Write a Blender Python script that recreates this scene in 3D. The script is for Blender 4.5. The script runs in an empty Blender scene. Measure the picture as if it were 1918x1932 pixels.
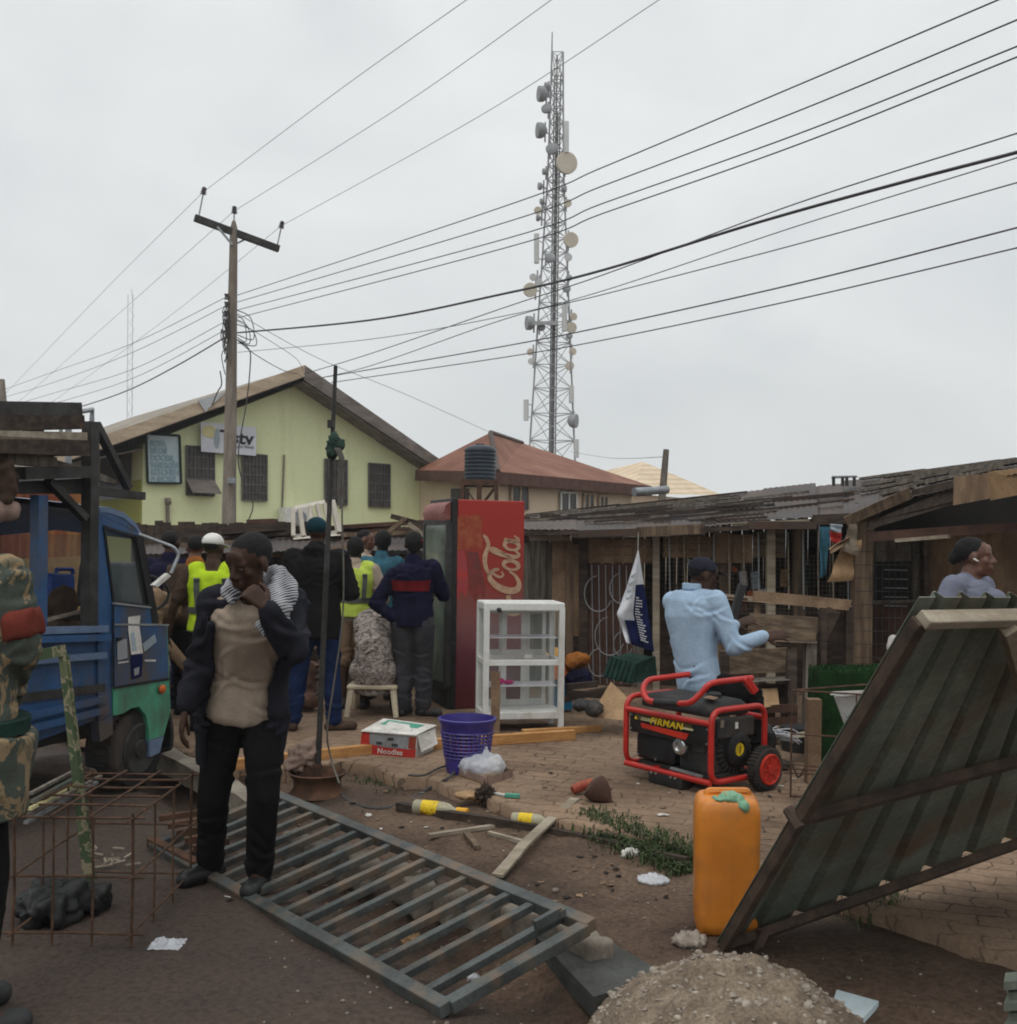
import bpy, bmesh, math, random
from mathutils import Vector, Matrix, noise, Euler
RND = random.Random(11)
C = bpy.context.scene.collection
PI = math.pi
V = Vector
# ------------------------------------------------------------------ camera model (pixels of a 1918x1932 view)
F, CX, HY, ROLL, CAMZ = 2000.0, 959.0, 1025.0, 0.014, 1.65
CR, SR = math.cos(ROLL), math.sin(ROLL)
def ray(px, py):
    dx, dy = px - CX, py - HY
    return (dx * CR + dy * SR) / F, (dx * SR - dy * CR) / F
def P(px, py, Y):
    u, v = ray(px, py)
    return V((u * Y, Y, CAMZ + v * Y))
def G(px, py, z=0.0):
    u, v = ray(px, py)
    Y = (z - CAMZ) / v
    return V((u * Y, Y, z))
def onplane(px, py, p0, n):
    u, v = ray(px, py)
    d = V((u, 1, v)); o = V((0, 0, CAMZ))
    return o + d * ((V(p0) - o).dot(n) / d.dot(n))
DR = V((-.588, .809, 0)); NR = V((.809, .588, 0))      # along the road (away) / across it (to the right)
PZ = .12                                                 # height of the paved yard
# ------------------------------------------------------------------ mesh builder (world coordinates)
class MB:
    def __init__(s): s.v = []; s.f = []
    def add(s, vs, fs):
        b = len(s.v); s.v += [V(p) for p in vs]; s.f += [tuple(i + b for i in f) for f in fs]; return s
    def hexa(s, p):      # 8 corners: bottom 4 ccw, top 4
        return s.add(p, [(3,2,1,0),(4,5,6,7),(0,1,5,4),(1,2,6,5),(2,3,7,6),(3,0,4,7)])
    def box(s, c, size, M=None):
        x, y, z = [k / 2 for k in size]; c = V(c)
        pts = [V(q) for q in ((-x,-y,-z),(x,-y,-z),(x,y,-z),(-x,y,-z),(-x,-y,z),(x,-y,z),(x,y,z),(-x,y,z))]
        if M is not None: pts = [M @ q for q in pts]
        return s.hexa([c + q for q in pts])
    def bar(s, p0, p1, w, h, up=(0,0,1)):
        p0, p1 = V(p0), V(p1); d = (p1 - p0).normalized(); up = V(up)
        if abs(d.dot(up)) > .97: up = V((0,1,0)) if abs(d.y) < .9 else V((1,0,0))
        sx = d.cross(up).normalized(); u = sx.cross(d).normalized()
        a, b = sx * w / 2, u * h / 2
        return s.hexa([p0-a-b, p0+a-b, p1+a-b, p1-a-b, p0-a+b, p0+a+b, p1+a+b, p1-a+b])
    def tube(s, pts, r, n=8, cap=True, closed=False):
        pts = [V(p) for p in pts]; m = len(pts)
        rr = r if isinstance(r, (list, tuple)) else [r] * m
        up = None; base = len(s.v); fs = []; vs = []
        for i in range(m):
            if closed: t = pts[(i+1) % m] - pts[i-1]
            else: t = pts[min(i+1, m-1)] - pts[max(i-1, 0)]
            if t.length < 1e-9: t = V((0,0,1))
            t.normalize()
            if up is None: up = V((0,0,1)) if abs(t.z) < .9 else V((0,1,0))
            sx = t.cross(up)
            if sx.length < 1e-6: sx = t.cross(V((1,0,0)))
            sx.normalize(); up = sx.cross(t).normalized()
            for k in range(n):
                a = 2 * PI * k / n
                vs.append(pts[i] + (sx * math.cos(a) + up * math.sin(a)) * rr[i])
        for i in range(m if closed else m - 1):
            j = (i + 1) % m
            for k in range(n):
                l = (k + 1) % n
                fs.append((i*n+k, i*n+l, j*n+l, j*n+k))
        if cap and not closed:
            fs.append(tuple(range(n-1, -1, -1))); fs.append(tuple((m-1)*n + k for k in range(n)))
        return s.add(vs, fs)
    def lathe(s, prof, o, axis=(0,0,1), n=20, sx=1, sy=1, ref=None):
        a = V(axis).normalized()
        x = V(ref) if ref else (V((1,0,0)) if abs(a.x) < .9 else V((0,1,0)))
        x = (x - a * x.dot(a)).normalized(); y = a.cross(x); o = V(o)
        vs = []; fs = []; m = len(prof)
        for r, h in prof:
            for k in range(n):
                t = 2 * PI * k / n
                vs.append(o + a*h + x*(r*sx*math.cos(t)) + y*(r*sy*math.sin(t)))
        for i in range(m-1):
            for k in range(n):
                l = (k+1) % n
                fs.append((i*n+k, i*n+l, (i+1)*n+l, (i+1)*n+k))
        if prof[0][0] > 1e-5: fs.append(tuple(range(n-1,-1,-1)))
        if prof[-1][0] > 1e-5: fs.append(tuple((m-1)*n+k for k in range(n)))
        return s.add(vs, fs)
    def ell(s, c, rx, ry, rz, M=None, nu=16, nv=10):
        c = V(c); vs = []; fs = []
        for i in range(nv + 1):
            t = PI * i / nv - PI / 2
            for k in range(nu):
                a = 2 * PI * k / nu
                q = V((rx*math.cos(t)*math.cos(a), ry*math.cos(t)*math.sin(a), rz*math.sin(t)))
                vs.append(c + (M @ q if M is not None else q))
        for i in range(nv):
            for k in range(nu):
                l = (k+1) % nu
                fs.append((i*nu+k, i*nu+l, (i+1)*nu+l, (i+1)*nu+k))
        return s.add(vs, fs)
    def capsule(s, p0, p1, r0, r1, n=12):
        p0, p1 = V(p0), V(p1); d = p1 - p0
        if d.length < 1e-6: return s.ell(p0, r0, r0, r0)
        d.normalize(); pts = []; rr = []
        for k in range(5):
            a = PI/2 * k / 4; pts.append(p0 - d*r0*math.cos(a)); rr.append(max(r0*math.sin(a), 1e-4))
        for k in range(5):
            a = PI/2 * k / 4; pts.append(p1 + d*r1*math.sin(a)); rr.append(max(r1*math.cos(a), 1e-4))
        return s.tube(pts, rr, n)
    def limb(s, pts, rr, n=14):
        for i in range(len(pts)-1): s.capsule(pts[i], pts[i+1], rr[i], rr[i+1], n)
        return s
    def poly(s, pts, th):      # flat polygon pushed by vector th into a closed slab
        th = V(th); pts = [V(p) for p in pts]; n = len(pts)
        fs = [tuple(range(n)), tuple(range(2*n-1, n-1, -1))]
        for i in range(n):
            j = (i+1) % n; fs.append((i, i+n, j+n, j))
        return s.add(pts + [p + th for p in pts], fs)
    def surf(s, fn, nu, nv, th=None):
        vs = [V(fn(i/nu, j/nv)) for j in range(nv+1) for i in range(nu+1)]
        w = nu + 1
        fs = [(j*w+i, j*w+i+1, (j+1)*w+i+1, (j+1)*w+i) for j in range(nv) for i in range(nu)]
        if th is None: return s.add(vs, fs)
        th = V(th); k = len(vs)
        fs2 = [tuple(x + k for x in reversed(f)) for f in fs]
        rim = [i for i in range(w)] + [j*w+nu for j in range(1, nv+1)] + [nv*w+i for i in range(nu-1,-1,-1)] + [j*w for j in range(nv-1,0,-1)]
        fs3 = [(rim[i], rim[i]+k, rim[(i+1)%len(rim)]+k, rim[(i+1)%len(rim)]) for i in range(len(rim))]
        return s.add(vs + [p + th for p in vs], fs + fs2 + fs3)
    def xf(s, M): s.v = [M @ p for p in s.v]; return s
    def jit(s, a, fr, seed=0):
        o = V((seed*7.3, seed*3.1, seed*1.7)); s.v = [p + noise.noise_vector(p*fr + o) * a for p in s.v]; return s
    def join(s, o): return s.add(o.v, o.f)
# ------------------------------------------------------------------ objects
def wpos(o):
    p = V((0,0,0))
    while o is not None: p += o.location; o = o.parent
    return p
def props(o, label, cat, group=None, kind=None):
    if label: o['label'] = label
    if cat: o['category'] = cat
    if group: o['group'] = group
    if kind: o['kind'] = kind
def thing(name, label, cat, loc=(0,0,0), group=None, kind=None):
    o = bpy.data.objects.new(name, None); C.objects.link(o); o.location = V(loc); o.empty_display_size = .2
    props(o, label, cat, group, kind); return o
def tomesh(name, v, f, smooth, bevel=0, fix=True):
    me = bpy.data.meshes.new(name); me.from_pydata([tuple(p) for p in v], [], f)
    if bevel or fix:
        bm = bmesh.new(); bm.from_mesh(me)
        if fix: bmesh.ops.recalc_face_normals(bm, faces=bm.faces)
        if bevel:
            ed = [e for e in bm.edges if len(e.link_faces) == 2 and e.calc_face_angle(0) > .6]
            bmesh.ops.bevel(bm, geom=ed, offset=bevel, segments=2, profile=.5, affect='EDGES', clamp_overlap=True)
        bm.to_mesh(me); bm.free()
    for p in me.polygons: p.use_smooth = smooth
    me.update(); return me
def part(mb, name, m, parent, smooth=False, bevel=0, label=None, kind=None, fix=True):
    o0 = wpos(parent)
    if isinstance(mb, bpy.types.Mesh):
        me = mb; me.transform(Matrix.Translation(-o0))
    else: me = tomesh(name, [p - o0 for p in mb.v], mb.f, smooth, bevel, fix)
    me.materials.append(m)
    o = bpy.data.objects.new(name, me); C.objects.link(o); o.parent = parent
    if label: o['label'] = label
    if kind: o['kind'] = kind
    if smooth: autos(o)
    return o
def autos(o, a=.7):
    me = o.data; bm = bmesh.new(); bm.from_mesh(me)
    for e in bm.edges:
        if len(e.link_faces) == 2 and e.calc_face_angle(0) > a: e.smooth = False
    bm.to_mesh(me); bm.free()
def solo(mb, name, m, label, cat, group=None, smooth=False, bevel=0, kind=None, fix=True):
    if isinstance(mb, bpy.types.Mesh): vs = [v.co for v in mb.vertices]
    else: vs = mb.v
    c = sum((V(p) for p in vs), V((0,0,0))) / len(vs); c.z = min(p[2] for p in vs)
    if isinstance(mb, bpy.types.Mesh): me = mb; me.transform(Matrix.Translation(-c))
    else: me = tomesh(name, [p - c for p in mb.v], mb.f, smooth, bevel, fix)
    me.materials.append(m)
    o = bpy.data.objects.new(name, me); C.objects.link(o); o.location = c
    props(o, label, cat, group, kind)
    if smooth: autos(o)
    return o
def struct(mb, name, m, smooth=False, kind='structure', fix=True):
    me = tomesh(name, mb.v, mb.f, smooth, 0, fix); me.materials.append(m)
    o = bpy.data.objects.new(name, me); C.objects.link(o); o['kind'] = kind; return o
def dup(root, loc, rz=0.0, label=None, group=None):
    r = root.copy(); C.objects.link(r); r.location = V(loc); r.rotation_euler = (0,0,rz)
    if label: r['label'] = label
    if group: r['group'] = group
    for ch in list(root.children):
        c = ch.copy(); C.objects.link(c); c.parent = r
        for g in list(ch.children):
            d = g.copy(); C.objects.link(d); d.parent = c
    return r
def remesh(mb, vox, sm=3, fac=.5):
    me = bpy.data.meshes.new('tmp'); me.from_pydata([tuple(p) for p in mb.v], [], mb.f)
    bm = bmesh.new(); bm.from_mesh(me); bmesh.ops.recalc_face_normals(bm, faces=bm.faces); bm.to_mesh(me); bm.free()
    o = bpy.data.objects.new('tmp', me); C.objects.link(o)
    r = o.modifiers.new('r', 'REMESH'); r.mode = 'VOXEL'; r.voxel_size = vox; r.use_smooth_shade = True
    if sm:
        s = o.modifiers.new('s', 'SMOOTH'); s.iterations = sm; s.factor = fac
    dg = bpy.context.evaluated_depsgraph_get(); dg.update()
    out = bpy.data.meshes.new_from_object(o.evaluated_get(dg))
    bpy.data.objects.remove(o); bpy.data.meshes.remove(me)
    for p in out.polygons: p.use_smooth = True
    return out
def folds(me, amp, fr=9, stretch=(1,1,.45), seed=0):
    o = V((seed*5.1, seed*2.3, seed*9.7))
    ns = [v.normal.copy() for v in me.vertices]
    for v, n in zip(me.vertices, ns):
        q = V((v.co.x*stretch[0], v.co.y*stretch[1], v.co.z*stretch[2]))
        k = abs(noise.noise(q*fr + o)) * 1.3 - .35 + .45*noise.noise(v.co*fr*2.3 + o)
        v.co += n * (k * amp)
    me.update(); return me
def text_mb(s, size, depth, M, bold=0.0, align='CENTER', shear=0.0, sx=1.0, sp=1.0):
    cu = bpy.data.curves.new('t', 'FONT'); cu.body = s; cu.size = size; cu.align_x = align; cu.align_y = 'CENTER'
    cu.extrude = depth; cu.offset = bold; cu.space_character = sp; cu.shear = shear; cu.resolution_u = 3
    o = bpy.data.objects.new('t', cu); C.objects.link(o)
    dg = bpy.context.evaluated_depsgraph_get(); dg.update()
    me = bpy.data.meshes.new_from_object(o.evaluated_get(dg))
    mb = MB(); mb.add([M @ V((v.co.x*sx, v.co.y, v.co.z)) for v in me.vertices], [tuple(p.vertices) for p in me.polygons])
    bpy.data.objects.remove(o); bpy.data.curves.remove(cu); bpy.data.meshes.remove(me)
    return mb
def frame(o, x, y, z=None):       # matrix from origin and x, y axes (for lettering: x reading direction, y up)
    x = V(x).normalized(); y = V(y); z = x.cross(y).normalized() if z is None else V(z); y = z.cross(x).normalized()
    return Matrix(((x.x,y.x,z.x,o[0]),(x.y,y.y,z.y,o[1]),(x.z,y.z,z.z,o[2]),(0,0,0,1)))
def spline(pts, n=8):
    pts = [V(p) for p in pts]; out = []
    for i in range(len(pts)-1):
        p0, p1, p2, p3 = pts[max(i-1,0)], pts[i], pts[i+1], pts[min(i+2,len(pts)-1)]
        for k in range(n):
            t = k / n
            out.append(.5*((2*p1)+(p2-p0)*t+(2*p0-5*p1+4*p2-p3)*t*t+(3*p1-p0-3*p2+p3)*t**3))
    out.append(pts[-1]); return out
# ------------------------------------------------------------------ materials
def c4(c): return (c[0], c[1], c[2], 1)
class NT:
    def __init__(s, name):
        s.m = bpy.data.materials.new(name); s.m.use_nodes = True; s.t = s.m.node_tree; s.n = s.t.nodes
        s.b = s.n['Principled BSDF']; s.tc = s.n.new('ShaderNodeTexCoord'); s.co = s.tc.outputs['Object']
    def link(s, a, b): s.t.links.new(a, b)
    def map(s, scale=(1,1,1), rot=(0,0,0), loc=(0,0,0)):
        m = s.n.new('ShaderNodeMapping'); m.inputs['Scale'].default_value = scale; m.inputs['Rotation'].default_value = rot; m.inputs['Location'].default_value = loc
        s.link(s.co, m.inputs['Vector']); return m.outputs[0]
    def noise(s, vec, scale, detail=5, rough=.55, dist=0):
        k = s.n.new('ShaderNodeTexNoise'); k.inputs['Scale'].default_value = scale; k.inputs['Detail'].default_value = detail
        k.inputs['Roughness'].default_value = rough; k.inputs['Distortion'].default_value = dist
        s.link(vec, k.inputs['Vector']); return k.outputs['Fac']
    def ramp(s, fac, stops, interp='LINEAR'):
        r = s.n.new('ShaderNodeValToRGB'); r.color_ramp.interpolation = interp; e = r.color_ramp.elements
        while len(e) < len(stops): e.new(.5)
        for i, (p, c) in enumerate(stops):
            e[i].position = p; e[i].color = c4(c) if not isinstance(c, (int, float)) else (c, c, c, 1)
        s.link(fac, r.inputs[0]); return r.outputs[0]
    def mix(s, fac, a, b, mode='MIX'):
        k = s.n.new('ShaderNodeMix'); k.data_type = 'RGBA'; k.blend_type = mode
        for sock, val in ((k.inputs[0], fac), (k.inputs[6], a), (k.inputs[7], b)):
            if isinstance(val, bpy.types.NodeSocket): s.link(val, sock)
            elif isinstance(val, (int, float)): sock.default_value = val
            else: sock.default_value = c4(val)
        return k.outputs[2]
    def math(s, op, a, b=None):
        k = s.n.new('ShaderNodeMath'); k.operation = op
        for i, val in enumerate((a, b)):
            if val is None: continue
            if isinstance(val, bpy.types.NodeSocket): s.link(val, k.inputs[i])
            else: k.inputs[i].default_value = val
        return k.outputs[0]
    def xyz(s, vec):
        k = s.n.new('ShaderNodeSeparateXYZ'); s.link(vec, k.inputs[0]); return k.outputs
    def bump(s, h, strength=.3, dist=.01):
        k = s.n.new('ShaderNodeBump'); k.inputs['Strength'].default_value = strength; k.inputs['Distance'].default_value = dist
        s.link(h, k.inputs['Height']); s.link(k.outputs[0], s.b.inputs['Normal'])
    def out(s, col, rough=.8, metal=0, spec=.3):
        if isinstance(col, bpy.types.NodeSocket): s.link(col, s.b.inputs['Base Color'])
        else: s.b.inputs['Base Color'].default_value = c4(col)
        if isinstance(rough, bpy.types.NodeSocket): s.link(rough, s.b.inputs['Roughness'])
        else: s.b.inputs['Roughness'].default_value = rough
        s.b.inputs['Metallic'].default_value = metal; s.b.inputs['Specular IOR Level'].default_value = spec
        return s.m
def M(name, col, col2=None, rough=.85, scale=4, stretch=(1,1,1), lo=.4, hi=.65, fine=.25, fscale=60, bump=.2, bdist=.004, metal=0, spec=.3, dirt=None, damt=.5, dscale=2.5):
    t = NT(name); vec = t.map(stretch)
    if col2 is None: col2 = tuple(k*.72 for k in col)
    c = t.ramp(t.noise(vec, scale, 6, .6), [(lo, col2), (hi, col)])
    f = t.noise(vec, fscale, 4, .6)
    c = t.mix(fine, c, t.ramp(f, [(.3, .25), (.7, 1.6)]), 'MULTIPLY') if fine else c
    if dirt:
        d = t.ramp(t.noise(t.map((1,1,.5)), dscale, 8, .65), [(.62-damt*.35, 0.0), (.78-damt*.3, 1.0)])
        c = t.mix(d, c, dirt)
    if bump: t.bump(f, bump, bdist)
    return t.out(c, rough, metal, spec)
m_wood = M('weathered_wood', (.20,.14,.09), (.09,.06,.04), scale=3, stretch=(6,6,.7), fscale=30)
m_woodh = M('weathered_board', (.20,.145,.095), (.085,.058,.038), scale=3, stretch=(.8,5,8), fscale=30)
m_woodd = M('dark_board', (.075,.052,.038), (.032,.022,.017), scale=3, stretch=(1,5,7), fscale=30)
m_woodg = M('grey_timber', (.20,.175,.145), (.09,.075,.06), scale=3, stretch=(6,6,.8), fscale=40)
m_pale = M('pale_plank', (.36,.31,.24), (.22,.18,.13), scale=3, stretch=(.8,4,6), fscale=40)
m_lumber = M('new_lumber', (.55,.30,.115), (.40,.19,.06), scale=3, stretch=(1,1,8), fscale=25, rough=.7)
m_ply = M('plywood', (.27,.18,.11), (.15,.095,.058), scale=2.5, stretch=(1.2,3,1.2), fscale=40)
m_plyr = M('red_brown_board', (.10,.05,.035), (.055,.028,.02), scale=3, fscale=40)
m_card = M('cardboard', (.42,.27,.15), (.30,.19,.10), scale=5, fscale=50)
m_tin = M('rusty_tin', (.085,.068,.058), (.05,.034,.027), rough=.6, scale=2.2, fscale=25, metal=.25, dirt=(.075,.042,.028), damt=.5)
m_tind = M('dark_tin', (.055,.047,.043), (.032,.025,.022), rough=.6, scale=2.2, fscale=25, metal=.2, dirt=(.06,.034,.024), damt=.5)
m_rust = M('rusted_steel', (.13,.062,.034), (.055,.03,.02), rough=.8, scale=9, fscale=80, metal=.2)
m_rustd = M('dull_rusted_frame', (.095,.062,.045), (.05,.036,.028), rough=.85, scale=9, fscale=80, metal=.1)
m_rebar = M('rusted_rod', (.13,.072,.042), (.065,.036,.024), rough=.8, scale=14, fscale=90, metal=.2)
m_gate = M('grey_green_steel', (.095,.108,.104), (.055,.06,.058), rough=.5, scale=6, fscale=70, metal=.25, dirt=(.17,.115,.075), damt=.42, dscale=5)
m_dsteel = M('dark_steel', (.06,.058,.056), (.03,.028,.026), rough=.6, scale=6, fscale=60, metal=.3)
m_steel = M('galvanised_steel', (.36,.38,.39), (.24,.25,.26), rough=.45, scale=5, fscale=60, metal=.5)
m_conc = M('concrete', (.27,.235,.19), (.15,.125,.10), scale=5, fscale=45, bump=.5, bdist=.01)
m_pole = M('concrete_pole', (.27,.235,.195), (.17,.14,.115), scale=3, stretch=(3,3,.5), fscale=40)
m_darkslab = M('stained_slab', (.075,.078,.072), (.045,.045,.04), scale=4, fscale=50)
m_sand = M('sand_and_gravel', (.30,.235,.17), (.16,.12,.085), scale=9, fscale=75, fine=.5, bump=.9, bdist=.015)
m_stone = M('broken_stone', (.38,.33,.27), (.22,.18,.15), scale=9, fscale=60)
m_black = M('black_plastic', (.018,.018,.019), (.011,.011,.011), rough=.45, scale=8, fscale=90, bump=.05)
m_blackm = M('matt_black', (.03,.03,.031), (.02,.02,.02), rough=.65, scale=6, fscale=60, dirt=(.07,.055,.045), damt=.3)
m_rubber = M('rubber', (.022,.021,.02), (.014,.013,.013), rough=.9, scale=8, fscale=50, dirt=(.06,.045,.035), damt=.35)
m_red = M('red_enamel', (.50,.022,.014), (.40,.016,.01), rough=.35, scale=5, fscale=50, fine=.12, bump=.03, spec=.5)
m_redw = M('red_wheel_plastic', (.55,.035,.015), (.42,.025,.012), rough=.5, scale=8, fscale=60, fine=.15)
m_white = M('white_aluminium', (.70,.70,.68), (.60,.60,.57), rough=.4, scale=4, fscale=40, fine=.12, bump=.03, dirt=(.42,.38,.32), damt=.22)
m_whitep = M('white_plastic', (.72,.71,.68), (.58,.56,.52), rough=.5, scale=5, fscale=40, fine=.15)
m_cream = M('cream_plastic', (.62,.54,.40), (.48,.40,.29), rough=.5, scale=5, fscale=40, fine=.15)
m_paper = M('paper', (.70,.68,.64), (.52,.49,.45), scale=6, fscale=40, fine=.2)
m_blue = M('blue_truck_paint', (.025,.095,.23), (.015,.06,.15), rough=.4, scale=3, fscale=40, fine=.2, bump=.05, dirt=(.075,.06,.05), damt=.5, spec=.5)
m_bluer = M('pale_blue_paint', (.14,.20,.30), (.08,.13,.22), rough=.4, scale=3, fscale=40, fine=.15, spec=.5)  # lighter grey blue for the roof, bumper and some bed ribs
m_green = M('green_truck_paint', (.075,.32,.20), (.05,.24,.145), rough=.4, scale=3, fscale=40, fine=.2, dirt=(.06,.085,.06), damt=.3, spec=.5)
m_bluej = M('blue_jerrycan', (.02,.07,.30), (.012,.045,.20), rough=.5, scale=5, fscale=40)
m_cyan = M('light_blue_plastic', (.02,.20,.38), (.012,.12,.25), rough=.5, scale=5, fscale=40)
m_yel = M('yellow_plastic', (.75,.38,.02), (.60,.28,.015), rough=.5, scale=5, fscale=40)
m_org = M('orange_plastic', (.60,.14,.02), (.45,.09,.015), rough=.5, scale=5, fscale=40)
m_purple = M('purple_plastic', (.048,.034,.25), (.034,.024,.18), rough=.4, scale=5, fscale=40, fine=.15, bump=.03, spec=.5)
m_pink = M('pink_plastic', (.55,.04,.20), (.40,.03,.14), rough=.6, scale=8, fscale=50)
m_chrome = M('bright_metal', (.65,.66,.66), (.5,.5,.5), rough=.2, scale=6, fscale=60, metal=.9, fine=.1, bump=.02)
m_chair = m_whitep
m_skin = M('dark_skin', (.058,.027,.017), (.040,.019,.012), rough=.62, scale=9, fscale=120, fine=.12, bump=.03, bdist=.002, spec=.22)
m_skinb = M('brown_skin', (.125,.052,.030), (.09,.038,.022), rough=.48, scale=9, fscale=120, fine=.15, bump=.06, bdist=.002, spec=.45)
m_eye = M('eye_white', (.26,.23,.20), (.2,.17,.15), rough=.3, bump=0)
m_hair = M('black_hair', (.012,.011,.011), (.007,.006,.006), rough=.9, scale=30, fscale=200, bump=.7, bdist=.004)
def cloth(n, c, dark=.6, **k):
    kw = dict(rough=.95, scale=7, fscale=160, fine=.3, bump=.25, bdist=.002, spec=.1); kw.update(k)
    return M(n, c, tuple(x*dark for x in c), **kw)
m_navy = cloth('navy_cloth', (.012,.012,.035)); m_jacket = cloth('charcoal_fleece', (.023,.0235,.031))
m_blackc = cloth('black_cloth', (.012,.0115,.0125)); m_trous = cloth('black_trousers', (.011,.010,.010))
m_beige = cloth('beige_shirt', (.40,.32,.25), .8); m_denim = cloth('blue_denim', (.015,.03,.09)); m_greyt = cloth('grey_trousers', (.06,.058,.066))
m_hivis = cloth('hi_vis_yellow', (.50,.70,.03), .8); m_hivis2 = cloth('faded_hi_vis_yellow', (.50,.62,.10), .8)
m_band = cloth('grey_reflective_tape', (.12,.13,.12)); m_teal = cloth('teal_cloth', (.05,.15,.21)); m_tealh = cloth('dark_teal_knit', (.012,.045,.06))
m_tan = cloth('tan_cloth', (.27,.18,.115), .75); m_brownc = cloth('brown_cloth', (.085,.055,.04)); m_ltblue = cloth('light_blue_shirt', (.36,.48,.62), .85)
m_grey = cloth('grey_tshirt', (.17,.18,.235), .8); m_dgreen = cloth('dark_green_cloth', (.02,.05,.04)); m_redc = cloth('dark_red_print', (.16,.012,.016)); m_navycap = cloth('navy_cap', (.03,.03,.045))
m_orgc = cloth('orange_cloth', (.33,.12,.03)); m_sack = cloth('dusty_pink_sack', (.30,.21,.17), .7); m_greenmat = cloth('green_turf', (.015,.050,.014), .5, fscale=220, bump=.9, bdist=.01)
def m_camo_():
    t = NT('camouflage_cloth'); v = t.map((1,1,.8))
    a = t.ramp(t.noise(v, 8, 4, .6, .8), [(0, (.075,.085,.07)), (.48, (.25,.18,.105)), (.58, (.15,.125,.08))], 'CONSTANT')
    b = t.ramp(t.noise(t.map((1,1,.8), loc=(4,2,7)), 10, 3, .6, .5), [(0, 0.0), (.56, 1.0)], 'CONSTANT')
    c = t.mix(b, a, (.065,.075,.062)); f = t.noise(v, 120, 3)
    c = t.mix(.25, c, t.ramp(f, [(.3,.4),(.7,1.4)]), 'MULTIPLY'); t.bump(f, .25, .002); return t.out(c, .95, 0, .1)
m_camo = m_camo_()
def m_camop_():
    t = NT('camouflage_paint'); a = t.ramp(t.noise(t.map(), 14, 2, .5, .4), [(0, (.05,.075,.035)), (.5, (.22,.19,.12)), (.58, (.10,.12,.06))], 'CONSTANT')
    return t.out(a, .7)
m_camop = m_camop_()
def m_scarf_():
    t = NT('checked_scarf'); v = t.map((1,1,1), rot=(.4,.5,.3)); x = t.xyz(v)
    w1 = t.math('SINE', t.math('MULTIPLY', x[0], 90)); w2 = t.math('SINE', t.math('MULTIPLY', x[2], 520))
    k = t.ramp(t.math('ADD', t.math('MULTIPLY', w1, .25), t.math('ADD', t.math('MULTIPLY', w2, .5), .5)), [(.25, (.04,.04,.05)), (.7, (.42,.42,.44))])
    return t.out(k, .95, 0, .1)
m_scarf = m_scarf_()
def m_pattern_():
    t = NT('printed_grey_gown'); k = t.ramp(t.noise(t.map((1,1,1.6)), 24, 5, .7, 1.2), [(.42, (.09,.075,.068)), (.56, (.36,.31,.28))])
    return t.out(k, .95, 0, .1)
m_pattern = m_pattern_()
def glass(name, col, rough=.05, alpha=.25, spec=.5):
    t = NT(name); t.out(col, rough, 0, spec); t.b.inputs['Alpha'].default_value = alpha
    return t.m
m_glass = glass('cabinet_glass', (.45,.55,.53), .05, .16)
m_bag = glass('clear_plastic_film', (.72,.74,.78), .25, .55)
m_bottle = glass('bottle_glass', (.62,.60,.42), .1, .45)
def m_dirt_():
    t = NT('brown_earth'); v = t.map()
    c = t.ramp(t.noise(v, 1.1, 8, .62), [(.36, (.050,.033,.024)), (.54, (.110,.071,.048)), (.72, (.155,.104,.072))])
    wet = t.ramp(t.noise(t.map((1,1,1), loc=(3,9,0)), .55, 4, .5), [(.52, 0.0), (.66, 1.0)])
    c = t.mix(t.math('MULTIPLY', wet, .45), c, (.045,.034,.028))
    s = t.ramp(t.noise(v, 38, 5, .7), [(.34, .45), (.5, 1.0), (.68, 1.55)])
    c = t.mix(.75, c, s, 'MULTIPLY')
    # the road side of the drain is greyer
    x = t.xyz(v); tt = t.math('ADD', t.math('MULTIPLY', x[0], .809), t.math('MULTIPLY', x[1], .588))
    tt = t.math('ADD', tt, t.math('MULTIPLY', t.noise(v, 3, 4), .5))
    k = t.ramp(t.math('MULTIPLY', tt, .2), [(.46, 1.0), (.56, 0.0)])
    c = t.mix(t.math('MULTIPLY', k, .75), c, t.mix(.6, (.060,.045,.038), s, 'MULTIPLY'))
    h = t.math('ADD', t.noise(v, 14, 8, .7), t.math('MULTIPLY', t.noise(v, 70, 4, .7), .5)); t.bump(h, .8, .02)
    r = t.ramp(wet, [(0, .92), (1, .55)])
    return t.out(c, r, 0, .25)
m_dirt = m_dirt_()
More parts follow.
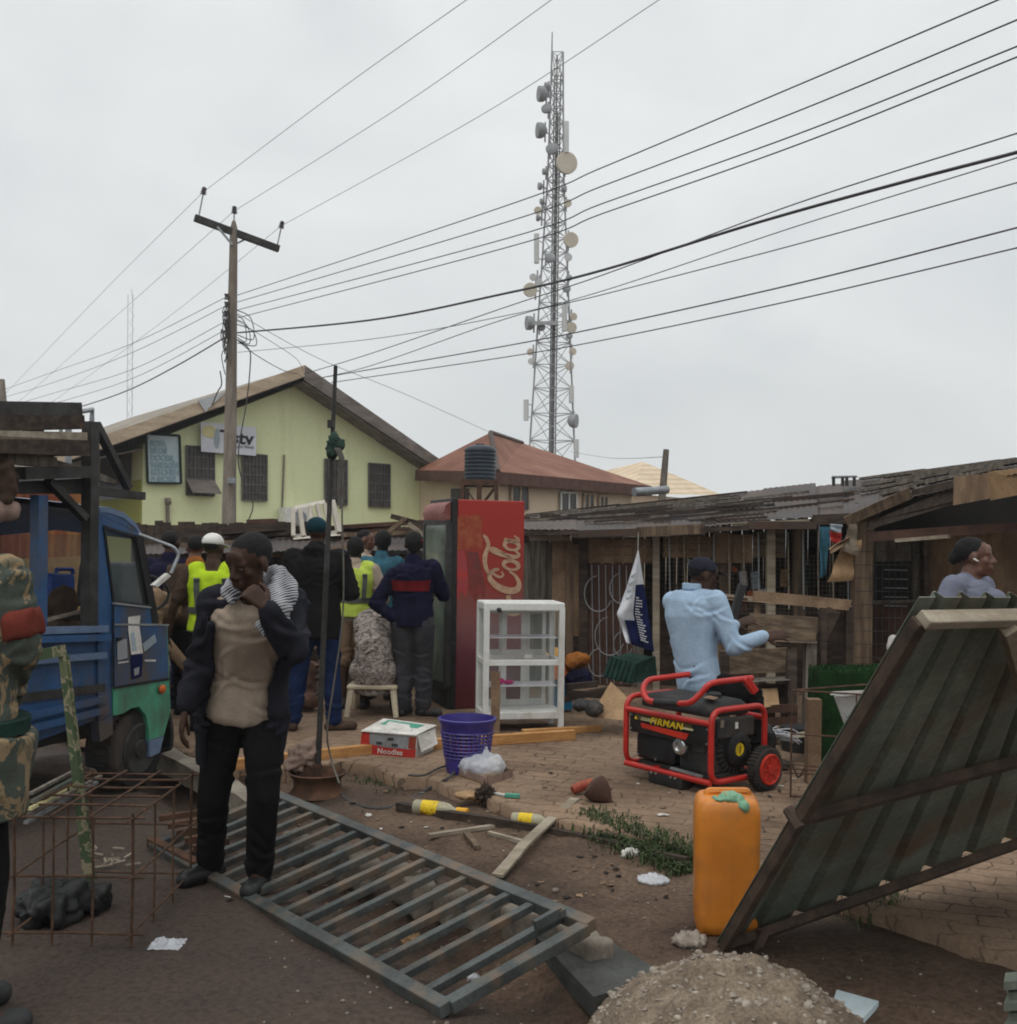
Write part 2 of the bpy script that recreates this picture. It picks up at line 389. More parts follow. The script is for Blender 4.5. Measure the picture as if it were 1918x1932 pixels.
def m_pave_():
    t = NT('interlocking_pavers'); ang = math.atan2(DR.y, DR.x)
    v = t.map((1,1,1), rot=(0,0,-ang-.6)); n = t.n.new('ShaderNodeTexNoise'); n.inputs['Scale'].default_value = 9; t.link(v, n.inputs['Vector'])
    k = t.n.new('ShaderNodeVectorMath'); k.operation = 'MULTIPLY_ADD'; t.link(n.outputs['Color'], k.inputs[0]); k.inputs[1].default_value = (.10,.10,0); t.link(v, k.inputs[2])
    b = t.n.new('ShaderNodeTexBrick'); t.link(k.outputs[0], b.inputs['Vector']); b.inputs['Scale'].default_value = 1
    b.inputs['Brick Width'].default_value = .22; b.inputs['Row Height'].default_value = .12; b.inputs['Mortar Size'].default_value = .006; b.inputs['Mortar Smooth'].default_value = .6
    b.inputs['Color1'].default_value = (.265,.185,.128,1); b.inputs['Color2'].default_value = (.22,.152,.106,1); b.inputs['Mortar'].default_value = (.085,.06,.044,1); b.inputs['Bias'].default_value = 0
    dirt = t.ramp(t.noise(v, .9, 8, .65), [(.38, (.5,.48,.46)), (.62, (1.08,1.05,1.0))])
    c = t.mix(1, b.outputs['Color'], dirt, 'MULTIPLY')
    sandy = t.ramp(t.noise(t.map((1,1,1), loc=(5,3,0)), 1.6, 7, .6), [(.46, 0.0), (.68, .75)])
    c = t.mix(sandy, c, (.245,.17,.118))
    f = t.noise(v, 45, 6, .7); c = t.mix(.5, c, t.ramp(f, [(.3,.5),(.7,1.45)]), 'MULTIPLY')
    h = t.math('ADD', t.math('MULTIPLY', b.outputs['Fac'], -1), t.math('MULTIPLY', f, .5)); t.bump(h, .55, .012)
    return t.out(c, .9, 0, .2)
m_pave = m_pave_()
def m_wall_(name, c, c2, stain):
    t = NT(name); v = t.map()
    a = t.ramp(t.noise(v, .35, 4, .5), [(.35, c2), (.65, c)])
    s = t.ramp(t.noise(t.map((2.2,2.2,.22)), 1.3, 6, .6), [(.55, 0.0), (.8, .6)])
    a = t.mix(s, a, stain); f = t.noise(v, 18, 6, .7); a = t.mix(.18, a, t.ramp(f, [(.3,.6),(.7,1.3)]), 'MULTIPLY'); t.bump(f, .25, .01)
    return t.out(a, .9, 0, .2)
m_greenwall = m_wall_('pale_green_plaster', (.77,.80,.48), (.69,.73,.44), (.55,.55,.32))
m_greenlow = m_wall_('yellow_green_plaster', (.44,.44,.12), (.36,.37,.11), (.28,.27,.10))
m_creamwall = m_wall_('cream_plaster', (.68,.55,.41), (.60,.48,.35), (.46,.35,.25))
def m_roof_(name, c, c2, c3, ax, fr):
    t = NT(name); v = t.map(); a = t.ramp(t.noise(v, .9, 7, .65), [(.35, c2), (.52, c), (.68, c3)])
    f = t.noise(v, 11, 6, .7); a = t.mix(.4, a, t.ramp(f, [(.3,.6),(.7,1.35)]), 'MULTIPLY')
    x = t.xyz(v); w = t.math('ADD', t.math('MULTIPLY', x[0], ax[0]*fr), t.math('MULTIPLY', x[1], ax[1]*fr)); w = t.math('SINE', w)
    a = t.mix(.35, a, t.ramp(w, [(0,.7),(1,1.15)]), 'MULTIPLY'); t.bump(w, .6, .03); return t.out(a, .7, .1, .25)
m_brownroof = m_roof_('red_brown_roof_sheet', (.25,.105,.066), (.18,.07,.046), (.32,.17,.12), (.81,-.58), 40)
m_paleroof = m_roof_('pale_yellow_roof_sheet', (.68,.54,.38), (.60,.47,.33), (.74,.60,.44), (.8,-.6), 20)
m_greyroof = m_roof_('grey_roof_sheet', (.30,.26,.21), (.22,.18,.15), (.40,.36,.30), (.81,.58), 30)
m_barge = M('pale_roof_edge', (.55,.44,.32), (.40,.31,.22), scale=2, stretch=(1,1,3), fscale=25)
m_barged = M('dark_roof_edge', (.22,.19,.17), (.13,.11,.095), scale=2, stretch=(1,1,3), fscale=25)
m_louvre = M('window_dark', (.085,.08,.078), (.05,.048,.046), rough=.35, scale=3, fscale=30)
m_louvf = M('window_bars', (.15,.135,.125), (.10,.09,.08), rough=.6, scale=3, fscale=30)
m_panel = M('green_grey_sheet_metal', (.20,.225,.185), (.13,.15,.12), rough=.55, scale=2.5, fscale=40, metal=.15, dirt=(.14,.095,.062), damt=.30, dscale=2.2)
m_grassm = M('grass_blade', (.065,.095,.03), (.028,.042,.014), rough=.7, scale=24, fscale=40, fine=.2, bump=0)
def m_keg_():
    t = NT('orange_jerrycan_plastic'); v = t.map()
    c = t.ramp(t.noise(v, 4, 5, .6), [(.38, (.46,.145,.012)), (.62, (.62,.21,.022))])
    s = t.ramp(t.noise(t.map((9,9,.9)), 3, 5, .6), [(.55, 0.0), (.75, .5)]); c = t.mix(s, c, (.33,.10,.012)); du = t.ramp(t.noise(t.map((1,1,1), loc=(2,5,1)), 7, 7, .7), [(.50, 0.0), (.72, .55)]); c = t.mix(du, c, (.28,.13,.05))
    f = t.noise(v, 60, 3); t.bump(f, .08, .002); return t.out(c, .42, 0, .45)
m_keg = m_keg_()
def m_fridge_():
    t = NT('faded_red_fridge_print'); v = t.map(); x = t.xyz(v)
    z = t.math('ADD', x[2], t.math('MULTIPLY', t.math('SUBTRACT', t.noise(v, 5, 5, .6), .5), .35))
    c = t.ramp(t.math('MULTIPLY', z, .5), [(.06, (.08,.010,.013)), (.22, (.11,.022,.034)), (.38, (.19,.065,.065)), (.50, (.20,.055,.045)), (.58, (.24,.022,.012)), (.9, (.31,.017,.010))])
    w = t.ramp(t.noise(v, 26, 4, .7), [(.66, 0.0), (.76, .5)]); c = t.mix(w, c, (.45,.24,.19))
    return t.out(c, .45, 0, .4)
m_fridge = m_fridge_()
m_frprint = M('faded_orange_print', (.30,.085,.032), (.25,.035,.018), scale=14, fscale=60, rough=.5)
m_frdark = M('faded_dark_print', (.12,.03,.025), (.20,.03,.025), scale=10, fscale=60, rough=.5)
m_frpink = M('faded_pink_print', (.40,.035,.03), (.30,.045,.05), scale=8, fscale=60, rough=.5)
m_frlet = M('faded_cream_lettering', (.46,.31,.205), (.38,.22,.135), scale=20, fscale=60, rough=.5)
m_doorglass = M('grey_green_door_glass', (.17,.21,.16), (.07,.09,.075), rough=.12, scale=2.2, fscale=40, fine=.1, bump=0, spec=.6)
m_head = M('faded_red_header', (.27,.10,.08), (.17,.05,.04), rough=.5, scale=5, fscale=50)
m_tank = M('dark_blue_tank_plastic', (.022,.035,.05), (.015,.022,.032), rough=.4, scale=3, fscale=40, fine=.15)
m_wire = M('cable', (.075,.07,.07), (.05,.05,.05), rough=.7, scale=3, fscale=40, bump=0)
m_wirel = M('bare_wire', (.30,.30,.30), (.22,.22,.22), rough=.6, scale=3, fscale=40, bump=0)
m_mast = M('mast_steel', (.36,.365,.375), (.26,.26,.265), rough=.6, scale=.4, fscale=10, bump=0)
m_mastl = M('haze_pale_mast', (.62,.63,.64), (.55,.54,.55), rough=.7, scale=.2, fscale=10, bump=0)  # pale grey: the fading by distance haze is put into the colour
m_dish = M('cream_dish_cover', (.62,.56,.46), (.54,.48,.39), rough=.6, scale=.6, fscale=10, bump=0, fine=.1)
m_dishw = M('white_dish_cover', (.60,.61,.60), (.50,.51,.50), rough=.6, scale=.6, fscale=10, bump=0, fine=.1)
m_dishg = M('grey_dish_back', (.30,.31,.32), (.22,.23,.24), rough=.6, scale=.6, fscale=10, bump=0, fine=.1)
m_insul = M('brown_insulator', (.12,.10,.11), (.07,.06,.065), rough=.3, scale=8, fscale=40, bump=0)
m_sign = M('white_sign_board', (.66,.67,.72), (.58,.59,.64), rough=.6, scale=1.5, fscale=20, fine=.1)
m_signb = M('pale_blue_sign_board', (.55,.63,.66), (.46,.55,.58), rough=.6, scale=1.5, fscale=20, fine=.1)
m_signl = M('faded_blue_lettering', (.30,.42,.47), (.25,.36,.41), rough=.7, scale=6, fscale=40)
m_ink = M('black_lettering', (.03,.03,.035), (.02,.02,.02), rough=.7, scale=6, fscale=40, bump=0)
m_inkg = M('grey_lettering', (.27,.28,.30), (.2,.2,.2), rough=.7, scale=6, fscale=40, bump=0)
m_inky = M('yellow_lettering', (.72,.50,.02), (.6,.4,.015), rough=.6, scale=6, fscale=40, bump=0)
m_inkyp = M('pale_yellow_print', (.66,.60,.30), (.6,.55,.3), rough=.6, scale=6, fscale=40, bump=0)
m_inkbl = M('grey_blue_print', (.36,.42,.46), (.30,.36,.40), rough=.6, scale=6, fscale=40, bump=0)
m_inkgr = M('green_print', (.08,.32,.22), (.06,.26,.18), rough=.6, scale=30, fscale=60, bump=0)
m_inkr = M('red_print', (.46,.03,.02), (.36,.025,.02), rough=.6, scale=10, fscale=60, bump=0)
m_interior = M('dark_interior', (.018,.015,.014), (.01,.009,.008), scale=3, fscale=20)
m_flagb = cloth('navy_banner', (.012,.018,.075)); m_flagw = cloth('white_banner', (.62,.63,.66), .8)
m_rope = M('green_rag', (.035,.075,.055), (.018,.035,.028), rough=.95, scale=12, fscale=80)
m_rope2 = M('rope', (.14,.13,.11), (.09,.08,.07), rough=.95, scale=12, fscale=80)
m_gbag = cloth('mint_green_plastic_rag', (.24,.45,.30), .7, rough=.5)
m_whiteman = M('silver_roof_film', (.50,.52,.53), (.42,.43,.44), rough=.4, scale=3, fscale=30)
# ================================================================== camera, sky, sun
cam = bpy.data.cameras.new('camera'); co = bpy.data.objects.new('camera', cam); C.objects.link(co)
cam.sensor_fit = 'HORIZONTAL'; cam.sensor_width = 36; cam.lens = 36 * F / 1918; cam.shift_y = (HY - 966) / 1918
cam.clip_start = .05; cam.clip_end = 3000
co.matrix_world = Matrix(((CR,-SR,0,0),(0,0,-1,0),(SR,CR,0,CAMZ),(0,0,0,1)))
bpy.context.scene.camera = co
W = bpy.data.worlds.new('World'); bpy.context.scene.world = W; W.use_nodes = True
nt = W.node_tree; bg = nt.nodes['Background']; L = nt.links.new
sky = nt.nodes.new('ShaderNodeTexSky'); sky.sky_type = 'NISHITA'; sky.sun_disc = False
SUN_EL, SUN_AZ = math.radians(58), math.radians(200)
sky.sun_elevation = SUN_EL; sky.sun_rotation = SUN_AZ
tc = nt.nodes.new('ShaderNodeTexCoord'); mp = nt.nodes.new('ShaderNodeMapping'); mp.inputs['Scale'].default_value = (1,1,2.0); L(tc.outputs['Generated'], mp.inputs['Vector'])
nz = nt.nodes.new('ShaderNodeTexNoise'); nz.inputs['Scale'].default_value = 2.6; nz.inputs['Detail'].default_value = 7; nz.inputs['Roughness'].default_value = .5; nz.inputs['Distortion'].default_value = .5; L(mp.outputs[0], nz.inputs['Vector'])
rp = nt.nodes.new('ShaderNodeValToRGB'); e = rp.color_ramp.elements; e[0].position = .32; e[0].color = (7.3,7.6,7.7,1); e[1].position = .68; e[1].color = (9.0,9.2,9.15,1); L(nz.outputs['Fac'], rp.inputs[0])
sx_ = nt.nodes.new('ShaderNodeSeparateXYZ'); L(tc.outputs['Generated'], sx_.inputs[0])
mr = nt.nodes.new('ShaderNodeMapRange'); mr.interpolation_type = 'SMOOTHSTEP'; mr.inputs[1].default_value = .42; mr.inputs[2].default_value = 1; mr.inputs[3].default_value = 1.04; mr.inputs[4].default_value = 1.75; L(sx_.outputs[2], mr.inputs[0])
vm = nt.nodes.new('ShaderNodeVectorMath'); vm.operation = 'SCALE'; L(rp.outputs[0], vm.inputs[0]); L(mr.outputs[0], vm.inputs['Scale'])
mx = nt.nodes.new('ShaderNodeMix'); mx.data_type = 'RGBA'; mx.inputs[0].default_value = .94; L(sky.outputs[0], mx.inputs[6]); L(vm.outputs[0], mx.inputs[7])
L(mx.outputs[2], bg.inputs['Color']); bg.inputs['Strength'].default_value = .1
sl = bpy.data.lights.new('sun', 'SUN'); sl.energy = .7; sl.angle = math.radians(25); sl.color = (1,.96,.9)
so = bpy.data.objects.new('sun', sl); C.objects.link(so); so.location = (0,0,30)
sd = V((math.sin(SUN_AZ)*math.cos(SUN_EL), math.cos(SUN_AZ)*math.cos(SUN_EL), math.sin(SUN_EL)))
so.rotation_euler = sd.to_track_quat('Z', 'Y').to_euler()
vs = bpy.context.scene.view_settings; vs.view_transform = 'Standard'; vs.look = 'None'; vs.exposure = 0; vs.gamma = 1; vs.use_curve_mapping = False
bpy.context.scene.cycles.filter_width = 1.9
# ================================================================== ground
def axis(a, b, st, far):
    o = [a + i*st for i in range(int(round((b-a)/st))+1)]; d = st; lo, hi = [], []; x = b
    while x < far: d *= 1.45; x += d; hi.append(x)
    d = st; x = a
    while x > -far: d *= 1.45; x -= d; lo.append(x)
    return lo[::-1] + o + hi
xs = axis(-4.4, 4.2, .045, 900); ys = axis(1.6, 10.5, .045, 900)
def gh(x, y):
    if abs(x) > 40 or abs(y) > 60: return 0
    q = V((x, y, 0)); t = x*NR.x + y*NR.y
    h = .022*noise.noise(q*1.3) + .016*noise.noise(q*4.1) + .009*noise.noise(q*9) + .005*noise.noise(q*19)
    def bell(c, w): return math.exp(-((t-c)/w)**2)
    h -= .14*bell(2.42, .20)                                # the open drain
    if t > 2.85: h += .05*min(1, (t-2.85)/.9)
    if t < 1.6: h *= .5
    return h
nx, ny = len(xs), len(ys); mb = MB()
mb.add([V((x, y, gh(x, y))) for y in ys for x in xs], [(j*nx+i, j*nx+i+1, (j+1)*nx+i+1, (j+1)*nx+i) for j in range(ny-1) for i in range(nx-1)])
struct(mb, 'ground', m_dirt, smooth=True, fix=False)
# paved yard: its broken near edge, then a slab to the back
ep = [(60,1352),(300,1405),(430,1440),(560,1446),(650,1438),(700,1442),(745,1462),(800,1464),(862,1486),(900,1492),(945,1512),(1000,1532),(1080,1549),(1150,1566),(1240,1590),(1330,1614),(1420,1640),(1500,1668),(1600,1700),(1700,1732),(1810,1768),(1918,1804),(2100,1862)]
edge = [G(x, y, PZ) for x, y in ep]; edge = spline(edge, 6)
edge = [p + noise.noise_vector(p*5)*.035 for p in edge]
for p in edge: p.z = PZ
mb = MB(); n = len(edge); offs = [0, .04, .3, .8, 1.6, 3, 5, 9, 16]; vs_ = []
for j, o in enumerate(offs):
    for p in edge:
        q = p + NR*o; q = V((q.x, q.y, PZ)); 
        if j == 0: q.z = PZ - .015
        elif j < len(offs)-1: q.z += .006*noise.noise(q*1.7)
        vs_.append(q)
vs_ += [V((p.x, p.y, -.03)) for p in edge]; k0 = len(offs)*n
mb.add(vs_, [(j*n+i, j*n+i+1, (j+1)*n+i+1, (j+1)*n+i) for j in range(len(offs)-1) for i in range(n-1)] + [(k0+i, k0+i+1, i+1, i) for i in range(n-1)])
struct(mb, 'pavement', m_pave, smooth=True, fix=False)
# rough concrete lip of the drain (far lip continuous, near the gate lumps shaped from its lit spots between bar shadows) and a dark slab over it
mb = MB()
lip = [G(285,1418,.05), G(350,1452,.05), G(430,1498,.05), G(500,1540,.04)]
lip = spline(lip, 5)
for a, b in zip(lip, lip[1:]): mb.bar(a, b + (b-a)*.05, .13, .14)
mb.jit(.02, 7, 2)
struct(mb, 'kerb', m_conc, fix=True)
blk = None
a0, a1 = G(560,1600,.02), G(1120,1800,.02)
for i in range(11):
    p = a0.lerp(a1, i/10) + V((RND.uniform(-.03,.03), RND.uniform(-.03,.03), 0)); mb = MB()
    mb.box(p + V((0,0,.0)), (.17+RND.uniform(-.03,.03), .12, .17), Matrix.Rotation(math.atan2(DR.y, DR.x)+RND.uniform(-.15,.15), 3, 'Z'))
    me = remesh(mb, .018, 4); folds(me, .02, 7, seed=i)
    solo(me, 'lit_spot_lump', m_conc, 'pale concrete lump shaped from a lit spot of the drain edge under the fallen gate', 'concrete block', 'concrete lumps shaped from lit spots of the drain edge')
q = [G(1010,1765,.03), G(1130,1762,.03), G(1262,1842,.03), G(1120,1880,.03)]
mb = MB(); mb.poly(q, (0,0,-.09)); mb.jit(.01, 6, 3)
solo(mb, 'drain_cover', m_darkslab, 'dark stained concrete slab covering the drain beside the gravel pile', 'drain cover')
# ================================================================== pale green two-storey house
F0 = P(270, 1000, 26.0); FN = V((-.588, .809, 0))
def fac(px, py, off=0.0): return onplane(px, py, F0 - FN*off, FN)
hs = thing('green_house', 'pale lime green house with a pitched gable and barred dark windows behind the pole', 'house', (F0.x, F0.y, 0))
apex_w = fac(573, 722); lw = fac(270, 838); rw = fac(793, 846)
mb = MB(); base = [V((lw.x, lw.y, 0)), V((rw.x, rw.y, 0)), rw, apex_w, lw]
mb.poly(base, FN*13)
part(mb, 'wall', m_greenwall, hs)
# deeper coloured lower band on the side wall
sw0 = lw - NR*.03; mb = MB(); s0 = V((sw0.x, sw0.y, 0)); zz = fac(270,905).z
mb.hexa([s0 + FN*.02, s0+NR*.02+FN*.02, s0+NR*.02+FN*12.9, s0+FN*12.9] + [p + V((0,0,zz)) for p in (s0 + FN*.02, s0+NR*.02+FN*.02, s0+NR*.02+FN*12.9, s0+FN*12.9)])
part(mb, 'lower_wall_band', m_greenlow, hs)
mb = MB(); c = sw0 + FN*2.2; mb.box(V((c.x, c.y, fac(270,880).z)) - NR*.02, (.06, 2.6, 1.5), Matrix.Rotation(math.atan2(FN.y, FN.x)-PI/2, 3, 'Z'))
part(mb, 'window', m_louvre, hs, label='dark window on the side wall under the eave')
ov = .7; ap = fac(573, 692, ov); le = fac(70, 868, ov); re = fac(852, 886, ov)
roof = MB(); th = V((0,0,-.12))
for a, b in ((ap, le), (ap, re)): roof.hexa([a+th, b+th, b+th+FN*14.4, a+th+FN*14.4, a, b, b+FN*14.4, a+FN*14.4])
part(roof, 'roof', m_greyroof, hs)
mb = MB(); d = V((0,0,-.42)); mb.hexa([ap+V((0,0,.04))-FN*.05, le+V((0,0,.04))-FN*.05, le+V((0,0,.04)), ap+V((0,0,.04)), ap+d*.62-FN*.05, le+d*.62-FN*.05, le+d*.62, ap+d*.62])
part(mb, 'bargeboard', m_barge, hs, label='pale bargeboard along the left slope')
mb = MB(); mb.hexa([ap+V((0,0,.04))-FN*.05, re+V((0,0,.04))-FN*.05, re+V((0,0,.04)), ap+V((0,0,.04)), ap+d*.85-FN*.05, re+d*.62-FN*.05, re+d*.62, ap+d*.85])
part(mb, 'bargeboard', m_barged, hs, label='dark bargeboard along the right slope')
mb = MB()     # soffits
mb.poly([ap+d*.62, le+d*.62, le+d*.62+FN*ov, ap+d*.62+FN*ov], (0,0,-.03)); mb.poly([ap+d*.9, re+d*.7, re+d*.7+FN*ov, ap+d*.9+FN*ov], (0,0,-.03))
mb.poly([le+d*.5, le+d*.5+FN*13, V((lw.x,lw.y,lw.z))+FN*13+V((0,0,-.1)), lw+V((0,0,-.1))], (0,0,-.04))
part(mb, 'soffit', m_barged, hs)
for i, (x0, y0, x1, y1) in enumerate(((350,841,403,936),(455,856,502,945),(611,866,653,953),(694,874,734,958))):
    q = [fac(x0, y1-2), fac(x1, y1), fac(x1, y0+2), fac(x0, y0)]
    mb = MB(); mb.poly([p + FN*.05 for p in q], -FN*.08)
    w = part(mb, 'window', m_louvre, hs)
    fr = MB(); u = (q[1]-q[0]); up = (q[3]-q[0]); o = -FN*.05
    for k in range(8): a = q[0]+u*(k/7)+o; fr.bar(a, a+up, .035 if k in (0,7) else .016, .03, FN)
    for k in (0, .16, .34, .55, .78, 1): a = q[0]+up*k+o*1.1; fr.bar(a, a+u, .05 if k in (0,1) else .025, .03)
    part(fr, 'burglar_bars', m_louvf, w)
    if i == 0:
        sh = MB(); a = q[0] + up*.30 - FN*.05; sh.poly([a, a+u, q[1]+up*.03-FN*.5+u*.03, q[0]+up*.03-FN*.5], V((0,0,.03)))
        part(sh, 'awning', m_barged, w)
def board(name, label, cat, pts, m, th=.05, off=.12):
    q = [fac(x, y, off) for x, y in pts]; r = thing(name, label, cat, q[0])
    mb = MB(); mb.poly(q, FN*th); part(mb, 'board', m, r); return r, q
sg, q = board('furniture_sign', 'tall pale blue board listing furniture in faded capitals on the green house', 'sign', ((278,911),(341,912),(338,822),(275,818)), m_signb)
mb = MB()
for a, b in zip(q, q[1:]+q[:1]): mb.bar(a-FN*.02, b-FN*.02, .05, .05, FN)
part(mb, 'frame', m_dgreen, sg)
sx = (q[1]-q[0]).normalized(); sh_ = (q[3]-q[0]).length
mb = MB(); wtot = (q[1]-q[0]).length
for i, (s, w) in enumerate((('SOFA', .5), ('BEDS', .5), ('DOORS,', .72), ('WARDROBES', .86), ('KITCHEN', .84), ('& MORE', .76))):
    M4 = frame(q[0] + (q[3]-q[0])*(.80 - .145*i) + (q[1]-q[0])*.11 - FN*.012, sx, (0,0,1))
    t = text_mb(s, .19, .006, M4, .012, 'LEFT'); x0 = [(p - q[0]).dot(sx) for p in t.v]; L0 = max(x0)-min(x0); k = wtot*w/L0; b0 = min(x0)
    t.v = [p + sx*((x-b0)*(k-1)) for p, x in zip(t.v, x0)]; mb.join(t)
part(mb, 'lettering', m_signl, sg)
sg, q = board('television_sign', 'white board with a television logo fixed across two windows of the green house', 'sign', ((380,852),(483,860),(483,806),(378,796)), m_sign, .05, .22)
u = q[1]-q[0]; up = q[3]-q[0]; sx = u.normalized()
def onb(a, b, e=.012): return q[0] + u*a + up*b - FN*e
t = text_mb('Tstv', up.length*.60, .006, frame(onb(.34,.56), sx, (0,0,1)), .012, 'LEFT'); x0 = [(p - q[0]).dot(sx) for p in t.v]; b0 = min(x0); k = u.length*.63/(max(x0)-b0); t.v = [p + sx*((x-b0)*(k-1)) for p, x in zip(t.v, x0)]; part(t, 'lettering', m_ink, sg)
part(text_mb('your World', up.length*.125, .005, frame(onb(.955,.28), sx, (0,0,1)), .002, 'RIGHT'), 'lettering', m_inkg, sg, label='small grey line of lettering')
mb = MB(); cc = onb(.15,.70,.01); A = Matrix.Identity(3)
mb.add([cc + sx*(.20*math.cos(t)) + V((0,0,.16*math.sin(t))) + sx*.0 for t in [2*PI*k/20 for k in range(20)]], [tuple(range(20))])
part(mb, 'logo_swoosh', m_inkyp, sg, fix=False)
mb = MB(); cc = onb(.285,.50,.013); mb.add([cc + sx*(.075*math.cos(t)) + V((0,0,.26*math.sin(t))) for t in [2*PI*k/20 for k in range(20)]], [tuple(range(20))])
part(mb, 'logo_figure', m_inkbl, sg, fix=False)
# small plumbing, cables on the facade
pp = MB(); pp.tube([fac(316,944,.06), fac(317,1012,.06)], .05, 8); pp.tube([fac(312,946,.06), fac(321,946,.06)], .09, 8)
part(pp, 'waste_pipe', m_pole, hs, smooth=True)
pp = MB(); pp.tube([fac(536,858,.04), fac(532,960,.04)], .025, 6); part(pp, 'wall_conduit', m_pole, hs)
ac = thing('air_conditioner', 'white outdoor air conditioner unit with a round fan on the green house wall', 'air conditioner', fac(546,990,.3))
q = [fac(536,990,.45), fac(590,990,.45), fac(590,958,.45), fac(538,957,.45)]
mb = MB(); mb.poly(q, FN*.4); part(mb, 'casing', m_whitep, ac)
c = fac(566,978,.47); mb = MB(); mb.lathe([(.0,0),(.19,0),(.21,.02),(.21,.06)], c, FN, 20); part(mb, 'fan_grille', m_dishg, ac)
# silver sheet flapping off the roof edge
a = fac(372,756,ov+.08); b = fac(430,736,ov+.08); c = fac(388,778,ov+.08); c2 = fac(400,764,ov+.1)
mb = MB(); mb.poly([a, c, c2, b], FN*.02); mb.jit(.05, 2, 4)
solo(mb, 'loose_roof_sheet', m_whiteman, 'silver triangle of loose sheet hanging off the green house roof edge', 'roof sheet')
# ================================================================== cream house with red-brown hip roof
Nn = P(939,890,26); Rr = P(1228,917,32.5); A1 = P(925,816,29.5); A2 = P(985,836,33.5); Lf = P(785,887,30.0); Bk = V((Rr.x-5, Rr.y+3.4, Rr.z))
h2 = thing('cream_house', 'cream walled house with a rusty red-brown hipped roof below the radio tower', 'house', (Nn.x, Nn.y, 0))
mb = MB(); mb.add([Nn, Rr, A1, A2, Lf, Bk], [(0,1,3,2),(0,2,4),(1,5,3),(4,2,3,5),(0,4,5,1)]); part(mb, 'roof', m_brownroof, h2, fix=True)
mb = MB(); dz = V((0,0,-.3))
for a, b in ((Nn, Rr), (Nn, Lf), (Rr, Bk)): mb.bar(a+dz/2, b+dz/2, .06, .3)
part(mb, 'fascia', M('brown_fascia', (.12,.06,.045), (.08,.04,.03)), h2)
mb = MB(); mb.tube([A1, Nn], .07, 6); mb.tube([A1, A2], .07, 6); part(mb, 'ridge_cap', m_tin, h2)
ir = (Rr-Nn).normalized(); il = (Lf-Nn).normalized(); ir.z = il.z = 0
n0 = Nn + ir*.42 + il*.42; r0 = Rr - ir*.7 + il*.42; l0 = Lf + ir*.42 + il*.8; b0 = Bk + (n0-Nn)*.4
mb = MB(); mb.poly([V((p.x, p.y, 0)) for p in (n0, r0, b0, l0)], (0,0,Nn.z+.12)); part(mb, 'wall', m_creamwall, h2)
pn = V((ir.y, -ir.x, 0)).normalized()
for i, (x0,y0,x1,y1) in enumerate(((962,917,994,950),(1055,929,1084,952),(1099,932,1117,952),(1128,936,1143,952))):
    q = [onplane(x, y, n0 + pn*.02, pn) for x, y in ((x0,y1+12),(x1,y1+12),(x1,y0),(x0,y0))]
    mb = MB(); mb.poly(q, pn*.05); w = part(mb, 'window', m_louvre, h2)
    fr = MB(); u = q[1]-q[0]; up = q[3]-q[0]
    for k in (0,.5,1): a = q[0]+u*k+pn*.05; fr.bar(a, a+up, .06, .05, pn)
    a = q[3]+pn*.05; fr.bar(a, a+u, .06, .05); part(fr, 'window_frame', m_barge if i != 1 else m_white, w)
pl = V((-il.y, il.x, 0)).normalized(); pl = pl if pl.y < 0 else -pl
q = [onplane(x, y, n0 + pl*.02, pl) for x, y in ((853,950),(884,950),(884,922),(853,922))]
mb = MB(); mb.poly(q, pl*.05); part(mb, 'window', m_louvre, h2)
# pale hip roof house further off
h3 = thing('pale_house', 'distant house with a pale yellow hipped roof behind the stalls', 'house', P(1250,1000,46)*1)
h3.location.z = 0
A = P(1213,871,46); l = P(1120,893,44); r = P(1362,934,47); f = P(1190,932,41); b = P(1260,905,54)
mb = MB(); mb.add([A, l, f, r, b], [(0,1,2),(0,2,3),(0,3,4),(0,4,1),(1,4,3,2)]); part(mb, 'roof', m_paleroof, h3)
ctr = (l+r+f+b)/4; q = [ctr + (p-ctr)*.86 for p in (l, f, r, b)]
mb = MB(); mb.poly([V((p.x,p.y,0)) for p in q], (0,0,min(p.z for p in q)-.05)); part(mb, 'wall', m_creamwall, h3)
# water tank on a steel stand
Yt = 21.0; wt = thing('water_tank', 'dark blue ribbed plastic water tank in front of the red-brown roof', 'water tank', P(905,905,Yt))
tb = P(905,906,Yt); top = P(905,838,Yt); hh = top.z - tb.z; rr = 30/2000*Yt
prof = [(rr*.97,0),(rr,.04)]
for k in range(7):
    z = hh*(.08+.105*k); prof += [(rr,z),(rr*.965,z+.02),(rr*.965,z+.035),(rr,z+.055)]
prof += [(rr,hh*.83),(rr*.9,hh*.90),(rr*.55,hh*.96),(rr*.3,hh*.97),(rr*.3,hh*1.0),(.0,hh*1.01)]
mb = MB(); mb.lathe(prof, tb, n=28); part(mb, 'tank', m_tank, wt, smooth=True)
st = thing('tank_stand', 'rusty braced steel stand carrying the dark blue water tank', 'tank stand', V((tb.x, tb.y, 0)))
w = 1.0*rr*1.05
cs = [V((tb.x+a*w, tb.y+b*w, 0)) for a, b in ((-1,-1),(1,-1),(1,1),(-1,1))]
for p in cs: mb = MB(); mb.bar(p, p+V((0,0,tb.z-.06)), .07, .07); part(mb, 'leg', m_rust, st)
mb = MB()
for i in range(4):
    a, b = cs[i], cs[(i+1)%4]
    for z0, z1 in ((1.2,1.9),(1.9,tb.z-.1)):
        mb.bar(a+V((0,0,z0)), b+V((0,0,z1)), .03, .03); mb.bar(b+V((0,0,z0)), a+V((0,0,z1)), .03, .03)
    mb.bar(a+V((0,0,tb.z-.08)), b+V((0,0,tb.z-.08)), .08, .08)
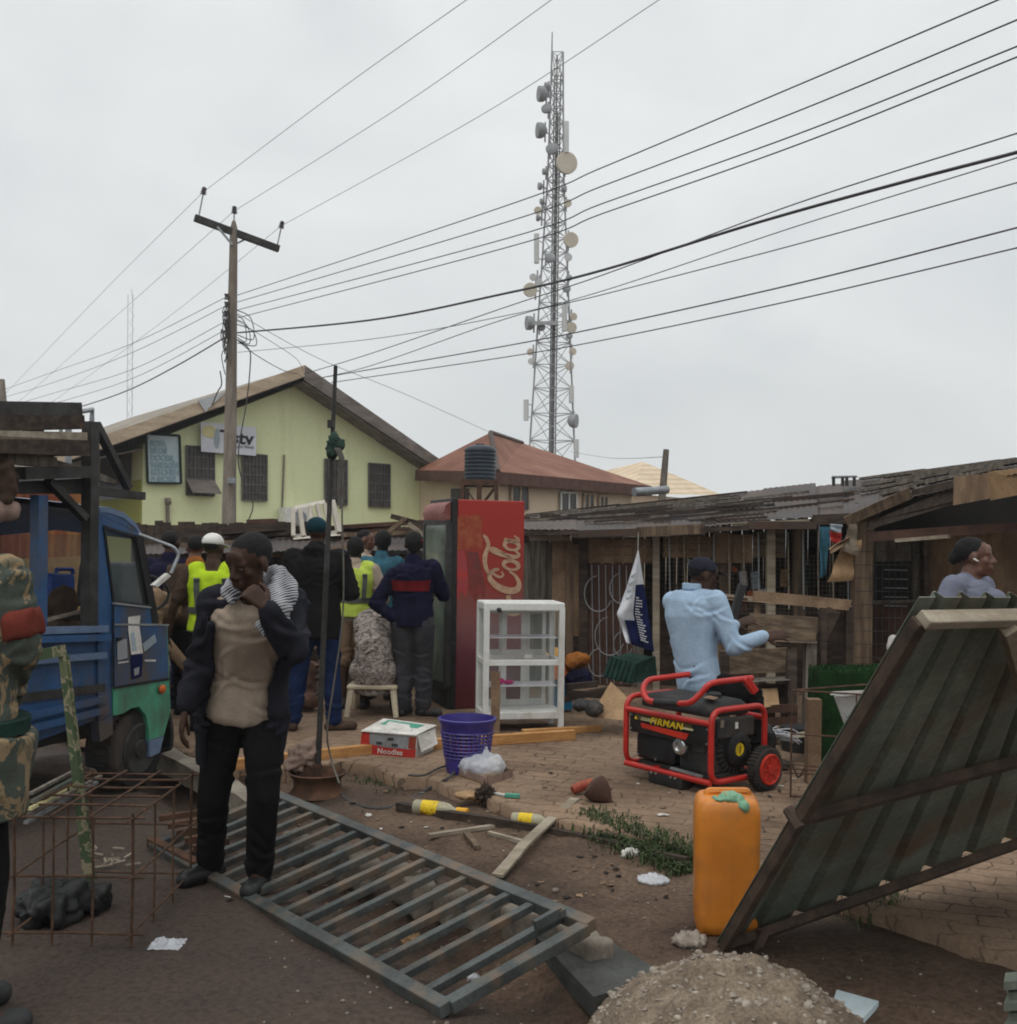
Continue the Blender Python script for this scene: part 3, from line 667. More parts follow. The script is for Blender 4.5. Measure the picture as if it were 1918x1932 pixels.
mb.bar((cs[0]+cs[1])/2, (cs[0]+cs[1])/2+V((0,0,tb.z-.1)), .1, .1); part(mb, 'bracing', m_rust, st)
mb = MB(); mb.box(V((tb.x,tb.y,tb.z-.03)), (2.1*w,2.1*w,.05)); part(mb, 'platform', m_rust, st)
# ================================================================== radio mast
YT = 70.0; T0 = P(1040,860,YT); bx, by = T0.x, YT
tw = thing('radio_mast', 'tall steel lattice mast hung with many round dish antennas', 'radio mast', (bx, by, 0))
def mz(y): return P(1043, y, YT).z
ztop = mz(100); zk = mz(330)
def hw(z):      # half width
    if z > zk: return .36 + (ztop - z)*.018
    return .36 + (ztop-zk)*.018 + (zk - z)*.052
angs = [math.radians(a) for a in (205, 335, 90)]
def leg(i, z): return V((bx + (z*.0006) + hw(z)*1.12*math.cos(angs[i]), by + hw(z)*1.12*math.sin(angs[i]), z))
for i in range(3):
    mb = MB(); mb.tube([leg(i, z) for z in [ztop*k/12 for k in range(13)]], .06, 6); part(mb, 'mast_leg', m_mast, tw)
zs = [0]; 
while zs[-1] < ztop - 1: zs.append(zs[-1] + max(.95, hw(zs[-1])*1.25))
zs[-1] = ztop; br = MB()
for z0, z1 in zip(zs, zs[1:]):
    for i in range(3):
        j = (i+1) % 3
        br.tube([leg(i,z1), leg(j,z1)], .030, 4); br.tube([leg(i,z0), leg(j,z1)], .026, 4); br.tube([leg(j,z0), leg(i,z1)], .026, 4)
part(br, 'lattice_bracing', m_mast, tw)
lad = MB(); lx = bx+.05
for s in (-.2,.2): lad.tube([V((lx+s,by-.1,0)), V((lx+s,by-.1,ztop-1.5))], .045, 5)
for k in range(int(ztop/.5)): lad.tube([V((lx-.2,by-.1,k*.5)), V((lx+.2,by-.1,k*.5))], .025, 4)
for s in (-.05,.06): lad.tube([V((lx+s,by-.15,0)), V((lx+s,by-.15,ztop-4))], .06, 5)
part(lad, 'cable_ladder', M('cable_run', (.17,.165,.17), (.12,.12,.12), bump=0), tw)
mb = MB(); a = leg(0, ztop); mb.tube([a - V((0,0,2)), V((a.x, a.y, mz(63)))], [.06,.03], 5); part(mb, 'lightning_rod', m_dsteel, tw)
mb = MB(); a = P(1051,655,YT-1.0)
mb.poly([P(1000,606,YT-1.2), P(1053,606,YT-1.2), P(1053,606,YT+.4), P(1000,606,YT+.4)], (0,0,-.25)); part(mb, 'work_platform', m_mast, tw)
def d5(cx, cy): return 952.8+cx*.2291, 49.2+cy*.2291
def d6(cx, cy): return 952.8+cx*.2291, 430.3+cy*.2291
dl = [(d5(298,560),62,'l'),(d5(340,500),34,'l'),(d5(340,680),44,'b'),(d5(288,860),62,'l'),(d5(385,1010),52,'b'),(d5(505,1130),88,'f'),(d5(320,1200),26,'l'),(d5(285,1320),30,'l'),(d5(487,1340),30,'r'),(d5(298,1445),24,'l'),(d5(515,1460),32,'f'),(d5(268,1520),32,'f'),(d5(270,1582),26,'l'),(d5(540,1762),62,'f'),(d5(520,1905),32,'w'),
      (d6(230,405),30,'w'),(d6(275,442),30,'w'),(d6(205,510),58,'f'),(d6(525,410),28,'b'),(d6(505,500),34,'b'),(d6(198,782),58,'l'),(d6(300,820),30,'b'),(d6(562,730),31,'f'),(d6(545,820),44,'f'),(d6(527,890),28,'b'),(d6(207,1020),29,'f'),(d6(215,1098),28,'w'),(d6(555,1018),31,'f'),(d6(530,1135),37,'f'),(d6(565,1588),58,'r'),(d6(368,245),44,'b'),(d6(515,625),20,'w')]
for (px, py), r, k in dl:
    R = r*.2291/2000*YT; c = P(px, py, YT - .8)
    dirs = {'f': V((.25,-.95,-.12)), 'w': V((-.2,-.95,-.1)), 'l': V((-.97,-.25,-.05)), 'r': V((.93,-.38,-.05)), 'b': V((.2,.85,-.3))}[k]
    mb = MB(); dp = .55*R if k in 'fwb' else 1.0*R
    mb.lathe([(R*.3,-dp*.9),(R*.8,-dp*.55),(R,-dp*.2),(R,dp*.35),(R*.96,dp*.42),(0,dp*.46)], c, dirs, 20)
    dmat = {'f': m_dish, 'w': m_dishw, 'l': m_dishg, 'r': m_dishg, 'b': m_dishg}[k]
    dd = part(mb, 'dish_antenna', dmat, tw, smooth=True)
    # bracket to the nearest leg
    i = min((0,1,2), key=lambda i: (leg(i, c.z) - c).length); lp = leg(i, c.z)
    mb = MB(); e = c - dirs.normalized()*dp*.8; pp = V(((lp.x*.55+c.x*.45), lp.y-.3, c.z))
    mb.tube([e, pp, lp], .05, 5); mb.tube([pp - V((0,0,R*.7+.3)), pp + V((0,0,R*.7+.3))], .06, 5)
    part(mb, 'bracket', m_mast, dd)
for (x, y0, y1) in ((d6(258,0)[0], d6(0,50)[1], d6(0,290)[1]), (d6(172,0)[0], d6(0,1415)[1], d6(0,1585)[1]), (d6(545,0)[0], d6(0,1300)[1], d6(0,1440)[1]), (d5(505,0)[0]-.5, d5(0,790)[1], d5(0,1045)[1]), (d6(488,0)[0], d6(0,640)[1], d6(0,850)[1]), (d6(585,0)[0], d6(0,1740)[1], d6(0,1890)[1])):
    a, b = P(x, y0, YT-1), P(x, y1, YT-1); mb = MB(); mb.tube([a, b], .17, 8)
    i = 0 if x < 1043 else 1
    for p in (a.lerp(b,.2), a.lerp(b,.8)): mb.tube([p, leg(i, p.z)], .04, 5)
    part(mb, 'panel_antenna', m_dishw, tw, smooth=True)
# faint guyed mast far left
YM = 260.0; m0 = P(246,790,YM); mt = P(246,556,YM); fm = thing('distant_mast', 'faint thin lattice mast far away against the clouds at the left', 'radio mast', (m0.x, YM, 0))
w = .62
for s in (-1,1):
    mb = MB(); mb.tube([V((m0.x+s*w,YM,0)), V((mt.x+s*w*.95,YM,mt.z))], .10, 5); part(mb, 'mast_leg', m_mastl, fm)
mb = MB(); z = 0; k = 1
while z < mt.z-3:
    mb.tube([V((m0.x-w*k,YM,z)), V((m0.x+w*k,YM,z+1.6))], .05, 4); z += 1.6; k = -k
part(mb, 'lattice_bracing', m_mastl, fm)
mb = MB(); a = V((mt.x+w,YM,mt.z-2)); mb.tube([a, P(248,545,YM)], .09, 4); part(mb, 'lightning_rod', m_mastl, fm)
# ================================================================== main concrete pole
YP = 20.0; pb = P(431,1025,YP); pt = P(441,425,YP); pole = thing('utility_pole', 'weathered concrete utility pole with a steel crossarm in front of the green house', 'utility pole', (pb.x, pb.y, 0))
dirp = (pt - pb)/(pt.z - pb.z); gpos = pb - dirp*pb.z
mb = MB(); zs = [0, 1.5, 3, 4.5, 6, pt.z-.25, pt.z-.05, pt.z+.08]; rs = [.165,.145,.125,.108,.09,.075,.068,.03]
mb.tube([gpos + dirp*z for z in zs], rs, 12); part(mb, 'shaft', m_pole, pole, smooth=True)
al, ar = P(367,411,YP-.35), P(526,470,YP+.4); mb = MB(); mb.bar(al, ar, .10, .12, (0,0,1)); part(mb, 'crossarm', m_dsteel, pole)
mb = MB(); mb.bar(P(410,428,YP-.2), P(438,462,YP-.1), .02, .04); mb.bar(P(468,449,YP+.2), P(446,460,YP+.1), .02, .03); part(mb, 'brace', m_steel, pole)
INS = [(P(384,362,YP-.3), P(374,413,YP-.3)), (P(442,398,YP), pt), (P(531,426,YP+.4), P(523,463,YP+.4))]
for tp, bt in INS:
    mb = MB(); ax = (tp-bt).normalized(); mb.tube([bt, tp], .014, 6); ins = part(mb, 'insulator_pin', m_steel, pole)
    mb = MB(); pr = []
    for k in range(4): z = -.05+.035*k; pr += [(.022,z),(.062-.004*k,z+.008),(.03,z+.03)]
    mb.lathe([(0,-.06)]+pr+[(0,.1)], tp, ax, 12); part(mb, 'insulator', m_insul, ins, smooth=True)
for y in (560,575,592,608,622,634):
    c = P(428-1.0, y, YP-.12); mb = MB(); mb.lathe([(0,-.05),(.045,-.05),(.03,-.01),(.03,.01),(.045,.05),(0,.05)], c, (0,0,1), 10); mb.bar(c, P(441,y,YP), .03, .02)
    part(mb, 'spool_insulator', m_insul, pole, smooth=True)
mb = MB()
for k in range(9):
    y0 = RND.uniform(570,640); pts = [P(425+RND.uniform(-6,6), y0 + j*RND.uniform(8,17), YP-.2) + V((RND.uniform(-.04,.04),0,0)) for j in range(6)]
    mb.tube(spline(pts, 4), .009, 4)
for k in range(4):
    w = RND.uniform(10,35); pts = [P(446,585+k*9,YP-.1), P(446+w,600+k*8,YP-.15), P(446+w*1.2,640+k*4,YP-.15), P(448,632+k*5,YP-.1)]
    mb.tube(spline(pts, 6), .009, 4)
pts = [P(448,641,YP-.1), P(470,660,YP-.1), P(472,690,YP-.1), P(465,760,YP-.1), P(450,850,YP-.1), P(455,900,YP-.1), P(477,950,YP-.1), P(467,985,YP-.1)]
mb.tube(spline(pts, 6), .012, 5)
pts = [P(415,700,YP-.2), P(418,725,YP-.2), P(410,740,YP-.15), P(400,765,YP-.1)]
mb.tube(spline(pts, 5), .012, 5)
part(mb, 'loose_cables', m_wire, pole, kind='stuff')
mb = MB(); mb.bar(P(437,902,YP-.2), P(437,912,YP-.2), .16, .08); part(mb, 'meter_box', m_steel, pole)
# other poles
mb = MB(); mb.tube([V((P(1249,936,25).x-.1,25,0)), P(1249,936,25), P(1256.5,848,25)], [.1,.09,.07], 8); solo(mb, 'service_pole', m_woodg, 'thin leaning wooden pole against the pale hipped roof', 'pole', smooth=True)
mb = MB(); a = P(5,765,38); b = P(2,716,38); mb.tube([V((a.x,38,0)), a, b], [.2,.16,.13], 8); solo(mb, 'far_utility_pole', m_pole, 'distant concrete pole at the left edge above the loaded truck', 'utility pole', smooth=True)
# ================================================================== overhead wires (in vertical planes along the road)
def along(px, p0):
    u = ray(px, HY)[0]; k = (u*p0.y - p0.x)/(-DR.x - u*(-DR.y) if False else (.588 + .809*u)); return p0.y - .809*k
def wire(px, p0, r, label, m=m_wire, grp='overhead cables', n=9):
    pts = [P(x, y, along(x, p0)) for x, y in px]
    mb = MB(); mb.tube(spline(pts, n), r*.62, 5); solo(mb, 'overhead_wire', m, label, 'wire', grp, fix=False)
HVN = ('left', 'middle', 'right')
for k, (rp_, lp_) in enumerate(((((384,362),(640,170),(880,0),(960,-58)), ((384,362),(200,545),(40,712),(-60,815))), (((442,398),(745,208),(1040,0),(1120,-58)), ((442,398),(260,560),(75,724),(-30,812))), (((531,426),(900,222),(1243,0),(1330,-58)), ((531,426),(300,612),(75,775),(-10,832))))):
    p0 = INS[k][0]
    wire(rp_, p0, .0075, f'thin bare wire rising to the top edge from the {HVN[k]} insulator of the crossarm', m_wirel)
    wire(lp_, p0, .0075, f'thin bare wire dropping to the lower left from the {HVN[k]} insulator of the crossarm', m_wirel)
pq = P(441,600,YP)
RW = [(((448,557),(953,389),(1137,316),(1500,163),(1883,0),(2000,-52)), .011, 'top wire of the upper four running right from the concrete pole'),
      (((448,570),(953,420),(1137,351),(1500,212),(1918,38),(2030,-10)), .011, 'second wire of the upper four running right from the concrete pole'),
      (((448,585),(953,451),(1137,384),(1500,255),(1918,88),(2030,42)), .011, 'third wire of the upper four running right from the concrete pole'),
      (((448,600),(953,468),(1137,403),(1500,275),(1918,108),(2030,62)), .011, 'lowest wire of the upper four running right from the concrete pole'),
      (((448,628),(700,604),(953,554),(1137,510),(1430,420),(1700,345),(1918,288),(2030,255)), .024, 'thick twisted black cable sweeping right across the radio mast'),
      (((572,706),(700,667),(953,580),(1137,519),(1500,385),(1918,252),(2030,214)), .010, 'thin wire from the green house ridge crossing under the thick cable'),
      (((448,665),(700,640),(953,596),(1137,549),(1500,428),(1918,298),(2030,258)), .008, 'faint wire leaving the pole just below the thick cable'),
      (((590,716),(700,690),(953,602),(1137,556),(1500,462),(1918,345),(2030,312)), .009, 'thin wire from the green house roof to the right below the thick cable'),
      (((610,712),(700,697),(953,653),(1137,617),(1500,536),(1918,430),(2030,400)), .012, 'upper wire of the lowest pair running right above the stalls'),
      (((625,722),(700,711),(953,674),(1137,642),(1500,566),(1918,468),(2030,440)), .010, 'lower wire of the lowest pair running right above the stalls')]
for px, r, lb in RW: wire(px, pq, r, lb)
LW = [(((428,560),(250,648),(100,702),(0,738),(-60,760)), .010, 'top wire of the four dropping left from the concrete pole'),
      (((428,576),(250,665),(100,722),(0,752),(-60,772)), .010, 'second wire of the four dropping left from the concrete pole'),
      (((426,606),(250,697),(100,742),(0,772),(-60,790)), .010, 'third wire of the four dropping left from the concrete pole'),
      (((426,622),(250,714),(100,762),(0,790),(-60,805)), .010, 'lowest wire of the four dropping left from the concrete pole'),
      (((422,638),(330,692),(240,737),(150,768),(85,784),(0,800)), .022, 'thick twisted cable sagging left from the concrete pole behind the truck load')]
for px, r, lb in LW: wire(px, pq, r, lb)
def drop(px, r, label):
    mb = MB(); mb.tube(spline([P(*q) for q in px], 8), r*.65, 5); solo(mb, 'service_wire', m_wire, label, 'wire', 'house service wires', fix=False)
drop(((448,592,20),(600,676,23),(760,742,26),(920,814,29.3)), .009, 'thin service wire running down from the pole to the red-brown roof apex')
drop(((448,606,20),(520,650,21.5),(560,678,23),(572,700,25)), .009, 'thin service wire slanting from the pole to the green house apex')
drop(((448,642,20),(480,668,21),(530,697,23),(560,706,25)), .013, 'thicker service cable sagging from the pole to the green house roof')
drop(((560,704,25),(640,760,24),(720,840,24),(800,870,25)), .006, 'faint wire crossing the green gable from its roof to the right')
drop(((1075,852,60),(1150,864,40),(1256,862,25)), .012, 'faint wire between the radio mast foot and the leaning wooden pole')
# ================================================================== helpers for timber work
def slab(pts, th=.03, mb=None):          # pts = (px,py,Y): a board seen face on, given real thickness backwards
    mb = mb or MB(); mb.poly([P(*p) for p in pts], (0, th, 0)); return mb
def pbar(a, b, w, h, mb=None, up=(0,0,1)):
    mb = mb or MB(); mb.bar(P(*a), P(*b), w, h, up); return mb
def cor(mb, p00, p10, p11, p01, nc, amp, th=.004, nv=1):
    n = (p10-p00).cross(p01-p00).normalized()
    def fn(u, v): return p00*(1-u)*(1-v)+p10*u*(1-v)+p11*u*v+p01*(1-u)*v + n*amp*math.sin(2*PI*nc*u)
    return mb.surf(fn, nc*8, nv, -n*th)
def planks(mb, p0, ux, uz, w, h, n, th, seed=0, gap=.006, along='z'):
    r = random.Random(seed); nrm = ux.cross(uz).normalized()
    for i in range(n):
        if along == 'z':
            a = p0 + ux*(w*i/n); jt = r.uniform(-.04,.03)
            q = [a, a+ux*(w/n-gap), a+ux*(w/n-gap)+uz*(h+jt), a+uz*(h+jt)]
        else:
            a = p0 + uz*(h*i/n); jt = r.uniform(-.05,.05)
            q = [a+ux*jt*.3, a+ux*(w+jt), a+ux*(w+jt)+uz*(h/n-gap), a+ux*jt*.3+uz*(h/n-gap)]
        o = nrm*r.uniform(-.006,.006); mb.poly([p+o for p in q], nrm*th)
    return mb
def gz(px, Y): p = P(px, 1025, Y); return V((p.x, Y, PZ))
# ================================================================== middle stall: long low tin roof
def ym(px): return 11.8 + (px-985)*(10.7-11.8)/647
sm = thing('market_stall', 'long low wooden market stall with a grille front behind the seated man', 'market stall', gz(1300, 11.2), 'wooden market stalls')
def rf(px): return P(px, 1003 - max(0, px-1200)*.058, ym(px)-.45)
def rb(px): return P(px, 976 - (px-985)*.108, ym(px)+3.4)
xs_ = [975,1075,1165,1265,1350,1440,1530,1650]
for i, (a, b) in enumerate(zip(xs_, xs_[1:])):
    mb = MB(); dz = V((0,0,RND.uniform(-.015,.03) + .01*(i%2)))
    m1 = RND.uniform(-.2,.15); f0, f1 = rf(a)+dz, rf(b+14)+dz; 
    f0 += (rf(a)-rb(a))*m1*.12; f1 += (rf(b)-rb(b))*m1*.12
    cor(mb, f0, f1, rb(b+8)+dz, rb(a)+dz, 9, .004); part(mb, 'roof_sheet', (m_tin, m_tind)[i%2], sm, smooth=True)
mb = MB()
for k in range(34):
    px = RND.uniform(980,1420); t = RND.uniform(.05,.95); L = RND.uniform(90,260); L = min(L, 1640-px)
    p = rf(px).lerp(rb(px), t)+V((0,0,.04)); q = rf(px+L).lerp(rb(px+L), t+RND.uniform(-.06,.1))+V((0,0,.05)); mb.bar(p, q, RND.uniform(.04,.12), .022)
    if k == 12: part(mb, 'loose_batten', m_woodg, sm, kind='stuff'); mb = MB()
    if k == 28: part(mb, 'loose_board', m_tind, sm, kind='stuff'); mb = MB()
part(mb, 'loose_board', m_woodd, sm, kind='stuff')
for k, (x0,x1,m) in enumerate(((978,1090,m_woodd),(1080,1210,m_tin),(1200,1330,m_wood),(1320,1420,m_woodd),(1410,1540,m_tin),(1530,1655,m_woodd))):
    mb = MB(); o_ = V((0,-.03,-.03+.012*(k%2))); mb.bar(rf(x0)+o_+V((0,0,RND.uniform(-.02,.03))), rf(x1)+o_+V((0,0,RND.uniform(-.02,.03))), .03, .05+.025*(k%3)); mb.jit(.012,3,k); part(mb, 'fascia_board', m, sm)
mb = MB()
pbar((1085,1012,ym(1085)-.35),(1330,1006,ym(1330)-.35), .06,.05, mb); part(mb, 'eave_pole', m_woodg, sm)
mb = pbar((1380,993,ym(1400)-.4),(1527,986,ym(1527)-.4), .06,.07); part(mb, 'eave_pole', m_pale, sm)
mb = pbar((1000,1016,ym(1010)-.2),(1075,1016,ym(1075)-.2), .05,.05); part(mb, 'eave_pole', m_pale, sm)
# back wall of dark boards
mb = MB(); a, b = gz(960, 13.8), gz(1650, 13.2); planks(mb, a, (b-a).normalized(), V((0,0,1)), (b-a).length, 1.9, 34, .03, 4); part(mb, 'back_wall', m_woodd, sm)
def mface(x0, x1, y0, y1, dY=0.0, th=.03, n=1, seed=0, m=m_ply, name='wall_board', al='z'):
    p = P(x0, y1, ym(x0)+dY); q = P(x1, y1, ym(x1)+dY); t = P(x0, y0, ym(x0)+dY)
    mb = MB(); planks(mb, p, (q-p).normalized(), (t-p).normalized(), (q-p).length, (t-p).length, n, th, seed, al and .006, al); return part(mb, name, m, sm)
mface(988,1042,1020,1292,.1,.02,5,1,m_woodg); mface(1042,1098,1022,1200,.0,.02,2,2,m_ply); mface(1040,1100,1196,1294,.02,.02,3,3,m_woodd,al='x')
mface(1098,1235,1016,1062,.0,.02,3,4,m_ply,al='x'); mface(1250,1345,1012,1052,.05,.02,3,5,m_ply,al='x'); mface(1345,1420,1008,1062,.03,.02,2,6,m_ply); mface(1420,1482,1000,1052,.04,.02,2,7,m_woodh)
for x, y0, w, m, dY in ((1104,1018,.10,m_woodd,0),(1206,1012,.12,m_woodg,.05),(1241,1006,.07,m_pale,-.1),(1368,1010,.09,m_wood,.15),(1457,990,.085,m_pale,-.12),(1510,992,.11,m_wood,.1),(1078,1020,.08,m_wood,-.02)):
    Y = ym(x)+dY; a = gz(x, Y); b = P(x-4, y0, Y); mb = MB(); mb.bar(a, b, w, w*.8, (0,1,0)); part(mb, 'post', m, sm)
# grille door with scrollwork
dr = thing('grille_door', 'brown sheet door with thin iron scroll bars left of the hanging banner', 'door', gz(1150, ym(1150)))
mb = slab([(1110,1294,ym(1110)-.02),(1198,1292,ym(1198)-.02),(1200,1064,ym(1198)-.02),(1112,1064,ym(1110)-.02)], .03); part(mb, 'panel', m_plyr, dr)
for k in range(7):
    x = 1116+k*13; mb = MB(); Y = ym(x)-.07; mb.tube([P(x,1066,Y), P(x+3,1290,Y)], .006, 5); part(mb, 'bar', m_steel, dr)
mb = MB()
for (cx, cy, r) in ((1128,1120,26),(1172,1110,22),(1150,1200,28),(1130,1250,20),(1175,1215,18)):
    mb.tube([P(cx+r*math.cos(t), cy+1.3*r*math.sin(t), ym(cx)-.08) for t in [.4+4.2*k/14 for k in range(15)]], .006, 5)
part(mb, 'scrollwork', m_steel, dr)
# white grille bars and wire mesh of the stall front
for k in range(13):
    x = 1262 + k*28.0; Y = ym(x)-.02; mb = MB(); mb.tube([P(x,1012-(k*1.2),Y), P(x+2,1150,Y)], .009, 5); part(mb, 'grille_bar', m_pale if k % 3 else m_steel, sm)
mb = MB()
for k in range(48): x = 1255+k*8.0; Y = ym(x)+.05; mb.tube([P(x,1050,Y), P(x,1160,Y)], .0028, 3)
for k in range(14): y = 1052+k*8.2; mb.tube([P(1252,y,ym(1252)+.05), P(1640,y-4,ym(1640)+.05)], .0028, 3)
part(mb, 'wire_mesh', m_woodg, sm)
mb = slab([(1230,1300,ym(1230)+.25),(1640,1300,ym(1640)+.25),(1640,1130,ym(1640)+.25),(1230,1135,ym(1230)+.25)], .02); part(mb, 'counter_front', m_woodd, sm)
# goods seen through the grille
for i, (x, y, w, h, m) in enumerate(((1402,1092,14,30,m_bag),(1425,1095,16,34,m_inkbl),(1385,1075,8,10,m_org),(1440,1118,18,14,m_whitep),(1492,1120,22,12,m_redc),(1520,1085,14,40,m_tealh),(1340,1100,12,20,m_paper),(1298,1060,7,12,m_dishw),(1415,1120,10,12,m_org),(1350,1038,9,9,m_paper),(1478,1090,12,34,m_card),(1312,1052,9,16,m_whitep))):
    mb = MB(); c = P(x, y, ym(x)+.2); k = ym(x)/2000; mb.box(c, (w*k, .08, h*k)); mb.xf(Matrix.Translation(c) @ Matrix.Rotation(RND.uniform(-.12,.12),4,'Y') @ Matrix.Translation(-c))
    me = remesh(mb, .012, 3)
    folds(me, .008, 14, seed=i)
    solo(me, 'shop_packet', m, ('clear bag','pale blue packet','orange pack','white tub on the shelf','dark red bundle','dark teal bottle','white paper packet','small white hanging tag','orange tub on the shelf','square paper note','brown carton','small white bulb')[i] + ' behind the wire mesh of the grille front stall', 'packet', 'goods behind the stall mesh')
# ================================================================== shelves and tables in front of the middle stall
def gtable(name, label, cat, bits, legs):
    r = thing(name, label, cat, P(*bits[0][2][0]))
    for nm, m, pts, th in bits: part(slab(pts, th), nm, m, r)
    for a, b, w, m in legs: part(pbar(a, b, w, w), 'leg', m, r)
    return r
gtable('display_counter', 'sloping wooden display counter with a chequered front board below the mesh', 'counter',
   [('top_board', m_woodh, [(1332,1128,9.4),(1600,1151,8.9),(1607,1143,9.3),(1340,1118,9.8)], .02), ('front_board', m_ply, [(1421,1134,9.15),(1600,1152,8.85),(1607,1132,8.85),(1421,1114,9.15)], .03), ('side_board', m_plyr, [(1335,1150,9.5),(1410,1152,9.3),(1410,1128,9.3),(1335,1125,9.5)], .03)],
   [((1572,1150,8.9),(1537,1222,8.9),.10,m_woodd),((1430,1132,9.3),(1420,1372,9.0),.06,m_wood),((1350,1128,9.6),(1352,1340,9.6),.06,m_wood)])
mb = MB()
gtable('plank_table', 'rough wooden table with a wide plank box on top behind the seated man hands', 'table',
   [('box_board', m_woodh, [(1411,1193,8.9),(1538,1211,8.7),(1543,1165,8.7),(1416,1157,8.9)], .03), ('top_board', m_wood, [(1395,1207,8.7),(1541,1214,8.6),(1541,1207,9.0),(1411,1201,9.1)], .02), ('back_board', m_woodd, [(1490,1300,9.2),(1570,1300,9.1),(1570,1214,9.1),(1490,1210,9.2)], .02)],
   [((1528,1212,8.7),(1524,1385,8.6),.085,m_woodg),((1552,1150,8.8),(1552,1370,8.7),.05,m_woodd),((1600,1145,9.0),(1600,1350,9.0),.06,m_woodd)])
gtable('plank_stall_table', 'brown plank box table standing right behind the red generator', 'table',
   [('front_board', m_woodh, [(1360,1272,8.6),(1490,1268,8.35),(1485,1222,8.35),(1360,1228,8.6)], .03), ('shelf', m_woodg, [(1395,1288,8.3),(1490,1283,8.2),(1490,1276,8.5),(1400,1280,8.6)], .02), ('lower_board', m_woodd, [(1408,1345,8.5),(1490,1340,8.3),(1490,1290,8.3),(1408,1294,8.5)], .02)],
   [((1492,1225,8.35),(1492,1398,8.2),.07,m_woodd),((1366,1228,8.6),(1366,1360,8.6),.07,m_woodd),((1450,1290,8.35),(1450,1398,8.25),.08,m_woodd)])
cbx = thing('broken_crate', 'low broken wooden crate with square gaps on the ground behind the generator wheel', 'crate', G(1460,1390,PZ))
mb = MB()
for y in (1338,1362,1390): pbar((1432,y,8.25),(1502,y-3,8.15),.03,.06,mb)
part(mb, 'slat', m_plyr, cbx, kind='stuff'); 
for x in (1436,1455,1477,1499): part(pbar((x,1335,8.3),(x,1394,8.2),.04,.07), 'upright', m_plyr, cbx)
mb = slab([(1437,1336,8.2),(1470,1330,8.2),(1466,1298,8.3),(1434,1300,8.3)], .02); solo(mb, 'carton_flap', m_card, 'small brown carton panel leaning on the table behind the generator', 'carton')
mb = MB(); mb.bar(P(1378,1182,8.2), P(1400,1103,8.2), .05, .09, (0,1,0)); solo(mb, 'black_plank', m_blackm, 'short black plank standing upright just beyond the seated man', 'plank')
# torn posters at the corner post
ps = thing('torn_poster', 'torn teal and brown cardboard posters hanging beside the corner post', 'poster', P(1580,1100,10.4))
mb = MB(); 
def tp(pts, Y, m, nm, amp):
    mb = MB(); q = [P(x,y,Y) for x,y in pts]
    fn = lambda u,v: q[0]*(1-u)*(1-v)+q[1]*u*(1-v)+q[2]*u*v+q[3]*(1-u)*v + V((0,-amp*math.sin(u*5+v*3)-amp*.6*math.sin(v*9),0))
    mb.surf(fn, 10, 12, (0,.006,0)); part(mb, nm, m, ps, smooth=True)
tp(((1546,1090),(1558,1085),(1566,994),(1546,994)), 10.3, m_teal, 'teal_sheet', .02)
tp(((1566,1000),(1586,1008),(1588,990),(1566,988)), 10.25, m_inkbl, 'printed_sheet', .015)
tp(((1566,1022),(1586,1030),(1586,1006),(1564,1000)), 10.26, m_inkr, 'printed_sheet', .015)
tp(((1560,1098),(1618,1095),(1622,1018),(1585,1030)), 10.2, m_card, 'cardboard', .04)
tp(((1566,1046),(1604,1022),(1600,1012),(1562,1036)), 10.1, m_ply, 'torn_flap', .03)
tp(((1588,1040),(1622,1050),(1612,985),(1600,990)), 10.15, m_pale, 'torn_flap', .03)
# ================================================================== right stall (the woman's)
sr = thing('market_stall', 'dark roofed wooden stall at the right with a plywood fascia and a doorway', 'market stall', gz(1800, 9.0), 'wooden market stalls')
YR0, YR1 = 10.3, 7.6
def yr(px): return YR0 + (px-1630)*(YR1-YR0)/(1980-1630)
mb = MB(); a = gz(1627, 10.25); mb.bar(a, P(1626,985,10.25), .17, .14, (0,1,0)); part(mb, 'corner_post', m_wood, sr)
mb = slab([(1800,953,8.55),(1990,918,7.5),(1990,880,7.5),(1802,899,8.55)], .03); part(mb, 'fascia_board', m_ply, sr)
mb = slab([(1868,944,8.15),(1990,920,7.48),(1990,876,7.48),(1862,890,8.12)], -.02); part(mb, 'fascia_board', m_card, sr)
mb = slab([(1600,992,10.2),(1722,940,9.3),(1715,920,9.3),(1592,976,10.2)], .04); part(mb, 'barge_plank', m_wood, sr)
mb = slab([(1722,942,9.4),(1802,925,8.7),(1802,905,8.7),(1722,924,9.4)], .04); part(mb, 'barge_plank', m_woodd, sr)
mb = slab([(1636,1000,10.0),(1802,950,8.75),(1990,915,7.6),(1990,898,7.6),(1802,920,8.75),(1640,985,10.0)], .05); part(mb, 'eave_board', m_woodd, sr)
for i, (y0, y1, dz) in enumerate(((985,905,0),)):
    for k in range(6):
        x0, x1 = 1590+k*70, 1590+(k+1)*70+16
        f = lambda x: P(x, 976-(x-1590)*.25, yr(x)-.3); b = lambda x: P(x, 908-(x-1590)*.108, yr(x)+3.6)
        mb = MB(); dzv = V((0,0,.015*(k%2)+RND.uniform(0,.02))); cor(mb, f(x0)+dzv, f(x1)+dzv, b(x1)+dzv, b(x0)+dzv, 8, .004)
        part(mb, 'roof_sheet', (m_tind, m_tin)[k%2], sr, smooth=True)
mb = MB()
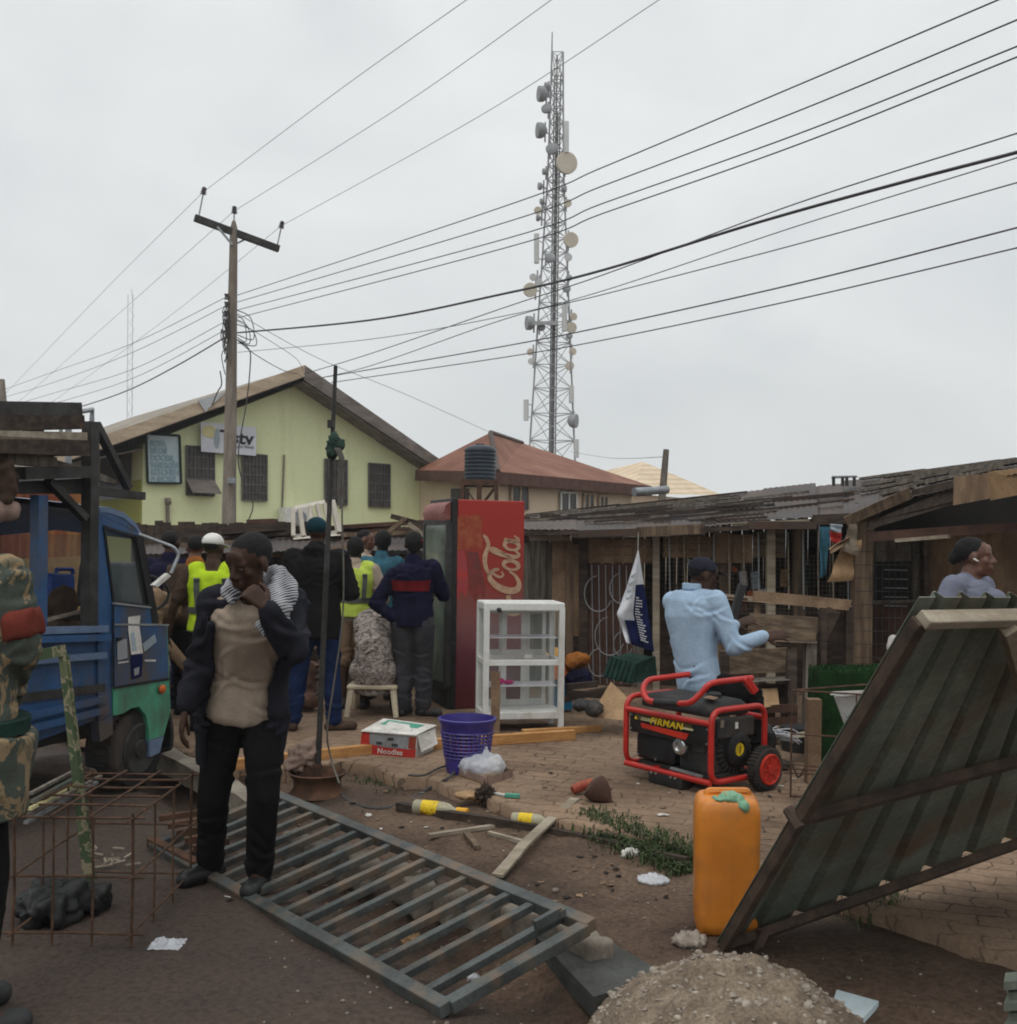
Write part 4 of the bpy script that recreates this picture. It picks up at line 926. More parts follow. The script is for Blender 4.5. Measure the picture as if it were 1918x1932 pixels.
for k in range(22):
    x = RND.uniform(1620,1850); t = RND.uniform(.15,.95); L = RND.uniform(50,140)
    f = lambda x: P(x, 976-(x-1590)*.25, yr(x)-.3); b = lambda x: P(x, 908-(x-1590)*.108, yr(x)+3.6)
    mb.bar(f(x).lerp(b(x),t)+V((0,0,.05)), f(x+L).lerp(b(x+L),t+.03)+V((0,0,.05)), .08, .03)
part(mb, 'loose_batten', m_woodg, sr, kind='stuff')
mb = slab([(1640,1022,9.9),(1870,1006,8.5),(1990,998,7.9),(1990,982,7.9),(1870,988,8.5),(1640,1004,9.9)], .06); part(mb, 'cross_beam', m_plyr, sr)
mb = pbar((1690,1020,9.2),(1790,1012,8.8),.04,.03); part(mb, 'loose_stick', m_pale, sr)
YB = 10.9      # inner wall
mb = slab([(1738,1330,YB),(2060,1340,9.6),(2060,990,9.6),(1738,1000,YB)], .03); part(mb, 'inner_wall', m_ply, sr)
mb = slab([(1640,1320,11.2),(1740,1320,11.0),(1740,1135,11.0),(1640,1138,11.2)], .03); part(mb, 'door_panel', m_plyr, sr)
mb = slab([(1640,1060,11.2),(1735,1058,11.0),(1735,1018,11.0),(1640,1018,11.2)], .03); part(mb, 'lintel_board', m_woodg, sr)
mb = pbar((1728,1018,10.95),(1729,1150,10.95),.09,.05,None,(0,1,0)); part(mb, 'door_jamb', m_woodg, sr)
mb = pbar((1640,1136,11.1),(1735,1134,10.9),.05,.03); part(mb, 'sill', m_woodg, sr)
mb = pbar((1745,1150,10.8),(1742,1000,10.8),.05,.12,None,(0,1,0)); part(mb, 'wall_strip', m_woodd, sr)
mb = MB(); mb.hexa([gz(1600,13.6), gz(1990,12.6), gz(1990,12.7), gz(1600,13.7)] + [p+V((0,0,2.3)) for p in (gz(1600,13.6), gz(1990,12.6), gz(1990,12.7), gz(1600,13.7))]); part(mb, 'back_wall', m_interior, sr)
mb = MB(); a, b = gz(1590,13.7), gz(1612,11.0); mb.hexa([a, b, b+V((.04,0,0)), a+V((.04,0,0)), a+V((0,0,2)), b+V((0,0,2)), b+V((.04,0,2)), a+V((.04,0,2))]); part(mb, 'side_wall', m_woodd, sr)
mb = MB()
for k in range(9): y = 1040+k*25.0; mb.tube([P(1612,y,10.1), P(1735,y+2,9.9)], .0035, 4)
for k in range(8): x = 1640+k*12; mb.tube([P(x,1035,10.05), P(x,1250,10.05)], .003, 4)
part(mb, 'wire_mesh', m_dsteel, sr)
for k in range(5):
    y = 1075+k*17; 
    mb = MB(); mb.tube([P(1668,y,10.5), P(1712,y+1,10.5)], .006, 4); part(mb, 'grille_bar', m_steel, sr)
# goods by the corner post
for i, (x,y,w,h) in enumerate(((1687,1225,30,58),(1720,1205,36,52))):
    mb = MB(); c = P(x,y,9.3); k = 9.3/2000; mb.ell(c, w*k*.5, .12, h*k*.5); me = remesh(mb,.02,2); folds(me,.03,9,seed=i+3)
    solo(me, 'white_sack', m_paper, ('crumpled white sack right beside the corner post above the green turf', 'taller crumpled white sack behind the leaning metal panel')[i], 'sack')
mb = MB()
for z_ in (0,1): mb.tube([P(1655,1245+z_*22,9.0), P(1735,1247+z_*26,8.7)], .006, 4)
for k in range(4): mb.tube([P(1672+k*16,1225,9.0), P(1672+k*16,1275,9.0)], .005, 4)
solo(mb, 'wire_basket_side', m_dsteel, 'dark wire rack side in front of the white sacks', 'wire rack')
# bench on the roof, stool
rs_ = thing('roof_bench', 'little dark bench standing on the stall roof against the sky', 'bench', P(1592,912,12.6))
part(slab([(1569,903,12.6),(1618,901,12.6),(1616,897,12.9),(1570,898,12.9)], .03), 'seat', m_dsteel, rs_)
for x in (1572,1589,1597,1611): part(pbar((x,900,12.6),(x,917,12.6),.03,.03), 'leg', m_dsteel, rs_)
mb = MB(); mb.tube([P(1196,928,13.5), P(1258,924,13.8)], .055, 10); solo(mb, 'grey_pipe', m_steel, 'short grey pipe lying on the low stall roof below the pale hipped roof', 'pipe', smooth=True)
# ================================================================== left stalls behind the crowd
s3 = thing('market_stall', 'dark market stall behind the crowd with rough planks heaped on its roof', 'market stall', gz(600, 13.5), 'wooden market stalls')
def yl(px): return 13.0 + (px-280)*(11.6-13.0)/600
xl = [270,350,430,520,610,700,790,870]
for i, (a, b) in enumerate(zip(xl, xl[1:])):
    mb = MB(); f = lambda x: P(x, 1048-(x-270)*.006, yl(x)-.5); bk = lambda x: P(x, 1022-(min(x,500)-270)*.10, yl(x)+2.4)
    dz = V((0,0,.02*(i%2)+RND.uniform(0,.03))); cor(mb, f(a)+dz, f(b+8)+dz, bk(b+6)+dz, bk(a)+dz, 8, .005); part(mb, 'roof_sheet', m_tind, s3, smooth=True)
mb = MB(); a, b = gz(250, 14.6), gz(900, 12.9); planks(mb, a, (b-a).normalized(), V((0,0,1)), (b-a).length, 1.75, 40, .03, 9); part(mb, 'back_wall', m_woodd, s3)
for x in (330,470,640,760,850):
    Y = yl(x); mb = MB(); mb.bar(gz(x, Y), P(x, 1046, Y), .08, .07, (0,1,0)); part(mb, 'post', m_wood, s3)
mb = pbar((460,1052,12.9),(545,1046,12.7),.3,.04); part(mb, 'eave_board', m_ply, s3)
mb = pbar((590,1042,12.3),(670,1030,12.3),.35,.04); part(mb, 'eave_board', m_ply, s3)
k_ = 0
for (x0,y0,x1,y1,Y,w,h,m) in ((428,1003,548,995,13.6,.5,.07,m_woodd),(440,992,552,990,13.9,.4,.06,m_woodd),(470,985,520,983,14.1,.3,.06,m_plyr),(545,1000,680,1008,13.4,.4,.05,m_woodd),(640,995,800,985,13.4,.3,.05,m_plyr),(640,1010,830,1003,13.1,.3,.05,m_wood),(660,1022,820,1020,12.9,.25,.05,m_wood),(690,1038,765,978,12.5,.10,.05,m_wood),(738,974,800,990,12.6,.12,.06,m_woodd),(770,988,800,1010,12.4,.08,.05,m_pale),(800,1000,860,980,12.8,.2,.05,m_wood)):
    mb = pbar((x0,y0,Y),(x1,y1,Y),w,h)
    solo(mb, 'old_plank', m, 'rough old plank heaped on the stall roof behind the crowd', 'plank', 'planks heaped on the stall roofs')
mb = slab([(728,1105,12.0),(802,1105,11.9),(802,1028,11.9),(730,1032,12.0)], .02); solo(mb, 'pale_board', m_inkbl, 'pale blue grey board standing behind the crowd left of the fridge', 'board')
for k in range(26):
    x = RND.uniform(300,820); y = RND.uniform(1002,1040); L = RND.uniform(60,170); Y = yl(x)+.2+(1040-y)*.03
    mb = pbar((x,y,Y),(x+L,y-RND.uniform(-4,12),Y+RND.uniform(-.3,.4)),RND.uniform(.08,.3),.05)
    solo(mb, 'old_plank', (m_woodd,m_plyr,m_tind,m_wood)[k%4], 'rough old plank heaped on the stall roof behind the crowd', 'plank', 'planks heaped on the stall roofs')
# heap of broken boards and sacks on the floor behind the crowd
for k in range(22):
    x = RND.uniform(300,660); y = RND.uniform(1255,1345); a = G(x,y,PZ); ang = RND.uniform(0,PI); L = RND.uniform(.3,1.0); z = RND.uniform(.02,.35)
    mb = MB(); mb.bar(a+V((0,0,z)), a+V((L*math.cos(ang),L*.5*math.sin(ang),z+RND.uniform(-.02,.25))), RND.uniform(.06,.22), .03)
    solo(mb, 'broken_board', (m_woodd,m_wood,m_plyr,m_woodg)[k%4], 'broken board in the jumble on the floor behind the crowd', 'plank', 'jumbled boards on the floor behind the crowd')
for k, (x,y,w,m,lb) in enumerate(((350,1300,.22,m_blackm,'dark lumpy sack on the floor between the truck and the hi-vis vest man'),(530,1300,.22,m_brownc,'brown sack on the floor left of the blue jeans'),(640,1300,.18,m_plyr,'dark red brown sack on the floor beside the cream ornate leg'),(850,1300,.15,m_woodd,'dark brown bundle on the floor under the open fridge door'))):
    mb = MB(); c = G(x,y,PZ); mb.ell(c+V((0,0,w*.7)), w, w*.8, w*.9); me = remesh(mb,.02,1); folds(me,.08,7,seed=60+k); solo(me, 'slumped_sack', m, lb, 'sack')
mb = MB(); c = G(505,1290,PZ); mb.box(c+V((0,0,.25)), (.45,.4,.5)); solo(mb, 'carton_box', m_card, 'brown carton box on the floor behind the black jacket man', 'carton', bevel=.01)
m_tablew = M('dusty_white_plastic', (.50,.46,.40), (.40,.36,.30), rough=.6)
# white plastic tables upended on the stall roof
ch = thing('upturned_table', 'white plastic table lying upended on the stall roof beside the thin pole', 'table', P(590,1010,13.0))
part(slab([(552,962,13.2),(612,950,13.2),(612,943,13.5),(556,954,13.5)], .03), 'rail', m_tablew, ch)
for a, b, w in (((553,958),(553,1012),.05),((565,960),(572,1012),.05),((584,955),(588,1010),.04),((598,952),(612,1008),.05),((626,945),(640,1005),.06),((612,950),(620,1000),.04)):
    part(pbar((a[0],a[1],13.2),(b[0],b[1],13.0),w,w), 'leg', m_tablew, ch)
part(slab([(553,1018,12.9),(642,1010,12.9),(642,1000,13.2),(553,1008,13.2)], .03), 'rail', m_tablew, ch)
# ================================================================== hanging banner, crate and clutter by the middle stall
bn = thing('hanging_banner', 'white and navy cloth banner hanging to a point from the stall front', 'banner', P(1197,1035,9.3))
def bpt(u, v):      # u across (0 left .. 1 right), v down
    xl_ = 1203 + (1163-1203)*min(1,v/.62)**1.1 + (max(0,v-.62)/.38)*18; xr_ = 1204 + (1234-1204)*v
    y = 1036 + (1238-1036)*v - 26*(1-u)*max(0,v-.55)/.45 - 8*u*v
    Y = 9.3 + .05*math.sin(u*9+v*5)*v + .04*math.sin(v*17+u*4)*v*(1-u)
    return P(xl_*(1-u)+xr_*u, y, Y)
mb = MB(); mb.surf(lambda u,v: bpt(u*.52, v), 14, 30, (0,.004,0)); part(mb, 'white_cloth', m_flagw, bn, smooth=True)
mb = MB(); mb.surf(lambda u,v: bpt(.52+.48*u, v*.34), 10, 10, (0,.004,0)); part(mb, 'white_cloth', m_flagw, bn, smooth=True)
mb = MB(); mb.surf(lambda u,v: bpt(.52+.48*u, .34+.66*v), 10, 22, (0,.004,0)); part(mb, 'navy_cloth', m_flagb, bn, smooth=True)
mb = MB(); mb.surf(lambda u,v: bpt(.18+.36*u, .70+.30*v)+V((0,-.03,0)), 8, 12, (0,.004,0)); part(mb, 'navy_fold', m_flagb, bn, smooth=True)
mb = MB()
for k in range(17):
    v0 = .46+k*.028; w = RND.uniform(.12,.28)
    for j in range(3):
        a = bpt(.58+w*j/3, v0+.004*j)+V((0,-.012,0)); b = bpt(.58+w*(j+.75)/3, v0+.004*(j+.75))+V((0,-.012,0)); mb.bar(a, b, .004, .010)
part(mb, 'printed_text', m_flagw, bn, kind='stuff')
mb = MB()
for r_, (v0, u0, u1) in enumerate(((.26,.12,.45),(.33,.10,.46),(.40,.12,.42),(.47,.16,.40))):
    n = 7
    for j in range(n):
        a = bpt(u0+(u1-u0)*j/n, v0-.03*j/n)+V((0,-.012,0)); b = bpt(u0+(u1-u0)*(j+.6)/n, v0-.03*(j+.6)/n+RND.uniform(-.012,.012))+V((0,-.012,0)); mb.bar(a, b, .004, .012)
part(mb, 'printed_text', m_inkbl, bn, kind='stuff')
mb = MB(); mb.tube([P(1203,1036,9.3), P(1204,1005,10.6)], .006, 5); part(mb, 'cord', m_rope2, bn)
cr = thing('green_crate', 'dark green plastic crate tipped against the stall below the banner', 'crate', P(1190,1288,9.6))
q = [(1137,1278,9.5),(1190,1290,9.2),(1200,1252,9.3),(1150,1238,9.6)]
part(slab(q, .04), 'side', m_dgreen, cr); part(slab([(1190,1290,9.2),(1240,1280,9.7),(1236,1238,9.8),(1200,1252,9.3)], .04), 'side', m_dgreen, cr); part(slab([(1150,1240,9.62),(1200,1254,9.32),(1236,1240,9.85),(1190,1232,10.1)], .02), 'base', m_dgreen, cr)
mb = MB()
for k in range(6): t = (k+.5)/6; a = P(1137+53*t,1277+12*t,9.48-.3*t); b = P(1150+50*t,1240+14*t,9.58-.3*t); mb.bar(a, b, .015, .02)
part(mb, 'ribs', m_dgreen, cr)
mb = MB(); c0 = [(1112,1352,8.7),(1180,1358,8.4),(1186,1318,8.6),(1155,1288,8.9)]; mb.poly([P(*p) for p in c0], (0,.012,0)); mb.jit(.02, 3, 5); solo(mb, 'cardboard_sheet', m_card, 'torn tan cardboard sheet leaning left of the generator', 'cardboard')
mb = MB(); mb.ell(P(1110,1332,8.6), .13, .11, .05); mb.ell(P(1122,1338,8.5), .07,.06,.06); me = remesh(mb,.014,2); folds(me,.03,12,seed=5); solo(me, 'dark_bundle', m_blackm, 'dark lumpy bundle on the pavers left of the tan cardboard', 'bundle')
for k, (x0,y0,x1,y1,m) in enumerate(((1060,1320,1150,1300,m_woodd),(1070,1308,1140,1312,m_woodd),(1085,1330,1135,1338,m_woodg),(1070,1296,1125,1290,m_woodd))):
    mb = pbar((x0,y0,9.0),(x1,y1,9.1),.05,.05); solo(mb, 'scrap_timber', m, 'dark scrap stick in the pile between the glass cabinet and the tan cardboard', 'scrap timber', 'scrap sticks beside the cabinet')
mb = MB(); mb.ell(P(1088,1245,9.6), .11,.09,.075); mb.ell(P(1075,1252,9.5), .06,.06,.06); me = remesh(mb,.014,1); folds(me,.03,11,seed=9); solo(me, 'orange_bag', m_orgc, 'crumpled orange bag on the heap right of the glass cabinet', 'bag')
mb = MB(); mb.ell(P(1090,1280,9.5), .13,.1,.09); me = remesh(mb,.014,1); folds(me,.04,11,seed=10); solo(me, 'dark_bag', m_navy, 'dark patterned bag under the orange bag right of the cabinet', 'bag')
def jug(name, label, cx, y0, y1, w, Y, m):
    r = thing(name, label, 'container', P(cx, y1, Y)); k = Y/2000; h = (y1-y0)*k; b = P(cx, y1, Y)
    mb = MB(); mb.box(b+V((0,0,h*.42)), (w*k, w*k*.7, h*.84)); part(mb, 'body', m, r, bevel=.02, smooth=True)
    mb = MB(); mb.lathe([(w*k*.22,0),(w*k*.2,h*.06),(w*k*.16,h*.1),(0,h*.1)], b+V((w*k*.2,0,h*.83)), n=12); mb.tube([b+V((-w*k*.4,0,h*.82)), b+V((-w*k*.4,0,h*.93)), b+V((w*k*.05,0,h*.93)), b+V((w*k*.05,0,h*.82))], .014, 6); part(mb, 'handle', m, r, smooth=True); return r
jug('blue_container', 'light blue plastic container standing right behind the glass cabinet', 1058, 1278, 1338, 42, 9.7, m_cyan)
mb = MB(); k = 9.6/2000; b = P(1056,1280,9.6); mb.lathe([(20*k,0),(20*k,22*k),(16*k,27*k),(0,27*k)], b, n=16); solo(mb, 'orange_tub', m_org, 'orange tub stacked on the light blue container behind the cabinet', 'tub', smooth=True)
mb = MB(); b = P(1050,1254,9.6); mb.lathe([(14*k,0),(13*k,20*k),(6*k,30*k),(5*k,32*k),(0,32*k)], b, n=14); mb.tube([b+V((-.2,0,.05)), b+V((0,0,.06))], .05, 8); solo(mb, 'yellow_bottle', m_yel, 'yellow plastic bottle on top of the orange tub behind the cabinet', 'bottle', smooth=True)
# ================================================================== red generator
GC = G(1340,1480,.2); ga = (G(1180,1440,.2)-GC); GL = ga.length; ga.normalize(); gb = V((-ga.y, ga.x, 0)); gb = gb if gb.x > 0 else -gb
GW = .50
def g(a, b, z): return V((GC.x, GC.y, 0)) + ga*a + gb*b + V((0,0,z))
gn = thing('generator', 'red framed black petrol generator with yellow lettering and a wheel', 'generator', g(GL/2, GW/2, PZ))
zt, zb_, r_ = .645, .205, .019
def rnd(pts, rad=.07, n=5):
    out = [V(pts[0])]
    for i in range(1, len(pts)-1):
        p, a, b = V(pts[i]), V(pts[i-1]), V(pts[i+1]); d1 = (a-p); d2 = (b-p); q = min(rad, d1.length*.45, d2.length*.45)
        s, e_ = p + d1.normalized()*q, p + d2.normalized()*q
        for k in range(n+1): t = k/n; out.append(s*(1-t)**2 + p*2*t*(1-t) + e_*t*t)
    out.append(V(pts[-1])); return out
for a in (0, GL):
    mb = MB(); lp = rnd([g(a,.25,zb_), g(a,0,zb_), g(a,0,zt), g(a,GW,zt), g(a,GW,zb_), g(a,.25,zb_)], .09); mb.tube(lp, r_, 10); part(mb, 'end_hoop', m_red, gn, smooth=True)
mb = MB(); mb.tube([g(0,0,.565), g(GL,0,.565)], r_, 10); mb.tube([g(0,GW,.565), g(GL,GW,.565)], r_, 10); part(mb, 'upper_rail', m_red, gn, smooth=True)
mb = MB(); mb.tube([g(0,0,zb_), g(GL,0,zb_)], r_, 10); mb.tube([g(0,GW,zb_), g(GL,GW,zb_)], r_, 10); mb.tube([g(.25,0,zb_), g(.25,GW,zb_)], r_, 8); mb.tube([g(.5,0,zb_), g(.5,GW,zb_)], r_, 8); part(mb, 'base_rail', m_red, gn, smooth=True)
hp = [P(1300,1272,7.12),P(1222,1282,7.0),P(1213,1296,6.92),P(1214,1310,6.88),P(1222,1322,6.82),P(1236,1324,6.74)]
mb = MB(); mb.tube(rnd(hp, .06), .019, 10); part(mb, 'lifting_handle', m_red, gn, smooth=True)
hp = [P(1280,1327,6.62),P(1302,1325,6.56),P(1322,1308,6.55),P(1340,1290,6.55),P(1375,1284,6.62),P(1418,1279,6.75)]
mb = MB(); mb.tube(spline(hp, 5), .019, 10); part(mb, 'lifting_handle', m_red, gn, smooth=True)
mb = MB(); mb.tube([P(1235,1324,6.745), P(1282,1327,6.62)], .023, 10); part(mb, 'foam_grip', m_blackm, gn, smooth=True)
mb = MB(); mb.bar(P(1404,1278,6.70), P(1424,1306,6.72), .05, .05); part(mb, 'handle_bracket', m_red, gn, bevel=.008)
# tank
mb = MB(); q = []
for z, i in ((.585,.015),(.64,.015),(.675,.05),(.69,.12)):
    q.append([g(.05+i, .05+i, z), g(GL-.05-i, .05+i, z), g(GL-.05-i, GW-.05-i, z), g(.05+i, GW-.05-i, z)])
vs_ = [p for l in q for p in l]; fs = [(3,2,1,0),(12,13,14,15)]
for k in range(3):
    for i in range(4): j = (i+1)%4; fs.append((k*4+i, k*4+j, k*4+4+j, k*4+4+i))
mb.add(vs_, fs); part(mb, 'fuel_tank', m_blackm, gn, smooth=True, bevel=.02)
mb = MB(); mb.lathe([(.045,0),(.045,.02),(.03,.03),(0,.03)], g(.2,.25,.69), n=16); part(mb, 'fuel_cap', m_black, gn, smooth=True)
mb = MB(); mb.poly([g(.06,.08,.701),g(.16,.10,.701),g(.20,.2,.701),g(.1,.18,.701)], (0,0,.002)); part(mb, 'dusty_patch', m_tan, gn)
# control panel
fz = lambda a0,a1,z0,z1,b: [g(a1,b,z0), g(a0,b,z0), g(a0,b,z1), g(a1,b,z1)]
mb = MB(); mb.poly(fz(.03,GL-.02,.415,.545,.01), gb*.10); part(mb, 'control_panel', m_black, gn, bevel=.012, smooth=True)
mb = MB(); mb.poly([g(.27,.0,.505), g(.655,.0,.505), g(.655,.0,.54), g(.16,.0,.54), g(.16,.0,.505)], gb*.006); pl_ = part(mb, 'decal_plate', M('brown_decal', (.10,.075,.03), (.08,.06,.025), rough=.4), gn)
mb = MB(); mb.poly([g(.215,.002,.438), g(.60,.002,.460), g(.61,.002,.488), g(.185,.002,.478)], gb*.006); part(mb, 'red_stripe', m_redw, gn)
FM = lambda a, z, e=.004: frame(g(a, -e, z), -ga, (0,0,1))
tx = text_mb('FIRMAN', .060, .002, FM(.375,.5165,.006), .0012, 'CENTER', .22, 1.22, 1.13); part(tx, 'lettering', m_inky, gn)
part(text_mb('ECO SERIES', .018, .001, FM(.535,.518,.006), 0, 'CENTER', .2), 'small_lettering', m_inkyp, gn) if False else None
mb = MB()
for k in range(11): 
    for j in range(2): a = .60-.013*k; mb.bar(g(a,-.004,.523-.011*j), g(a-.009,-.004,.523-.011*j), .003, .006)
for k in range(9): a = .255-.0125*k; mb.bar(g(a,-.004,.510), g(a-.009,-.004,.510), .003, .012)
part(mb, 'small_lettering', m_inkyp, gn, kind='stuff')
mb = MB(); mb.poly([g(.665,-.003,.508), g(.64,-.003,.508), g(.6525,-.003,.532)], gb*.003); part(mb, 'warning_triangle', m_inky, gn)
# alternator and engine
mb = MB(); mb.poly(fz(.34,GL-.05,.245,.42,.04), gb*.28); part(mb, 'alternator_cover', m_black, gn, bevel=.025, smooth=True)
mb = MB()
for k in range(8): z = .275+k*.012; mb.bar(g(.62,.036,z), g(.40,.036,z), .006, .005)
part(mb, 'cooling_louvres', m_blackm, gn)
mb = MB(); mb.lathe([(.055,0),(.055,.02),(.048,.03),(.030,.034),(.028,.02),(0,.02)], g(.275,.035,.385), -gb, 18); part(mb, 'metal_cap', m_chrome, gn, smooth=True)
mb = MB(); mb.poly(fz(.06,.33,.23,.43,.06), gb*.30); part(mb, 'engine_block', m_blackm, gn, bevel=.03, smooth=True)
mb = MB(); mb.poly(fz(.10,.20,.36,.43,.05), gb*.05); mb.poly(fz(.22,.24,.30,.41,.05), gb*.02); part(mb, 'carburettor', m_dsteel, gn, bevel=.01)
mb = MB(); mb.bar(g(.08,.01,.232), g(.34,.01,.240), .02, .014); part(mb, 'metal_strip', m_steel, gn)
cx_ = g(.05,.27,.385)
mb = MB(); pr = [(.165,-.10),(.165,-.03),(.15,.0),(.11,.01),(.105,.045),(.09,.055),(.05,.055),(.045,.035),(0,.035)]; mb.lathe(pr, cx_, -ga, 30); part(mb, 'recoil_starter', m_black, gn, smooth=True)
mb = MB()
for k in range(26): t = 2*PI*k/26; u = gb*math.cos(t)+V((0,0,math.sin(t))); mb.bar(cx_+u*.12-ga*.014, cx_+u*.163+ga*.001, .006, .01, -ga)
part(mb, 'starter_fins', m_blackm, gn, kind='stuff')
mb = MB(); mb.lathe([(.042,0),(.042,.004),(0,.004)], cx_-ga*.0405, -ga, 20); part(mb, 'round_emblem', m_inky, gn)
mb = MB(); mb.bar(cx_-ga*.047+gb*.0+V((0,0,-.022)), cx_-ga*.047+gb*.006+V((0,0,.022)), .003, .016); part(mb, 'emblem_mark', m_ink, gn)
mb = MB(); mb.poly([g(.015,.08,.46), g(.015,.42,.46), g(.015,.42,.58), g(.015,.08,.58)], ga*.06); part(mb, 'end_panel', m_blackm, gn, bevel=.01)
for b, z, s, m in ((.10,.555,.022,m_pale),(.235,.535,.02,m_paper)):
    mb = MB(); mb.poly([g(.012,b,z-s), g(.012,b+s*1.3,z-s), g(.012,b+s*1.3,z+s), g(.012,b,z+s)], ga*.003); part(mb, 'sticker', m, gn)
mb = MB(); mb.poly(fz(.05,GL-.06,.21,.235,.06), gb*.36); part(mb, 'base_plate', m_dsteel, gn)
for a, b in ((.06,.02),(.69,.02),(.06,.48),(.66,.04)):
    pass
mb = MB()
for a,z in ((.70,.53),(.70,.44),(.035,.53),(.035,.44),(.66,.27),(.50,.265)): mb.lathe([(.009,0),(.007,.008),(0,.009)], g(a,.006 if z>.4 else .036,z), -gb, 8)
part(mb, 'bolts', m_chrome, gn, kind='stuff')
mb = MB(); q = [g(.22,-.02,PZ), g(.52,-.02,PZ), g(.52,.07,PZ), g(.22,.07,PZ)]; mb.poly(q, (0,0,.085)); part(mb, 'rubber_foot', m_rubber, gn, bevel=.018, smooth=True)
mb = MB()
for a in (.27,.31,.44,.48): mb.lathe([(.010,0),(.008,.008),(0,.009)], g(a,-.022,.19), -gb, 8)
part(mb, 'foot_bolts', m_chrome, gn, kind='stuff')
wc = P(1443,1451,6.66); wc.z = PZ+.138; 
def wheel(c, axis, R, w):
    mb = MB(); pr = [(R*.62,-w/2),(R*.9,-w/2),(R*.985,-w*.36),(R,-w*.15),(R,w*.15),(R*.985,w*.36),(R*.9,w/2),(R*.62,w/2)]; mb.lathe(pr, c, axis, 36)
    k0 = len(mb.v)
    for k in range(36):
        t = 2*PI*k/36; x = V((0,0,1)); y = axis.cross(x); u = x*math.cos(t)+y*math.sin(t); mb.bar(c+u*R*1.005-axis*w*.36, c+u*R*1.005+axis*w*.36, .012, .010, u)
    return mb
gwh = part(wheel(wc, -ga, .138, .075), 'wheel', m_rubber, gn, smooth=True)
mb = MB(); mb.lathe([(.098,-.03),(.098,.044),(.090,.050),(.082,.041),(.03,.039),(.028,.049),(0,.050)], wc, -ga, 30); 
part(mb, 'rim', m_redw, gwh, smooth=True)
mb = MB()
for k in range(8):
    t = 2*PI*k/8; y = (-ga).cross(V((0,0,1))); u = V((0,0,1))*math.cos(t)+y*math.sin(t); mb.bar(wc+u*.025-ga*.041, wc+u*.084-ga*.043, .010, .008, -ga)
part(mb, 'spokes', m_redw, gwh)
w2 = g(GL+.03,.455,PZ+.138); gw2 = part(wheel(w2, ga, .138, .075), 'wheel', m_rubber, gn, smooth=True)
mb = MB(); mb.tube([wc, w2], .012, 8); part(mb, 'axle', m_dsteel, gn)
mb = MB()
for k in range(26):
    a = P(1448+RND.uniform(-6,8),1382+RND.uniform(-5,12),7.3); b = P(1490+RND.uniform(-25,22),1392+RND.uniform(-8,12),7.4); mid = a.lerp(b,.5)+V((RND.uniform(-.05,.05),RND.uniform(-.08,.08),RND.uniform(0,.05)))
    mb.tube(spline([a,mid,b],5), .004, 4)
solo(mb, 'shredded_sack', m_flagw, 'tangle of white shredded sack threads behind the generator wheel', 'sack', fix=False)
mb = MB(); mb.ell(P(1445,1405,7.3),.07,.08,.16); mb.ell(P(1438,1380,7.3),.03,.03,.12); me = remesh(mb,.014,2); folds(me,.03,12,seed=2); solo(me, 'black_bag', m_black, 'glossy black plastic bag stuffed behind the generator wheel', 'bag')
# ================================================================== orange jerrycan
kb = G(1367,1752,gh(.9,4.4)); KY = kb.y; k_ = KY/2000; kw, kd = 121*k_, .24; kh = (1752-1494)*k_*.985
jc = thing('orange_jerrycan', 'tall dusty orange plastic jerrycan with a mint rag on its mouth', 'jerrycan', kb)
R3 = Matrix.Rotation(-.12, 3, 'Z')
def ring(z, s, sy=1.0): 
    out = []
    for k in range(40):
        t = 2*PI*k/40; c_, s_ = math.cos(t), math.sin(t); e_ = .33
        x = math.copysign(abs(c_)**e_, c_)*kw/2*s; y = math.copysign(abs(s_)**e_, s_)*kd/2*s*sy
        out.append(kb + R3 @ V((x + .03*(z-.3)*0, y, z)))
    return out
lv = [(0,.78),(.012,.9),(.05,.97),(.12,.985),(.2,.975),(.3,.985),(.42,1.0),(kh-.10,1.0),(kh-.055,.985),(kh-.02,.93),(kh-.006,.82),(kh,.60)]
mb = MB(); rs_ = [ring(z, s) for z, s in lv]; m = 40
mb.add([p for r in rs_ for p in r], [tuple(range(39,-1,-1)), tuple((len(rs_)-1)*m+k for k in range(m))] + [(i*m+k, i*m+(k+1)%m, (i+1)*m+(k+1)%m, (i+1)*m+k) for i in range(len(rs_)-1) for k in range(m)])
part(mb, 'body', m_keg, jc, smooth=True)
mb = MB(); a = kb + R3 @ V((-.08,0,kh-.022)); b = kb + R3 @ V((.09,.03,kh-.022)); mb.tube(rnd([a, a+V((0,0,.03)), b+V((0,0,.03)), b], .03), .018, 8); part(mb, 'handle', m_keg, jc, smooth=True)
mb = MB(); c = kb + R3 @ V((0,-.055,kh)); mb.lathe([(.03,-.02),(.03,.02),(0,.02)], c, n=14); part(mb, 'spout', m_keg, jc, smooth=True)
mb = MB(); c = kb + R3 @ V((.015,-.065,kh)); mb.ell(c, .055,.045,.028); mb.ell(c+V((.04,-.035,-.02)), .03,.035,.02); mb.ell(c+V((-.05,-.01,-.005)), .035,.03,.015); me = remesh(mb, .007, 2); folds(me, .015, 28, seed=7)
solo(me, 'mint_rag', m_gbag, 'crumpled mint green plastic rag stuffed over the orange jerrycan mouth', 'rag')
